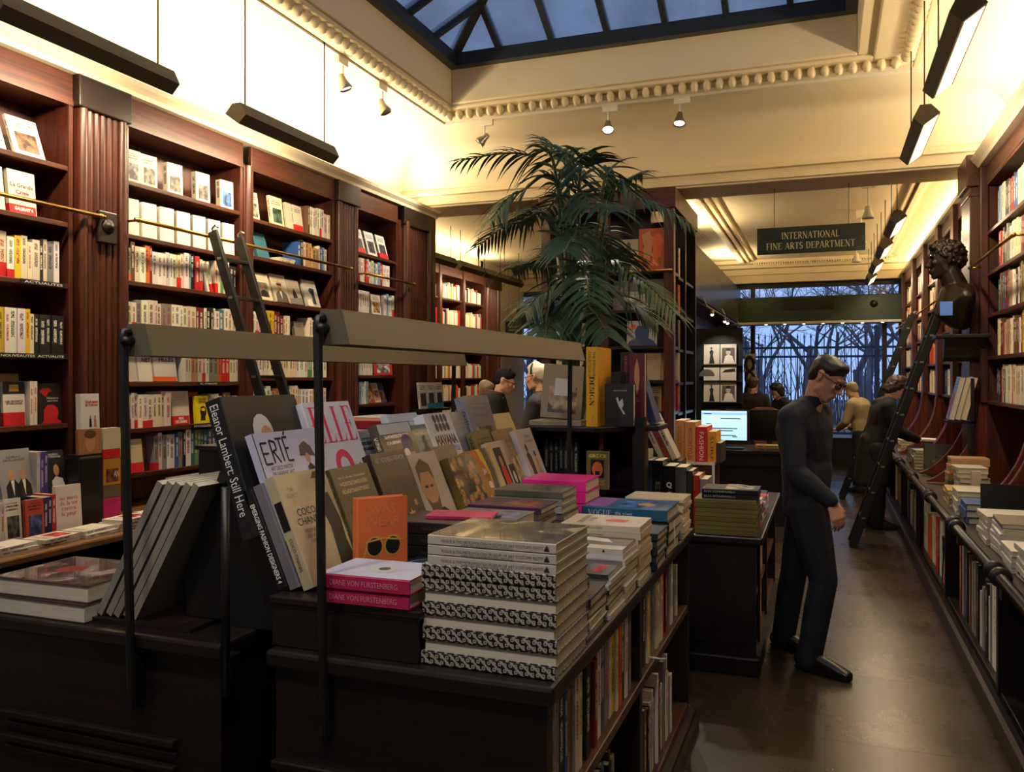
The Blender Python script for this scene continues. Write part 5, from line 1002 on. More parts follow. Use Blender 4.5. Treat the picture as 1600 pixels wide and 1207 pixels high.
def d_mode(o, j, top, t, w, h):
    spine_text(o, 'DÉBOUTONNER LA MODE', t, h, 0.36, INK['dim'], 0.68, 0.42, down=False)
    if top: front_flat(o, 'picture', [(0.35, 0.25), (0.6, 0.22), (0.62, 0.4), (0.5, 0.52), (0.4, 0.5)], t, w, h, INK['red']); front_text(o, 'DÉBOUTONNER\nLA MODE', t, w, h, 0.5, 0.75, 0.7, 0.2, INK['dim'])
epile(2.74, 9, 0.021, 0.21, 0.27, [(206, 194, 172), (200, 186, 160)], 'cream fashion paperback of pile with red shape on its cover', deco=d_mode, hard=False, name='magazine')
epile(2.985, 5, 0.026, 0.2, 0.27, [(36, 48, 52), (60, 76, 78)], 'dark glassy art book of pile before the blue-green one', x1=EX+0.015)
def d_gown(o, j, top, t, w, h):
    if top: serif(o, 'VOGUE', 0.095, 0.024, (0, -0.0009, 0.265), (0, 0, -1), (1, 0, 0), INK['silver']); spine_text(o, 'the gown', t, h, 0.42, INK['silver'], 0.50, 0.2); front_flat(o, 'picture', [(0.3, 0.25), (0.5, 0.2), (0.62, 0.32), (0.5, 0.42), (0.34, 0.38)], t, w, h, INK['tan']); front_flat(o, 'picture', [(0.05, 0.72), (0.95, 0.72), (0.95, 0.98), (0.05, 0.98)], t, w, h, plain('violet photograph', (140, 84, 160), 0.35))
    else: spine_text(o, 'MODE', t, h, 0.4, INK['dim'], 0.4, 0.2)
z = epile(3.23, 4, 0.044, 0.27, 0.34, [(22, 24, 28), (18, 18, 20), (24, 26, 30), (32, 92, 128)], 'large art book, blue-green on top of black ones, of pile', x1=-0.562, deco=d_gown, topkw=dict(pic=(60, 110, 190)))
mk = thing('bookmark_ribbon', 'white paper tag hanging from the black book under the blue-green one', 'paper tag', (-0.56, 3.25, 1.06)); MB().prism([(3.262, 1.055), (3.285, 1.055), (3.30, 0.965), (3.278, 0.962)], 'X', -0.5485, -0.5475).build('tag', WHITE, mk)
epile(3.60, 12, 0.0135, 0.2, 0.25, [(206, 192, 152), (190, 176, 140), (214, 204, 172)], 'cream magazine of pile at the far end of the table', hard=False, name='magazine', x1=EX+0.01)
# piles on the riser behind
def d_gods(o, j, top, t, w, h):
    if top: spine_text(o, 'GODS AND KINGS', t, h, 0.4, INK['silver'], 0.45, 0.42)
RZ = ZR+0.0006
epile(2.50, 3, 0.036, 0.18, 0.245, [(124, 116, 108), (130, 122, 112), (112, 112, 118)], 'grey-spined thick book of pile beside the floral pattern', x1=-0.915, z0=RZ, deco=d_gods, topkw=dict(pic=(110, 120, 150)))
epile(2.72, 5, 0.022, 0.19, 0.27, [(90, 84, 66), (84, 40, 60), (96, 90, 74), (88, 80, 60), (74, 38, 66)], 'plum-spined book of pile in the middle of the riser', x1=-0.91, z0=RZ, topkw=dict(pic=(150, 70, 50)))
epile(2.98, 5, 0.026, 0.2, 0.27, [(120, 124, 110), (96, 92, 80), (150, 150, 140)], 'grey-green book of pile with dark strap ends', x1=-0.91, z0=RZ, topkw=dict(pic=(80, 70, 56)))
epile(3.30, 3, 0.045, 0.24, 0.27, [(226, 36, 140), (224, 32, 136), (230, 40, 150)], 'hot pink cloth book of pile near the far lamp post', x1=-0.912, z0=RZ)
lying('booklet', -0.90, 2.33, ZT+0.001, 0.09, 0.14, 0.2, (206, 50, 84), 'pink and white booklet block lying between piles', None, '-Y', 0.1, txt=0.2) if False else None
# ------------------------------------------------------------------ shelves in the aisle side of the table
GA = 'art books in the table shelves'
cols_near = ['grey', 'pale blue', 'grey', 'black', 'blue', 'tan', 'grey', 'ivory', 'cream', 'olive', 'black', 'black', 'dark red', 'red', 'white', 'black', 'teal', 'grey', 'pink', 'white', 'yellow', 'cream', 'orange', 'black', 'white', 'black', 'grey']
def listed(cols, y, yend, z, hh, tt, where, name='art_book', group=GA, X=-0.60, ww=(0.2, 0.26)):
    for i, c in enumerate(cols):
        t = round(random.uniform(*tt)/0.002)*0.002; h = round(random.uniform(*hh)/0.01)*0.01; w = round(random.uniform(*ww)/0.01)*0.01
        if y+t > yend: break
        book(name, t, w, h, Matrix.Translation((X-random.uniform(0, 0.015), y+t/2, z+0.0005)) @ Matrix.Rotation(PI/2, 4, 'Z'), PAL[c], f'{c} art book, {ordn(i)} from the near end {where}', group, hard=t > 0.02, ink=ink_for(c)); y += t+0.0012
listed(cols_near, 1.86, 2.81, 0.5782, (0.24, 0.285), (0.018, 0.045), 'of upper near table shelf')
listed(['black', 'grey', 'black', 'cream', 'tan', 'yellow', 'white', 'grey', 'olive', 'ivory', 'white', 'cream', 'black', 'orange', 'dark red', 'white', 'ivory', 'grey', 'black', 'white', 'cream', 'brown', 'grey', 'white'], 2.89, 3.82, 0.5782, (0.22, 0.285), (0.016, 0.048), 'of upper far table shelf')
listed(['grey', 'teal', 'grey', 'black', 'grey', 'brown', 'black', 'grey', 'black', 'grey', 'brown', 'grey', 'black', 'teal', 'grey', 'black', 'brown', 'grey'], 1.9, 2.8, 0.1352, (0.26, 0.36), (0.02, 0.05), 'of lower near table shelf')
listed(['white', 'grey', 'brown', 'cream', 'black', 'ivory', 'grey', 'white', 'cream', 'black', 'white', 'grey', 'ivory', 'brown', 'white', 'grey', 'black', 'white', 'cream', 'grey', 'white'], 2.89, 3.8, 0.1352, (0.24, 0.36), (0.014, 0.04), 'of lower far table shelf')
cb = MB(); cb.tube([(-0.60, 3.02, 0.60), (-0.575, 3.02, 0.60), (-0.555, 3.04, 0.592), (-0.55, 3.10, 0.575)], 0.004, 6)
tag(cb.build('paper_ribbon', WHITE, smooth=True), 'white ribbon curling over the middle shelf edge of the display table', 'ribbon')
# ------------------------------------------------------------------ the other half: big flat books and grey books leaning the other way
o = lying('art_book', -2.30, 1.79, ZT+0.0006, 0.052, 0.30, 0.36, (60, 46, 40), 'lower of two thick glossy books by the leaning grey ones', None, '+Y', hard=True, txt=0.0, glossy=True)
o = lying('art_book', -2.305, 1.80, ZT+0.0534, 0.05, 0.30, 0.36, (70, 52, 46), 'upper of two thick glossy books, cracked leather-look cover with red', None, '+Y', 0.02, hard=True, txt=0.0, glossy=True)
front_flat(o, 'picture', [(0.03, 0.02), (0.98, 0.02), (0.98, 0.98), (0.03, 0.98)], 0.05, 0.30, 0.36, photo_mat('crackled brown photograph', ((48, 34, 32), (104, 84, 76), (176, 160, 150)), 11)); front_flat(o, 'picture', ell(0.5, 0.4, 0.16, 0.12, 9), 0.05, 0.30, 0.36, plain('dull red print', (130, 34, 40), 0.3), 0.0012)
for k in range(5):
    L_ = 0.52; X = -1.945+0.031*k
    o = faced('art_book', -1, X+0.02, 1.835+0.004*(k % 2), ZT+0.0125, 0.021, 0.30, 0.44, (140, 132, 118), f'large grey book leaning inward, {ordn(k)} of five at the near end', 'grey leaning books', lean=-L_, hard=False, txt=0.0, glossy=True)
for k in range(3):
    faced('art_book', 1, -1.86+0.045*k, 2.16, ZT+0.0125, 0.032, 0.30, 0.56, ((150, 140, 122), (84, 40, 34), (150, 144, 130))[k], ('pale', 'maroon', 'grey')[k]+' tall book leaning steeply behind the five grey ones', None, lean=0.42, hard=True, txt=0.0)
db = thing('display_block', 'plain black block behind the ridge carrying flat crimson and grey books', 'display block', (-1.95, 3.1, ZT)); MB().box(-2.2, 2.55, ZT+0.0005, -1.72, 3.72, 1.34).build('body', BLACK, db); MB().box(-2.21, 2.54, 1.34, -1.715, 3.73, 1.355).build('top', DARK_Y, db)
for k, (y, c, lb, n) in enumerate(((2.58, (168, 168, 164), 'grey', 2), (2.86, (120, 122, 122), 'slate', 1), (3.12, (150, 22, 40), 'crimson', 2), (3.42, (186, 192, 204), 'pale steel', 2))):
    z = 1.3556
    for j in range(n): lying('art_book', -2.06, y, z, 0.036, 0.24, 0.32, c, f'{lb} flat book on the black block, {("upper" if j == n-1 else "lower")} of its pile' if n > 1 else f'{lb} flat book alone on the black block', None, '-Y', random.uniform(-0.04, 0.04), hard=True, txt=0.0, glossy=True); z += 0.0368
# ================================================================== low case beyond the island, palm, tall bookcase, second table
lc = thing('low_bookcase', 'low dark wooden bookcase beyond the sloping display, yellow box standing on it', 'bookcase', (-1.2, 4.5, 0))
TZ = 1.35
top = [(-1.52, 4.28), (-1.13, 4.27), (-0.90, 4.50), (-0.84, 4.52), (-0.84, 4.80), (-1.52, 4.80)]
MB().prism(top, 'Z', TZ-0.03, TZ).build('top', DARK_X, lc, bevel=0.006)
MB().box(-1.50, 4.76, 0, -0.95, 4.79, TZ-0.03).build('back_panel', DARK_Z, lc)
MB().box(-1.50, 4.30, 0, -1.47, 4.76, TZ-0.03).build('side_panel', DARK_Z, lc); MB().box(-1.145, 4.42, 0, -1.12, 4.76, TZ-0.03).build('divider', WOOD_Z, lc)
MB().box(-0.97, 4.46, 0, -0.95, 4.76, TZ-0.03).build('side_panel', DARK_Z, lc)
for z in (0.12, 0.62, 1.02): MB().box(-1.47, 4.31, z-0.025, -1.145, 4.76, z).build('shelf', DARK_X, lc)
MB().prism([(-1.12, 4.31), (-0.97, 4.45), (-0.97, 4.76), (-1.12, 4.76)], 'Z', 0.995, 1.02).build('shelf', DARK_X, lc)
MB().prism([(-1.12, 4.72), (-0.97, 4.72), (-0.97, 4.74), (-1.12, 4.74)], 'Z', 0.0, 0.995).build('inner_panel', WOOD_Z, lc)
MB().box(-0.945, 4.41, 0.0, -0.895, 4.455, 1.40).build('post', BLACK, lc)
for i in range(7): book('art_book', 0.026, 0.2, 0.27, basis((-1.455+0.028*i+0.014, 4.42, 1.0205), (1, 0, 0), (0, 1, 0), (0, 0, 1)), (30, 30, 30), f'black spine, {ordn(i)} along the dark row inside the low bookcase', 'black row in the low bookcase', ink=(150, 146, 136), parts=True)
t, w, h = 0.02, 0.12, 0.20
o = book('booklet', t, w, h, basis((-1.185, 4.325, 1.0205), (0, -1, 0), (1, 0, 0), (0, 0, 1)), (112, 98, 66), 'small olive guide with yellow capitals and round face on its cover', txt=0.0)
front_text(o, 'GRΣCE', t, w, h, 0.5, 0.88, 0.78, 0.09, INK['yellow'], 0.03); front_flat(o, 'picture', [(0.2, 0.3), (0.2, 0.78), (0.8, 0.78), (0.8, 0.3)], t, w, h, INK['black']); front_flat(o, 'picture', ell(0.5, 0.53, 0.24, 0.2, 16), t, w, h, INK['orange'], 0.0012); front_flat(o, 'picture', [(0.4, 0.36), (0.4, 0.48), (0.6, 0.48), (0.6, 0.36)], t, w, h, INK['black'], 0.0016); front_text(o, 'UN CARNET\nDE VOYAGE', t, w, h, 0.5, 0.17, 0.66, 0.13, INK['gold'])
# on top
T0 = TZ+0.0006
def stand(name, x, y, z, t, w, h, cover, label, rz=0.0, lean=0.0, **k):
    """Upright with its spine towards -Y, thickness along X; lean tips the head towards -X."""
    M = Matrix.Translation((x, y, z)) @ Matrix.Rotation(rz, 4, 'Z') @ Matrix.Rotation(-lean, 4, 'Y')
    lo = min((M @ Vector((s*t/2, q*w, 0))).z for s in (-1, 1) for q in (0, 1)); M = Matrix.Translation((0, 0, z-lo)) @ M
    return book(name, t, w, h, M, cover, label, **k)
bt = 0.062
o = stand('boxed_book', -1.155, 4.315, T0, bt, 0.30, 0.42, (226, 168, 24), 'tall yellow boxed book with large black spine capitals', hard=False, txt=0.0)
serif(o, 'DESIGN', 0.155, 0.026, (0, -0.0009, 0.185), (0, 0, -1), (1, 0, 0), INK['black'], 0.2); letters(o, 'THE IMPOSSIBLE', 0.15, 0.014, (0.012, -0.0009, 0.32), (0, 0, -1), (1, 0, 0), INK['black']); letters(o, 'COLLECTION OF', 0.14, 0.014, (-0.012, -0.0009, 0.325), (0, 0, -1), (1, 0, 0), INK['black']); letters(o, 'ASSOULINE', 0.035, 0.006, (0.005, -0.0009, 0.04), (0, 0, -1), (1, 0, 0), INK['brown'])
o = book('boxed_book', 0.06, 0.155, 0.225, basis((-1.10, 4.40, T0), (0, -1, 0), (1, 0, 0), (0, 0, 1)), (28, 29, 30), 'black boxed book with pale dancing figure on its cover', hard=True, txt=0.0)
front_text(o, 'MAPPLETHORPE', 0.06, 0.155, 0.225, 0.55, 0.84, 0.46, 0.03, INK['silver']); front_flat(o, 'picture', [(0.4, 0.66), (0.46, 0.7), (0.5, 0.58), (0.62, 0.66), (0.66, 0.5), (0.6, 0.42), (0.72, 0.3), (0.66, 0.28), (0.56, 0.4), (0.5, 0.46), (0.44, 0.58)], 0.06, 0.155, 0.225, INK['silver'])
stand('boxed_book', -1.07, 4.50, T0, 0.05, 0.2, 0.29, (24, 24, 25), 'black box standing behind the dancing-figure book', txt=0.0)
o = book('boxed_book', 0.055, 0.085, 0.39, basis((-0.995, 4.52, T0), (0, -1, 0), (1, 0, 0), (0, 0, 1)), (96, 22, 28), 'tall dark red boxed book with pale pointed oval', hard=True, txt=0.0)
front_flat(o, 'picture', [(0.5, 0.93), (0.36, 0.8), (0.33, 0.65), (0.42, 0.5), (0.5, 0.42), (0.6, 0.5), (0.67, 0.65), (0.64, 0.8)], 0.055, 0.085, 0.39, INK['tan']); front_text(o, 'SEXY\nTHINGS', 0.055, 0.085, 0.39, 0.5, 0.36, 0.4, 0.06, INK['rose'])
o = stand('boxed_book', -1.045, 4.63, T0, 0.06, 0.13, 0.40, (54, 22, 24), 'tall dark maroon boxed book with spine lettering behind black box', txt=0.0); spine_text(o, 'THE IMPOSSIBLE COLLECTION', 0.06, 0.4, 0.26, INK['rose'], 0.7, 0.5)
stand('art_book', -0.885, 4.60, T0, 0.04, 0.15, 0.29, (40, 52, 104), 'dark blue book leaning beside the dark red box', lean=0.3)
lying('art_book', -1.50, 4.30, T0, 0.028, 0.2, 0.29, (150, 142, 124), 'pale flat book under the leaning map-patterned one', None, '-Y', hard=True, txt=0.3)
o = book('art_book', 0.03, 0.22, 0.30, Matrix.Translation((-1.36, 4.38, T0+0.0288)) @ Matrix.Rotation(-0.25, 4, 'X') @ Matrix.Rotation(math.radians(-68), 4, 'Z') @ Matrix.Translation((0, -0.1, 0.006)), (140, 126, 98), 'beige map-patterned book with white label leaning on low bookcase', hard=True, txt=0.0, pic=(150, 130, 96))
front_flat(o, 'title_plate', [(0.3, 0.42), (0.3, 0.74), (0.66, 0.74), (0.66, 0.42)], 0.03, 0.22, 0.30, INK['silver'])
stand('art_book', -1.245, 4.50, T0, 0.03, 0.2, 0.27, (180, 160, 116), 'buff book leaning towards the yellow box', lean=-0.25, hard=True)
# ------------------------------------------------------------------ kentia palm in a pot
PX, PY = -1.57, 5.30
pm = thing('potted_palm', 'tall potted palm with long drooping fronds beyond the low bookcase', 'plant', (PX, PY, 0))
MB().lathe([(0.0, 0.0), (0.17, 0.0), (0.19, 0.02), (0.235, 0.40), (0.25, 0.42), (0.25, 0.46), (0.22, 0.46), (0.21, 0.42), (0.0, 0.42)], 24, M=Matrix.Translation((PX, PY, 0))).build('pot', plain('dark glazed pot', (44, 36, 32), 0.3), pm, auto=40)
LEAF = plain('palm leaf', (50, 86, 62), 0.55, vary=0.35, scale=3); STEM = plain('palm stem', (70, 92, 52), 0.5, vary=0.3)
rp_ = random.Random(12)
def frond(c, ap, tip, dy, nl=21, ll=0.27, base_r=0.06):
    """c crown, ap top of the arch, tip: where the stem passes (read off the photograph at the palm's own distance), dy how far the tip swings in depth."""
    C_, A_, T_ = atY(*c, PY+dy*0.2), atY(*ap, PY+dy*0.6), atY(*tip, PY+dy); B0 = Vector((PX+rp_.uniform(-base_r, base_r), PY+rp_.uniform(-base_r, base_r), 0.42)); P = [B0, C_, A_, T_]; pts = []
    K = [B0-(C_-B0), B0, C_, A_, T_, T_+(T_-A_)*0.8+Vector((0, 0, -0.1))]
    for i in range(1, 4):
        n = 6 if i == 1 else 9
        for j in range(n+(i == 3)):
            t = j/n; p0, p1, p2, p3 = K[i-1:i+3]; pts.append(0.5*((2*p1)+(p2-p0)*t+(2*p0-5*p1+4*p2-p3)*t*t+(3*p1-p0-3*p2+p3)*t**3))
    n = len(pts)-1; q = MB(); q.tube(pts, [0.013*(1-0.85*i/n)+0.0015 for i in range(n+1)], 6); f = q.build('frond_stem', STEM, pm, smooth=True); b = MB(); s0 = 6/n
    for j in range(nl):
        t = s0+0.02+(1-s0-0.02)*j/(nl-1); k = t*n; i = min(int(k), n-1); p = pts[i].lerp(pts[i+1], k-i); d = (pts[i+1]-pts[i]).normalized(); u_ = (t-s0)/(1-s0)
        sd = d.cross(Vector((0, 0, 1)))
        if sd.length < 0.25: sd = d.cross(Vector((0.3, 1, 0)))
        sd.normalize(); L = ll*(0.55+0.6*math.sin(PI*min(1, u_*0.9+0.15)))*rp_.uniform(0.85, 1.12)
        for sg in (-1, 1):
            dirv = (sd*sg*0.70+d*0.62+Vector((0, 0, 0.12+rp_.uniform(-0.12, 0.12)))).normalized(); wv = dirv.cross(sd.cross(d)).normalized()*0.0105; vs = []; m = 5; dr = rp_.uniform(0.35, 0.6)
            for a_ in range(m+1):
                u = a_/m; c_ = p+dirv*L*u+Vector((0, 0, -dr*L*u*u)); wd = (0.3+0.9*math.sin(PI*min(1, u*0.85+0.1)))*(1-u**3); vs += [c_-wv*wd, c_+Vector((0, 0, 0.003*wd)), c_+wv*wd]
            fs = []
            for a_ in range(m):
                for e in (0, 1): fs.append((a_*3+e, a_*3+e+1, a_*3+e+4, a_*3+e+3))
            b.add(vs, fs)
    b.build('leaflets', LEAF, f, world=True, smooth=True)['kind'] = 'stuff'
for c, ap, tip, dy in (((872, 300), (822, 242), (716, 252), -0.2), ((888, 291), (872, 246), (846, 216), 0.3), ((905, 295), (918, 262), (936, 240), -0.35), ((940, 310), (968, 288), (1000, 272), 0.3), ((945, 338), (1002, 312), (1080, 352), -0.25), ((880, 325), (812, 300), (766, 345), -0.45), ((873, 380), (808, 348), (748, 385), 0.2), ((885, 432), (842, 412), (800, 420), 0.35),
        ((893, 475), (852, 458), (822, 486), -0.35), ((893, 500), (868, 490), (850, 530), -0.5), ((925, 400), (955, 388), (985, 412), 0.45), ((935, 445), (996, 436), (1054, 490), -0.3), ((935, 498), (988, 478), (1026, 505), -0.15), ((903, 400), (896, 372), (884, 392), -0.7), ((910, 450), (915, 432), (922, 470), -0.75), ((898, 350), (925, 318), (962, 330), -0.6), ((892, 345), (850, 330), (806, 345), 0.6), ((905, 500), (925, 485), (950, 525), -0.55), ((905, 330), (900, 280), (892, 262), 0.6)):
    frond(c, ap, tip, dy)
# ------------------------------------------------------------------ tall double-faced bookcase under the beam
tb = thing('tall_bookcase', 'tall dark mahogany bookcase behind the palm, horse books on show', 'bookcase', (-2.05, 8.9, 0))
BX0, BX1, BY0, BY1, BH = -2.74, -1.38, 8.22, 9.72, 3.46
for x in (BX0, -2.13, BX1-0.10): MB().box(x, BY0, 0, x+0.10, BY0+0.10, BH-0.2).build('post', WOOD_Z, tb, bevel=0.006)
MB().box(BX0, BY0+0.38, 0, BX1-0.30, BY0+0.41, BH).build('back_panel', DARK_Z, tb)
MB().box(BX0, BY0+0.1, 0, BX0+0.03, BY1, BH).build('side_panel', DARK_Z, tb); MB().box(BX1-0.33, BY0+0.40, 0, BX1-0.30, BY1, BH).build('back_panel', DARK_Z, tb)
MB().box(BX0-0.02, BY0-0.02, BH-0.20, BX1+0.02, BY0+0.14, BH+0.0).build('frieze', WOOD_X, tb, bevel=0.008); MB().box(BX1-0.12, BY0+0.14, BH-0.20, BX1+0.02, BY1, BH).build('frieze', WOOD_Y, tb, bevel=0.008)
TBZ = [0.12, 0.5, 0.88, 1.27, 1.58, 1.92, 2.28, 2.66]
for z in TBZ:
    MB().box(BX0+0.03, BY0+0.02, z-0.03, BX1-0.02, BY0+0.38, z).build('shelf', DARK_X, tb)
    MB().box(BX1-0.30, BY0+0.40, z-0.03-0.02, BX1-0.02, BY1, z-0.02).build('shelf', DARK_Y, tb)
for y in (BY0+0.72, BY1-0.06): MB().box(BX1-0.30, y, 0, BX1, y+0.06, BH-0.2).build('upright', DARK_Z, tb)
lampbar = tag(MB().tube([(BX1-0.62, BY0-0.02, 2.655), (BX1-0.01, BY0-0.02, 2.655)], 0.012, 8).build('shelf_lip_rail', BRASS, smooth=True), 'brass lip rail under the horse books on the tall bookcase', 'rail')
def fcov(x, y, z, t, w, h, c, label, lean=0.12, name='art_book', **k):
    """Cover facing -Y, spine at the -X end, leaning back."""
    M = Matrix.Translation((x, y, z)) @ Matrix.Rotation(-lean, 4, 'X') @ basis((0, 0, 0), (0, -1, 0), (1, 0, 0), (0, 0, 1)) @ Matrix.Translation((-t/2, 0, 0))
    lo = min((M @ Vector((s*t/2, q*w, 0))).z for s in (-1, 1) for q in (0, 1)); M = Matrix.Translation((0, 0, z+0.0006-lo)) @ M
    return book(name, t, w, h, M, c, label, **k)
GT = 'books on the tall bookcase'
t = 0.03
o = fcov(-2.02, BY0+0.06, TBZ[7], t, 0.27, 0.33, (176, 172, 162), 'pale book with dark rearing horse on the tall bookcase', hard=True, txt=0.0)
front_flat(o, 'picture', [(0.35, 0.5), (0.42, 0.62), (0.55, 0.68), (0.56, 0.82), (0.62, 0.93), (0.72, 0.86), (0.74, 0.68), (0.8, 0.52), (0.74, 0.38), (0.86, 0.28), (0.78, 0.16), (0.76, 0.3), (0.62, 0.34), (0.6, 0.08), (0.55, 0.08), (0.53, 0.34), (0.4, 0.38)], t, 0.27, 0.33, INK['dim'])
o = fcov(-1.745, BY0+0.06, TBZ[7], t, 0.26, 0.43, (178, 92, 50), 'rust-coloured book of two horse heads on the tall bookcase', hard=True, pic=(206, 120, 70), txt=0.3)
front_flat(o, 'picture', [(0.1, 0.85), (0.4, 0.95), (0.55, 0.75), (0.5, 0.4), (0.36, 0.22), (0.24, 0.3), (0.2, 0.6)], t, 0.26, 0.43, INK['tan']); front_flat(o, 'picture', [(0.5, 0.8), (0.8, 0.9), (0.95, 0.7), (0.85, 0.4), (0.68, 0.22), (0.58, 0.36)], t, 0.26, 0.43, INK['orange'], 0.0012)
o = fcov(-2.0, BY0+0.06, TBZ[6], t, 0.50, 0.30, (110, 104, 98), 'wide landscape book of grey plains on the tall bookcase', hard=True, pic=(150, 150, 150), txt=0.0)
o = fcov(-1.86, BY0+0.06, TBZ[5], t, 0.30, 0.25, (190, 194, 206), 'pale book with blue and copper mound picture on tall bookcase', hard=True, txt=0.0)
front_flat(o, 'picture', [(0.0, 0.0), (0.1, 0.2), (0.3, 0.3), (0.26, 0.6), (0.36, 0.8), (0.66, 0.8), (0.76, 0.6), (0.72, 0.3), (0.9, 0.2), (1, 0)], t, 0.30, 0.25, plain('deep blue print', (44, 66, 130), 0.4)); front_flat(o, 'picture', ell(0.2, 0.76, 0.1, 0.12), t, 0.30, 0.25, INK['orange'])
fcov(-1.72, BY0+0.06, TBZ[4], t, 0.2, 0.27, (190, 176, 148), 'beige striped book cover out above the black box', txt=1.0, ink=(120, 100, 70))
fcov(-1.68, BY0+0.07, TBZ[3], t, 0.16, 0.25, (150, 132, 84), 'olive picture book cover out low on tall bookcase', pic=(90, 80, 60))
lying('art_book', -1.93, BY0+0.05, TBZ[3], 0.05, 0.24, 0.30, (196, 188, 172), 'white flat book low on the tall bookcase', GT, '-Y') if False else None
for k, (x, z, w, h, c) in enumerate(((-2.60, TBZ[7], 0.2, 0.28, 'ivory'), (-2.36, TBZ[7], 0.18, 0.26, 'grey'), (-2.62, TBZ[6], 0.18, 0.24, 'blue'), (-2.4, TBZ[6], 0.2, 0.26, 'white'), (-2.6, TBZ[5], 0.22, 0.25, 'cream'), (-2.36, TBZ[5], 0.18, 0.24, 'grey'), (-2.6, TBZ[4], 0.2, 0.26, 'white'), (-2.36, TBZ[4], 0.2, 0.26, 'ivory'))):
    fcov(x, BY0+0.06, z, 0.025, w, h, PAL[c], f'{c} book cover out behind the palm, {ordn(7 - TBZ.index(z))} show shelf, {("palm side", "inner side")[k % 2]}', pic=(120, 110, 100), group=GT)
for j, z in enumerate(TBZ[3:]):   # the aisle face: spines towards +X
    for i in range(3):
        c = (['red', 'dark red', 'cream'], ['white', 'ivory', 'cream'], ['black', 'grey', 'olive'], ['dark red', 'red', 'black'], ['black', 'ivory', 'grey'])[j][i]
        book('art_book', 0.05, 0.22, 0.30, Matrix.Translation((BX1-0.03, BY0+0.46+0.075*i+(0.3 if i == 2 else 0), z-0.0195)) @ Matrix.Rotation(PI/2, 4, 'Z'), PAL[c], f'{c} spine on the aisle face of tall bookcase, {ordn(4-j)} shelf down', GT, hard=True, ink=ink_for(c))
# ------------------------------------------------------------------ second table
t2 = thing('second_table', 'dark wooden book table with panelled front beyond the island, by the man in navy', 'table', (-0.55, 5.6, 0))
S0, S1, SYA, SYB, SZ = -0.84, -0.33, 4.70, 6.6, 0.75
MB().box(S0, SYA-0.02, SZ-0.04, S1+0.015, SYB, SZ).build('worktop', DARK_X, t2, bevel=0.008)
MB().box(S0+0.02, SYA+0.01, 0.0, S1-0.02, SYA+0.04, SZ-0.04).build('front_panel', DARK_Z, t2)
MB().box(S0, SYA-0.015, 0.0, S1+0.0, SYA+0.01, 0.10).build('foot_board', DARK_X, t2, bevel=0.01); MB().box(S0+0.05, SYA-0.002, 0.16, S1-0.07, SYA+0.01, 0.18).build('moulding', DARK_X, t2)
for z in (0.12, 0.42): MB().box(S0+0.1, SYA+0.04, z-0.03, S1-0.03, SYB-0.05, z).build('shelf', SHW, t2)
for y in (SYA+0.3, 5.6, SYB-0.08): MB().box(S0+0.1, y, 0.0, S1-0.02, y+0.035, SZ-0.04).build('divider', DARK_Z, t2)
MB().box(S1-0.06, SYA+0.04, 0.0, S1+0.0, SYB, 0.10).build('plinth', DARK_Y, t2)
z = SZ+0.0006
for k in range(8):
    lying('magazine', S1-0.345+random.uniform(-0.004, 0.004), SYA+0.0+random.uniform(-0.004, 0.004), z, 0.0235, 0.26, 0.33, (128, 110, 62) if k % 3 else (116, 100, 56), f'gold-edged magazine, {ordn(7-k)} from the top of the pile on second table', 'gold magazines on the second table', '-Y', hard=True, txt=0.0, glossy=True, pic=(180, 170, 150) if k == 7 else None); z += 0.0242
for k in range(2):
    o = lying('art_book', S1-0.31, SYA+0.03, z, 0.026, 0.22, 0.30, (24, 24, 26), ('lower', 'upper')[k]+' black book with white capitals on the gold magazines', None, '-Y', hard=True, txt=0.0, glossy=True, pic=(170, 160, 120) if k else None); spine_text(o, 'ELSA SCHIAPARELLI', 0.026, 0.3, 0.42, INK['silver'], 0.68, 0.55); z += 0.0268
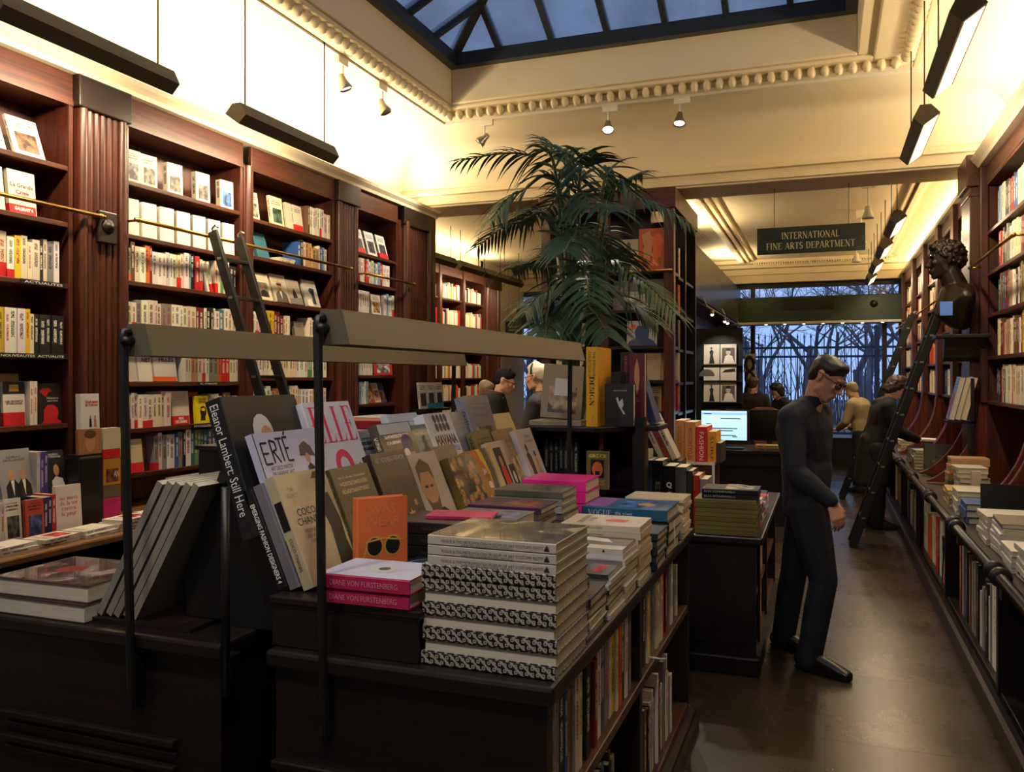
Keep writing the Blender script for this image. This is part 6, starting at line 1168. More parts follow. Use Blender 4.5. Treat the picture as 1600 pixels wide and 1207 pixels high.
# row of standing books
x = -1.04; yR = 5.0; CZ2 = SZ
RT = tag(thing('side_case', 'dark stepped side case carrying the upright magazine annuals', 'bookcase', (-0.97, 5.2, 0)))
MB().box(-1.09, 4.96, 0.0, S0-0.006, 5.62, CZ2-0.03).build('body', DARK_Z, RT); MB().box(-1.10, 4.94, CZ2-0.03, S0-0.004, 5.64, CZ2).build('top', DARK_X, RT); MB().box(-1.08, 5.30, CZ2, S0-0.01, 5.55, 1.085).build('back_step', DARK_Z, RT)
for i, (t, h, c, txt, lb, mt) in enumerate(((0.032, 0.42, (186, 180, 164), 'LOST VANGUARD', 'tall cream book with vertical spine letters, first of the upright annuals', 'dim'), (0.038, 0.365, (170, 164, 140), None, 'buff-topped dark blue book among the upright annuals', 'dim'), (0.062, 0.365, (20, 20, 24), 'ELLE', 'thick black annual with large pale spine letters', 'grey'), (0.068, 0.335, (22, 22, 24), 'GQ', 'black annual with bold white letters at its spine', 'white'), (0.066, 0.33, (92, 90, 86), None, 'grey shrink-wrapped annual beside the bold-lettered one', 'dim'), (0.034, 0.31, (50, 50, 48), None, 'dark grey narrow annual after the shrink-wrapped one', 'dim'), (0.038, 0.285, (186, 44, 34), None, 'red annual near the end of the upright row', 'dim'), (0.045, 0.265, (140, 136, 130), None, 'grey annual at the end of the upright row', 'dim'))):
    if i == 1: c = (44, 54, 100)
    o = stand('annual', x+t/2, yR, CZ2+0.0006, t, 0.24, h, c, lb, hard=True, txt=0.0, glossy=True)
    if txt in ('ELLE', 'LOST VANGUARD'): spine_text(o, txt, t, h, 0.42, INK[mt], 0.35 if txt == 'ELLE' else 0.5, 0.6)
    if txt == 'GQ': letters(o, 'Q', 0.034, 0.04, (0, -0.0009, 0.22), (1, 0, 0), (0, 0, 1), INK['white'], 0.06); letters(o, 'G', 0.034, 0.036, (0, -0.0009, 0.165), (1, 0, 0), (0, 0, 1), INK['white'], 0.06)
    x += t+0.002
o = book('art_book', 0.02, 0.16, 0.26, basis((-1.20, 5.1, 0.78), (0, -1, 0), (1, 0, 0), (0, 0, 1)), (70, 96, 160), 'blue paperback cover out beside the tall cream upright book', txt=0.0)
front_text(o, 'Les\nHom\nDu', 0.02, 0.16, 0.26, 0.5, 0.5, 0.6, 0.6, INK['silver'])
# stepped box with white edge, orange boxes on it
wb = thing('display_box', 'brown display box with white edging carrying the orange and red boxed books', 'display box', (-0.8, 6.0, SZ)); MB().box(-0.99, 5.68, 0.0, -0.70, 6.1, 1.03).build('body', plain('brown board', (70, 34, 24), 0.4), wb)
MB().box(-1.0, 5.665, 1.03, -0.685, 6.11, 1.045).build('white_edge', WHITE, wb); MB().box(-0.70, 5.665, SZ+0.0006, -0.685, 5.68, 1.03).build('white_edge', WHITE, wb)
x = -1.02
for t, h, c, txt, lb, mt in ((0.062, 0.275, (198, 138, 78), 'COLLECTION OF', 'tan boxed book at the start of the orange row', 'brown'), (0.07, 0.265, (204, 142, 80), 'MOTORCYCLES', 'tan boxed book with large brown spine capitals', 'brown'), (0.072, 0.235, (206, 34, 54), 'FASHION', 'bright red boxed book with white spine letters', 'white'), (0.055, 0.205, (230, 158, 40), 'SURF', 'yellow-orange boxed book with spaced spine letters', 'brown'), (0.03, 0.13, (60, 58, 56), None, 'small dark box after the yellow-orange boxed book', 'dim')):
    o = stand('boxed_book', x+t/2+0.07, 5.70, 1.0456, t, 0.28, h, c, lb, txt=0.0, hard=False)
    if txt: spine_text(o, txt, t, h, 0.4 if t > 0.05 else 0.3, INK[mt], 0.45, 0.8)
    x += t+0.004
for k in range(3): stand('art_book', -0.97+0.04*k, 5.33, 1.086, 0.034, 0.15, 0.31, ((200, 192, 176), (128, 40, 32), (190, 184, 170))[k], ('white', 'dark red', 'grey')[k]+' book leaning behind the upright annuals', lean=0.45, hard=True)
GS2 = 'books in the second table shelves'
for z, n in ((0.4205, 15), (0.1205, 10)):
    y = SYA+0.36
    for i in range(n):
        c = random.choice(['red', 'white', 'ivory', 'black', 'grey', 'cream', 'pale blue']); t = random.choice([0.03, 0.04, 0.05]); h = random.uniform(0.2, 0.26)
        if y < 5.6 < y+t+0.01 or (y < 5.635 and y+t > 5.59): y = 5.645
        book('art_book', t, 0.2, round(h, 2), Matrix.Translation((S1-0.045, y+t/2, z)) @ Matrix.Rotation(PI/2, 4, 'Z'), PAL[c], f'{c} book, {ordn(i)} on the {"upper" if z > 0.3 else "lower"} shelf of second table', GS2, hard=True, ink=ink_for(c)); y += t+0.002
for i in range(4):
    z = SZ+0.0006
    for j in range(6):
        c = random.choice(['red', 'white', 'pale blue', 'cream', 'grey', 'black', 'pink'])
        lying('magazine', S1-0.26+random.uniform(-0.005, 0.01), 5.02+0.155*i if False else 5.0+0.16*i, z, 0.022, 0.24, 0.145, PAL[c], f'{c} magazine, {ordn(5-j)} from the top, {ordn(i)} pile after the gold magazines', 'magazines along the second table', '+X', txt=0.3, glossy=True); z += 0.0228
# ================================================================== right wall: bookcases over a long counter
RF = 1.20
RB = [(2.6, 4.2), (4.28, 5.86), (6.02, 7.86), (8.47, 9.48), (9.56, 10.70), (10.80, 12.18), (12.30, 13.62), (13.74, 15.45)]
RSH = [1.42, 1.78, 2.12, 2.46, 2.80]
RL = ['nearest', 'second', 'third', 'fourth', 'fifth', 'sixth', 'seventh', 'last']
OG = wood('brackets of the bookcases', (70, 28, 16), (122, 56, 32), 'Z')
rr = []
for i, (y0, y1) in enumerate(RB):
    r = bookcase(f'mahogany wall bookcase over the long aisle counter, {RL[i]} bay'+(' before the bust pillar' if i == 2 else ' after the bust pillar' if i == 3 else ''), RF+0.04, y0, y1, RSH, 0.72, 3.18, -1, depth=0.30, group=None); rr.append(r)
    for y in (y0, y1):
        MB().box(RF-0.01, y-0.05, 1.40, RF+0.05, y+0.05, 3.34).build('upright', WOOD_Z, r, bevel=0.006)
        # ogee bracket sweeping down to the counter
        prof = [(RF+0.05, 0.735), (0.80, 0.735)]
        for k in range(13):
            t = k/12; s = t*PI/2
            prof.append((0.80+0.38*math.sin(s)**1.5, 0.75+0.62*(1-math.cos(s))))
        prof += [(RF-0.01, 1.40), (RF+0.05, 1.40)]
        MB().prism(prof, 'Y', y-0.022, y+0.022).build('bracket', OG, r, bevel=0.004)
pi = thing('pillar', 'square mahogany pillar carrying the bust, beneath the plaster beam', 'pillar', (1.35, 8.15, 0))
MB().box(1.13, 7.94, 0.72, 1.60, 8.38, 3.20).build('shaft', WOOD_Z, pi, bevel=0.006); MB().box(1.10, 7.91, 3.20, 1.60, 8.41, 3.47).build('capital', WOOD_Y, pi, bevel=0.012); MB().box(1.12, 7.93, 3.12, 1.60, 8.39, 3.15).build('necking', WOOD_Y, pi, bevel=0.006)
b = MB(); b.prism([(1.60, 3.345), (1.185, 3.345), (1.17, 3.37), (1.14, 3.40), (1.13, 3.425), (1.60, 3.425)], 'Y', 2.5, 7.9); struct(b.build('trim_7', PLASTER2)); b = MB(); b.prism([(1.60, 3.345), (1.19, 3.345), (1.18, 3.37), (1.60, 3.385)], 'Y', 8.42, 16.2); struct(b.build('trim_8', PLASTER2))
rc = thing('aisle_counter', 'long dark wooden counter with turned rail along the right-hand aisle', 'counter', (1.0, 9.0, 0))
CX, CT = 0.74, 0.72
MB().box(CX, 2.5, CT-0.035, 1.6, 16.0, CT).build('worktop', DARK_Y, rc, bevel=0.006)
MB().box(1.10, 2.5, 0.0, 1.13, 16.0, CT-0.035).build('back_panel', DARK_Y, rc)
MB().box(CX+0.02, 2.5, 0.12, 1.10, 16.0, 0.15).build('shelf', DARK_Y, rc, bevel=0.005)
b = MB(); b.prism([(0.715, 0.0), (0.775, 0.0), (0.775, 0.125), (0.745, 0.14), (0.735, 0.11), (0.715, 0.10)], 'Y', 2.5, 16.0); b.build('plinth', DARK_Y, rc)
for y in (2.6, 4.45, 6.28, 8.2, 9.8, 11.4, 13.0, 14.6): MB().box(CX+0.01, y, 0.0, 1.10, y+0.045, CT-0.035).build('upright', DARK_Z, rc)
rl = b = MB(); b.tube([(CX-0.02, 2.5, CT+0.005), (CX-0.02, 16.0, CT+0.005)], 0.026, 10); b.build('rail', DARK_Y, rc, smooth=True)
for k in range(9):
    for dy in (-0.07, 0.07):
        y = 4.28+k*1.32+dy
        MB().lathe([(0.0, -0.018), (0.035, -0.018), (0.046, -0.01), (0.046, 0.01), (0.035, 0.018), (0.0, 0.018)], 14, M=basis((CX-0.02, y, CT+0.012), (1, 0, 0), (0, 0, -1), (0, 1, 0))).build('turned_ring', DARK_Y, rc, smooth=True)
    MB().box(CX-0.01, 4.28+k*1.32-0.03, CT-0.1, CX+0.04, 4.28+k*1.32+0.03, CT).build('rail_block', DARK_Y, rc)
rail('brass ladder rail across the third bay, before the bust pillar', RF-0.10, 6.0, 7.75, 2.5, -1, 'brass rails on the aisle side'); 
rail('brass ladder rail past the bust pillar, holding both ladders', RF-0.10, 8.5, 15.3, 2.42, -1, 'brass rails on the aisle side')
# books on the shelves: near bays singly, the far ones too where they show
XR2 = RF+0.055
for bi in (2,):
    y0, y1 = RB[bi]; 
    for si, z in enumerate(RSH):
        if bi == 1 and si < 2: continue
        run('hardback', 1, XR2, y0+0.06, y1-0.06, z, f'of {ORD[4-si]} shelf down, {RL[bi]} aisle bay', f'books on the {RL[bi]} aisle bay', pal=ARTS, hh=(0.24, 0.29), tt=(0.03, 0.06), ww=(0.18, 0.22), hard=True, bandp=0, kind='book', cap=30)
for bi in (3, 4):
    y0, y1 = RB[bi]
    for si, z in enumerate(RSH):
        run('hardback', 1, XR2, y0+0.06, y1-0.06, z, f'of {ORD[4-si]} shelf down, {RL[bi]} aisle bay', f'books on the {RL[bi]} aisle bay', pal={'white': 16, 'cream': 14, 'ivory': 8, 'red': 10, 'dark red': 6, 'orange': 8, 'yellow': 5, 'tan': 10, 'black': 6, 'grey': 6, 'blue': 3}, hh=(0.25, 0.30), tt=(0.05, 0.10), ww=(0.18, 0.22), hard=True, bandp=0, kind='book', cap=24)
# the last bays: rows too far to pick single books out
def far_rows(name, side, X, spans, shelves, pal, label, hh=(0.2, 0.29), tt=(0.02, 0.05)):
    cols = list(pal); mats = [plain('far cover '+c, PAL[c], 0.5) for c in cols]; b = MB()
    for y0, y1 in spans:
        for z in shelves:
            y = y0
            while y < y1:
                t = random.uniform(*tt); h = random.uniform(*hh); d = random.uniform(0, 0.02); mi = cols.index(pick(pal))
                if y+t > y1: break
                if side > 0: b.box(X+d, y, z, X+d+0.18, y+t-0.002, z+h, mi)
                else: b.box(X-d-0.18, y, z, X-d, y+t-0.002, z+h, mi)
                y += t
    o = b.build(name, mats); tag(o, label, 'books', kind='stuff'); return o
far_rows('far_books', 1, XR2, [(a+0.05, c-0.05) for a, c in RB[:2]+RB[5:]], [z+0.0005 for z in RSH], {'white': 6, 'cream': 6, 'red': 4, 'orange': 4, 'tan': 4, 'black': 3, 'yellow': 2, 'ivory': 4}, 'rows of small bright spines on the nearest and farthest aisle bays')
# under the counter
GU = 'books under the aisle counter'
und = [(4.26, 0.15, 0.22, 0.44, 'ivory', 'tall cream slipcase nearest, red mark on its side'), (4.42, 0.14, 0.22, 0.46, 'white', 'tall white slipcase beside the cream one'), (4.575, 0.05, 0.2, 0.40, 'grey', 'grey slim book after the two slipcases'), (4.63, 0.03, 0.2, 0.33, 'white', 'slim white book after the slipcases'), (4.70, 0.06, 0.24, 0.38, 'black', 'black book after the slim white one'), (4.80, 0.05, 0.22, 0.34, 'grey', 'grey photo book under the aisle counter'), (4.88, 0.04, 0.2, 0.30, 'ivory', 'short ivory book under the aisle counter'),
       (4.98, 0.05, 0.26, 0.42, 'black', 'tall black book with pale frame lines'), (5.06, 0.05, 0.26, 0.42, 'olive', 'tall dark olive book beside the framed black one'), (5.14, 0.06, 0.26, 0.40, 'grey', 'tall grey book before the upright divider'), (5.25, 0.05, 0.25, 0.42, 'brown', 'tall brown book before the upright divider'), (5.36, 0.06, 0.24, 0.42, 'black', 'tall black book before the upright divider'), (5.50, 0.06, 0.26, 0.45, 'grey', 'tall slate book before the upright divider'), (5.60, 0.07, 0.26, 0.46, 'dark red', 'tall dark red book near the magazine portraits')]
for y, t, w, h, c, lb in und:
    y += 0.28
    o = book('hardback', t, w, h, Matrix.Translation((CX+0.05, y+t/2, 0.1505)) @ Matrix.Rotation(-PI/2, 4, 'Z'), PAL[c], lb+', on bottom shelf', GU, hard=True, ink=ink_for(c), txt=0.4)
t, w, h = 0.05, 0.30, 0.48
o = faced('magazine', 1, CX+0.045, 6.40, 0.1505, t, w, h, (196, 188, 172), 'large magazine with black portraits and bold capitals under the counter', GU, lean=0.05, txt=0.0)
front_text(o, 'PRIX', t, w, h, 0.5, 0.68, 0.86, 0.1, INK['black'], 0.03)
for (a, c, e, g) in ((0.08, 0.8, 0.44, 0.97), (0.54, 0.8, 0.92, 0.97), (0.12, 0.3, 0.62, 0.6)):
    front_flat(o, 'picture', [(a, c), (a, g), (e, g), (e, c)], t, w, h, INK['black']); front_flat(o, 'picture', ell((a+e)/2, (c+g)/2, (e-a)*0.22, (g-c)*0.3), t, w, h, INK['tan'], 0.0012)
front_flat(o, 'picture', [(0.05, 0.02), (0.1, 0.18), (0.5, 0.24), (0.9, 0.16), (0.95, 0.02)], t, w, h, INK['red'])
run('hardback', 1, CX+0.05, 6.75, 8.15, 0.1505, 'of bottom shelf, past the portrait magazine', GU, pal={'white': 4, 'red': 2, 'orange': 2, 'grey': 3, 'black': 3}, hh=(0.3, 0.44), tt=(0.04, 0.08), ww=(0.2, 0.24), hard=True, bandp=0, kind='book')
run('hardback', 1, CX+0.05, 8.3, 8.9, 0.1505, 'of bottom shelf below the bust pillar', GU, pal={'white': 4, 'red': 2, 'orange': 2, 'grey': 3, 'black': 3}, hh=(0.3, 0.44), tt=(0.04, 0.08), ww=(0.2, 0.24), hard=True, bandp=0, kind='book')
far_rows('far_books', 1, CX+0.05, [(8.95, 9.75), (9.9, 11.35), (11.5, 12.95)], [0.1505], {'white': 4, 'red': 2, 'grey': 3, 'black': 4}, 'row of dim books low under the far half of aisle counter', hh=(0.3, 0.42), tt=(0.04, 0.08))
# on the counter
GC = 'piles on the aisle counter'
CTZ = CT+0.0006
def cpile(x, y, n, t, w, h, c, lb, sp='-X', top=None, **k):
    z = CTZ
    for j in range(n):
        lying('art_book', x+random.uniform(-0.008, 0.008), y+random.uniform(-0.008, 0.008), z, t, w, h, top if (top and j == n-1) else c, f'{lb}, {ordn(n-1-j) if j < n-1 else "topmost"} of its pile', GC, sp, random.uniform(-0.06, 0.06), hard=True, txt=0.2, **k); z += t+0.0008
    return z
cpile(0.80, 4.02, 5, 0.03, 0.24, 0.3, (214, 210, 198), 'white book at the near end of aisle counter')
cpile(0.79, 4.36, 4, 0.025, 0.22, 0.28, (206, 202, 190), 'pale book near the turned rings')
cpile(0.81, 4.68, 7, 0.024, 0.26, 0.33, (206, 202, 192), 'white-edged book below the black tree print', top=(120, 112, 92))
cpile(0.80, 5.05, 5, 0.03, 0.25, 0.3, (196, 190, 176), 'cream-edged book beside the black tree print')
o = fcov(0.845, 5.50, CTZ, 0.04, 0.48, 0.27, (26, 26, 26), 'large black book with white tree print standing on aisle counter', lean=0.06, hard=True, txt=0.0, group=None)
def treeprint():
    m, nt, bb = newmat('white tree print'); t_ = N(nt, 'ShaderNodeTexCoord'); n = N(nt, 'ShaderNodeTexNoise'); n.inputs['Scale'].default_value = 90; nt.links.new(t_.outputs['Object'], n.inputs['Vector']); r = N(nt, 'ShaderNodeValToRGB'); r.color_ramp.elements[0].position = 0.45; r.color_ramp.elements[1].position = 0.6; r.color_ramp.elements[0].color = (0.01, 0.01, 0.01, 1); r.color_ramp.elements[1].color = (0.4, 0.4, 0.38, 1); nt.links.new(n.outputs[0], r.inputs[0]); nt.links.new(r.outputs[0], bb.inputs['Base Color']); return m
front_flat(o, 'picture', [(0.4, 0.15), (0.36, 0.3), (0.48, 0.45), (0.6, 0.55), (0.74, 0.5), (0.82, 0.35), (0.86, 0.2), (0.8, 0.12), (0.6, 0.16)], 0.04, 0.48, 0.27, treeprint())
cpile(0.80, 5.62, 4, 0.035, 0.24, 0.28, (60, 84, 140), 'blue book behind the black tree print', top=(40, 70, 150)) if False else None
cpile(0.80, 5.75, 3, 0.04, 0.26, 0.30, (56, 80, 136), 'blue book past the black tree print')
cpile(0.80, 6.1, 5, 0.03, 0.26, 0.30, (190, 186, 172), 'grey-white book past the blue pile')
cpile(0.80, 6.45, 4, 0.028, 0.3, 0.34, (170, 150, 110), 'tan-topped book past the blue pile', top=(190, 150, 90))
z = cpile(0.92, 7.0, 6, 0.036, 0.2, 0.27, (206, 200, 184), 'white-edged thick book before the bust pillar')
stand('art_book', 1.02, 6.86, CTZ, 0.06, 0.05, 0.21, (190, 184, 170), 'pale upright box before the white-edged thick books', txt=0.0)
o = lying('art_book', 0.90, 7.38, CTZ, 0.075, 0.22, 0.30, (70, 60, 44), 'dark book with pale spine capitals before the bust pillar', GC, '-Y', hard=True, txt=0.0); spine_text(o, 'FACADES', 0.075, 0.3, 0.6, INK['silver'], 0.4, 0.6)
zz = CTZ+0.076
for k in range(3): lying('art_book', 0.90+0.01*k, 7.38, zz, 0.06, 0.22, 0.27, ((120, 100, 62), (190, 110, 80), (196, 150, 110))[k], ('olive', 'salmon', 'tan')[k]+' book stacked on the pale-lettered dark one', GC, '-Y', hard=True, txt=0.2); zz += 0.0608
fcov(1.05, 5.98, CTZ+0.0, 0.03, 0.3, 0.36, (214, 204, 186), 'pale tilted book with red edge beside the nearest bracket', lean=0.5, turn=0, group=None) if False else None
o = fcov(0.86, 8.66, CTZ, 0.05, 0.42, 0.27, (60, 62, 44), 'dark green landscape book with vertical pale letters on the counter', lean=0.15, hard=True, pic=(90, 84, 50), txt=0.0); letters(o, 'VITRAIL', 0.20, 0.035, (0.0262, 0.33, 0.13), (0, 0, 1), (0, -1, 0), INK['silver'])
cpile(0.80, 8.98, 6, 0.03, 0.2, 0.26, (150, 140, 120), 'brown-edged book beyond the green landscape book')
for k, y in enumerate((9.7, 10.9, 12.4)): cpile(0.82, y, 5, 0.03, 0.24, 0.3, (200, 190, 170), f'pale book of {ORD[k]} pile along the far counter')
# books held in the sloping shelf corners
o = faced('art_book', 1, 0.93, 8.08, 1.25, 0.07, 0.20, 0.36, (110, 130, 190), 'pale blue jacketed book tilted out on a stand by the pillar', None, lean=-0.42, hard=True, pic=(150, 140, 190)) if False else None
sd = thing('book_stand', 'small dark stand holding a tilted jacketed book on the pillar foot', 'stand', (1.05, 7.8, 1.2)); MB().box(0.93, 7.70, 1.235, 1.13, 7.92, 1.255).build('tray', DARK_Y, sd); MB().box(1.105, 7.70, 1.0, 1.13, 7.92, 1.60).build('back', DARK_Z, sd)
for k in range(3):
    t = 0.042; M = Matrix.Translation((0.965+0.044*k, 7.90, 1.2556)) @ Matrix.Rotation(0.24, 4, 'Y') @ Matrix.Rotation(PI, 4, 'Z'); lo = min((M @ Vector((s*t/2, q*0.18, 0))).z for s in (-1, 1) for q in (0, 1)); M = Matrix.Translation((0, 0, 1.2558-lo)) @ M
    book('art_book', t, 0.18, 0.36, M, ((120, 150, 220), (86, 82, 74), (196, 184, 150))[k], ('pale blue jacketed', 'grey', 'cream')[k]+' book tilted in the stand before the pillar', None, hard=True, glossy=True, pic=(170, 120, 170) if k == 0 else None)
for k, y in enumerate((8.8, 9.3, 10.0, 10.4)):
    faced('magazine', 1, 0.98, y, 0.80, 0.02, 0.2, 0.3, (206, 200, 190), f'pale leaflet book leaning between curved brackets, {ORD[k]} past the pillar', None, lean=0.6, txt=0.3) if False else None
lab = tag(MB().box(1.0, 7.93, 2.10, 1.10, 7.935, 2.2).build('price_card', plain('blue card', (90, 130, 220), 0.5)), 'small blue card hanging below the bust', 'card') if False else None
# ================================================================== far room, windows and what is outside
def clear_glass():
    m = bpy.data.materials.new('window glass'); m.use_nodes = True; nt = m.node_tree; nt.nodes.clear(); o = N(nt, 'ShaderNodeOutputMaterial'); t = N(nt, 'ShaderNodeBsdfTransparent'); g = N(nt, 'ShaderNodeBsdfGlossy'); g.inputs['Roughness'].default_value = 0.03
    f = N(nt, 'ShaderNodeFresnel'); f.inputs[0].default_value = 1.35; x = N(nt, 'ShaderNodeMixShader'); nt.links.new(f.outputs[0], x.inputs[0]); nt.links.new(t.outputs[0], x.inputs[1]); nt.links.new(g.outputs[0], x.inputs[2]); nt.links.new(x.outputs[0], o.inputs[0]); return m
GLASS = clear_glass()
FRAME = plain('dark window frame', (30, 36, 40), 0.4)
slab('wall_far', -7.3, YW, 3.32, XR+0.1, YW+0.2, 3.8, m=FRAME); slab('wall_far.001', -7.3, YW, 0.0, XR+0.1, YW+0.2, 0.45, m=FRAME); slab('wall_far.002', -5.4, YW, 0.45, -1.62, YW+0.2, 3.32, m=plain('dark far wall', (40, 44, 44), 0.5)); slab('wall_far.003', 1.28, YW, 0.45, XR+0.1, YW+0.2, 3.32, m=FRAME)
slab('wall_left.003', -7.4, 14.1, 0, -7.3, YW, 3.75); slab('wall_left.004', -7.4, 14.0, 0, -5.8, 14.1, 3.75); slab('ceiling.002', -7.4, 14.0, 3.70, -5.9, YW+0.1, 3.8); slab('floor.001', -7.4, 14.0, -0.1, -5.9, YW+0.2, -0.001, m=FLOOR)
def window(nm, x0, x1, z0, z1, zt0=None, zt1=None, mull=()):
    w = MB().box(x0, YW-0.02, z0, x0+0.07, YW+0.08, z1).build(nm, FRAME); struct(w)
    MB().box(x1-0.07, YW-0.02, z0, x1, YW+0.08, z1).build('frame_stile', FRAME, w); MB().box(x0+0.07, YW-0.02, z0, x1-0.07, YW+0.08, z0+0.08).build('frame_rail', FRAME, w); MB().box(x0+0.07, YW-0.02, z1-0.06, x1-0.07, YW+0.08, z1).build('frame_rail', FRAME, w)
    for a in mull: MB().box(a-0.04, YW-0.02, z0+0.08, a+0.04, YW+0.08, z1-0.06).build('mullion', FRAME, w)
    xs_ = [x0+0.07]+[q for a in mull for q in (a-0.04, a+0.04)]+[x1-0.07]
    for k in range(0, len(xs_), 2): MB().box(xs_[k], YW+0.025, z0+0.08, xs_[k+1], YW+0.031, z1-0.06).build('pane', GLASS, w)
    return w
window('window_1', -1.62, 1.28, 0.45, 2.70, mull=(-1.27, 0.98)); window('window_2', -1.62, 1.28, 3.0, 3.32, mull=(-1.27,)); window('window_3', -7.2, -5.45, 0.45, 2.7); window('window_4', -7.2, -5.45, 3.0, 3.32)
# green header above the shop window
hd = thing('green_header', 'dark green boarded header with black grille and lamp above the shop window', 'header', (-0.1, 15.9, 2.6))
MB().box(-1.60, 15.75, 2.60, 1.25, 16.2, 3.04).build('board', GREEN, hd, bevel=0.01); MB().box(-1.62, 15.72, 2.56, 1.27, 16.25, 2.60).build('soffit', WHITE, hd)
g = MB().box(-0.70, 15.735, 2.80, 0.14, 15.75, 3.01).build('grille', BLACK, hd)
for k in range(7): MB().box(-0.68, 15.725, 2.815+0.028*k, 0.12, 15.735, 2.825+0.028*k).build('slat', BLACK, g)
MB().lathe([(0, 0.03), (0.05, 0.03), (0.065, 0.0)], 14, M=basis((0.78, 15.75, 2.88), (1, 0, 0), (0, 0, 1), (0, -1, 0))).build('lamp', BLACK, hd, smooth=True)
DL = plain('downlight glow', (255, 244, 225), 0.5, emit=(255, 244, 225), estr=6)
for k in range(7): MB().lathe([(0, -0.004), (0.02, -0.004), (0.024, 0.0)], 10, M=Matrix.Translation((-1.0+0.32*k, 15.8, 2.556))).build('downlight', DL, hd)
struct(MB().box(-7.3, 15.85, 2.60, -5.5, 16.2, 3.04).build('trim_9', GREEN))
struct(MB().box(-1.60, 16.02, 3.04, 1.25, 16.06, 3.07).build('trim_10', FRAME))
# green fascia along the passage and the dark recess below
struct(MB().box(-1.54, 9.78, 2.60, -1.48, 16.2, 3.24).build('trim_11', plain('glossy dark green fascia', (58, 66, 52), 0.3), bevel=0.005))
slab('wall_left.005', -2.0, 12.4, 0, -1.9, 16.2, 3.0, m=plain('brown recess', (60, 34, 22), 0.4)); struct(MB().box(-1.9, 9.78, 2.58, -1.54, 16.2, 2.60).build('ceiling.003', plain('recess soffit', (60, 40, 28), 0.4)))
sr = thing('spot_rail', 'thin spotlight rail under the green fascia, three small lit spots', 'spot rail', (-1.40, 12.6, 2.5)); MB().tube([(-1.42, 11.0, 2.52), (-1.42, 15.4, 2.52)], 0.010, 8).build('rail', STEEL, sr, smooth=True)
for y in (11.0, 13.2, 15.4): MB().tube([(-1.42, y, 2.52), (-1.48, y, 2.66)], 0.006, 6).build('arm', STEEL, sr)
for y in (11.5, 13.0, 13.4):
    MB().lathe([(0.0, 0.03), (0.02, 0.03), (0.03, -0.02)], 12, M=Matrix.Translation((-1.42, y, 2.475))).build('spot', STEEL, sr, smooth=True); MB().ball((-1.42, y, 2.45), 0.022, 8).build('bulb', DL, sr, smooth=True)
    if y < 12: L_ = bpy.data.lights.new('spot_beam', 'SPOT'); L_.energy = 20; L_.color = (1, 0.9, 0.78); L_.spot_size = 1.2; L_.spot_blend = 0.6; o_ = bpy.data.objects.new('spot_beam', L_); COL.objects.link(o_); o_.location = (-1.42, y-0.05, 2.42); o_.rotation_euler = (Vector((-1.35, 12.1, 1.6))-o_.location).to_track_quat('-Z', 'Y').to_euler()
# sign hanging from the beam
sg = thing('hanging_sign', 'dark green hanging department sign with pale capitals under the beam', 'sign', (-0.13, 8.72, 2.92))
a_, c_ = atY(1183, 372, 8.72), atY(1352, 372, 8.72); zz0 = atY(1267, 395, 8.72).z; zz1 = atY(1267, 353, 8.72).z
MB().box(a_.x, 8.71, zz0, c_.x, 8.73, zz1).build('board', plain('sign green', (30, 46, 38), 0.4), sg, bevel=0.002)
for px in (1210, 1326): x = atY(px, 340, 8.72).x; MB().tube([(x, 8.72, zz1), (x, 8.72, 3.48)], 0.003, 6).build('wire', BLACK, sg)
SGL = plain('sign lettering', (232, 230, 190), 0.5); xm_ = (a_.x+c_.x)/2
for txt, w, dz in (('INTERNATIONAL', 0.535, 0.045), ('FINE ARTS DEPARTMENT', 0.82, -0.055)):
    serif(sg, txt, w, 0.066, (0, 0, 0), (1, 0, 0), (0, 0, 1), SGL, 0.17).matrix_basis = basis((xm_-(-0.13), 8.7092-8.72, (zz0+zz1)/2+dz-2.92), (1, 0, 0), (0, 0, 1), (0, -1, 0))
# a second black sign far behind on the other side
s2 = thing('hanging_sign', 'small black hanging sign with two faint words in the far room', 'sign', (-5.0, 14.5, 2.3)); p0 = atY(790, 525, 14.3); p1 = atY(815, 502, 14.3)
MB().box(p0.x, 14.29, p0.z, p1.x, 14.31, p1.z).build('board', BLACK, s2); 
for x in (p0.x+0.05, p1.x-0.05): MB().tube([(x, 14.3, p1.z), (x, 14.3, 3.70)], 0.003, 6).build('wire', BLACK, s2)
for k, tx in enumerate(('ENGLISH', 'LITERATURE')): letters(s2, tx, 0.18+0.04*k, 0.03, (0, 0, 0), (1, 0, 0), (0, 0, 1), INK['grey']).matrix_basis = basis(((p0.x+p1.x)/2+5.0, 14.289-14.5, (p0.z+p1.z)/2+0.03-0.06*k-2.3), (1, 0, 0), (0, 0, 1), (0, -1, 0))
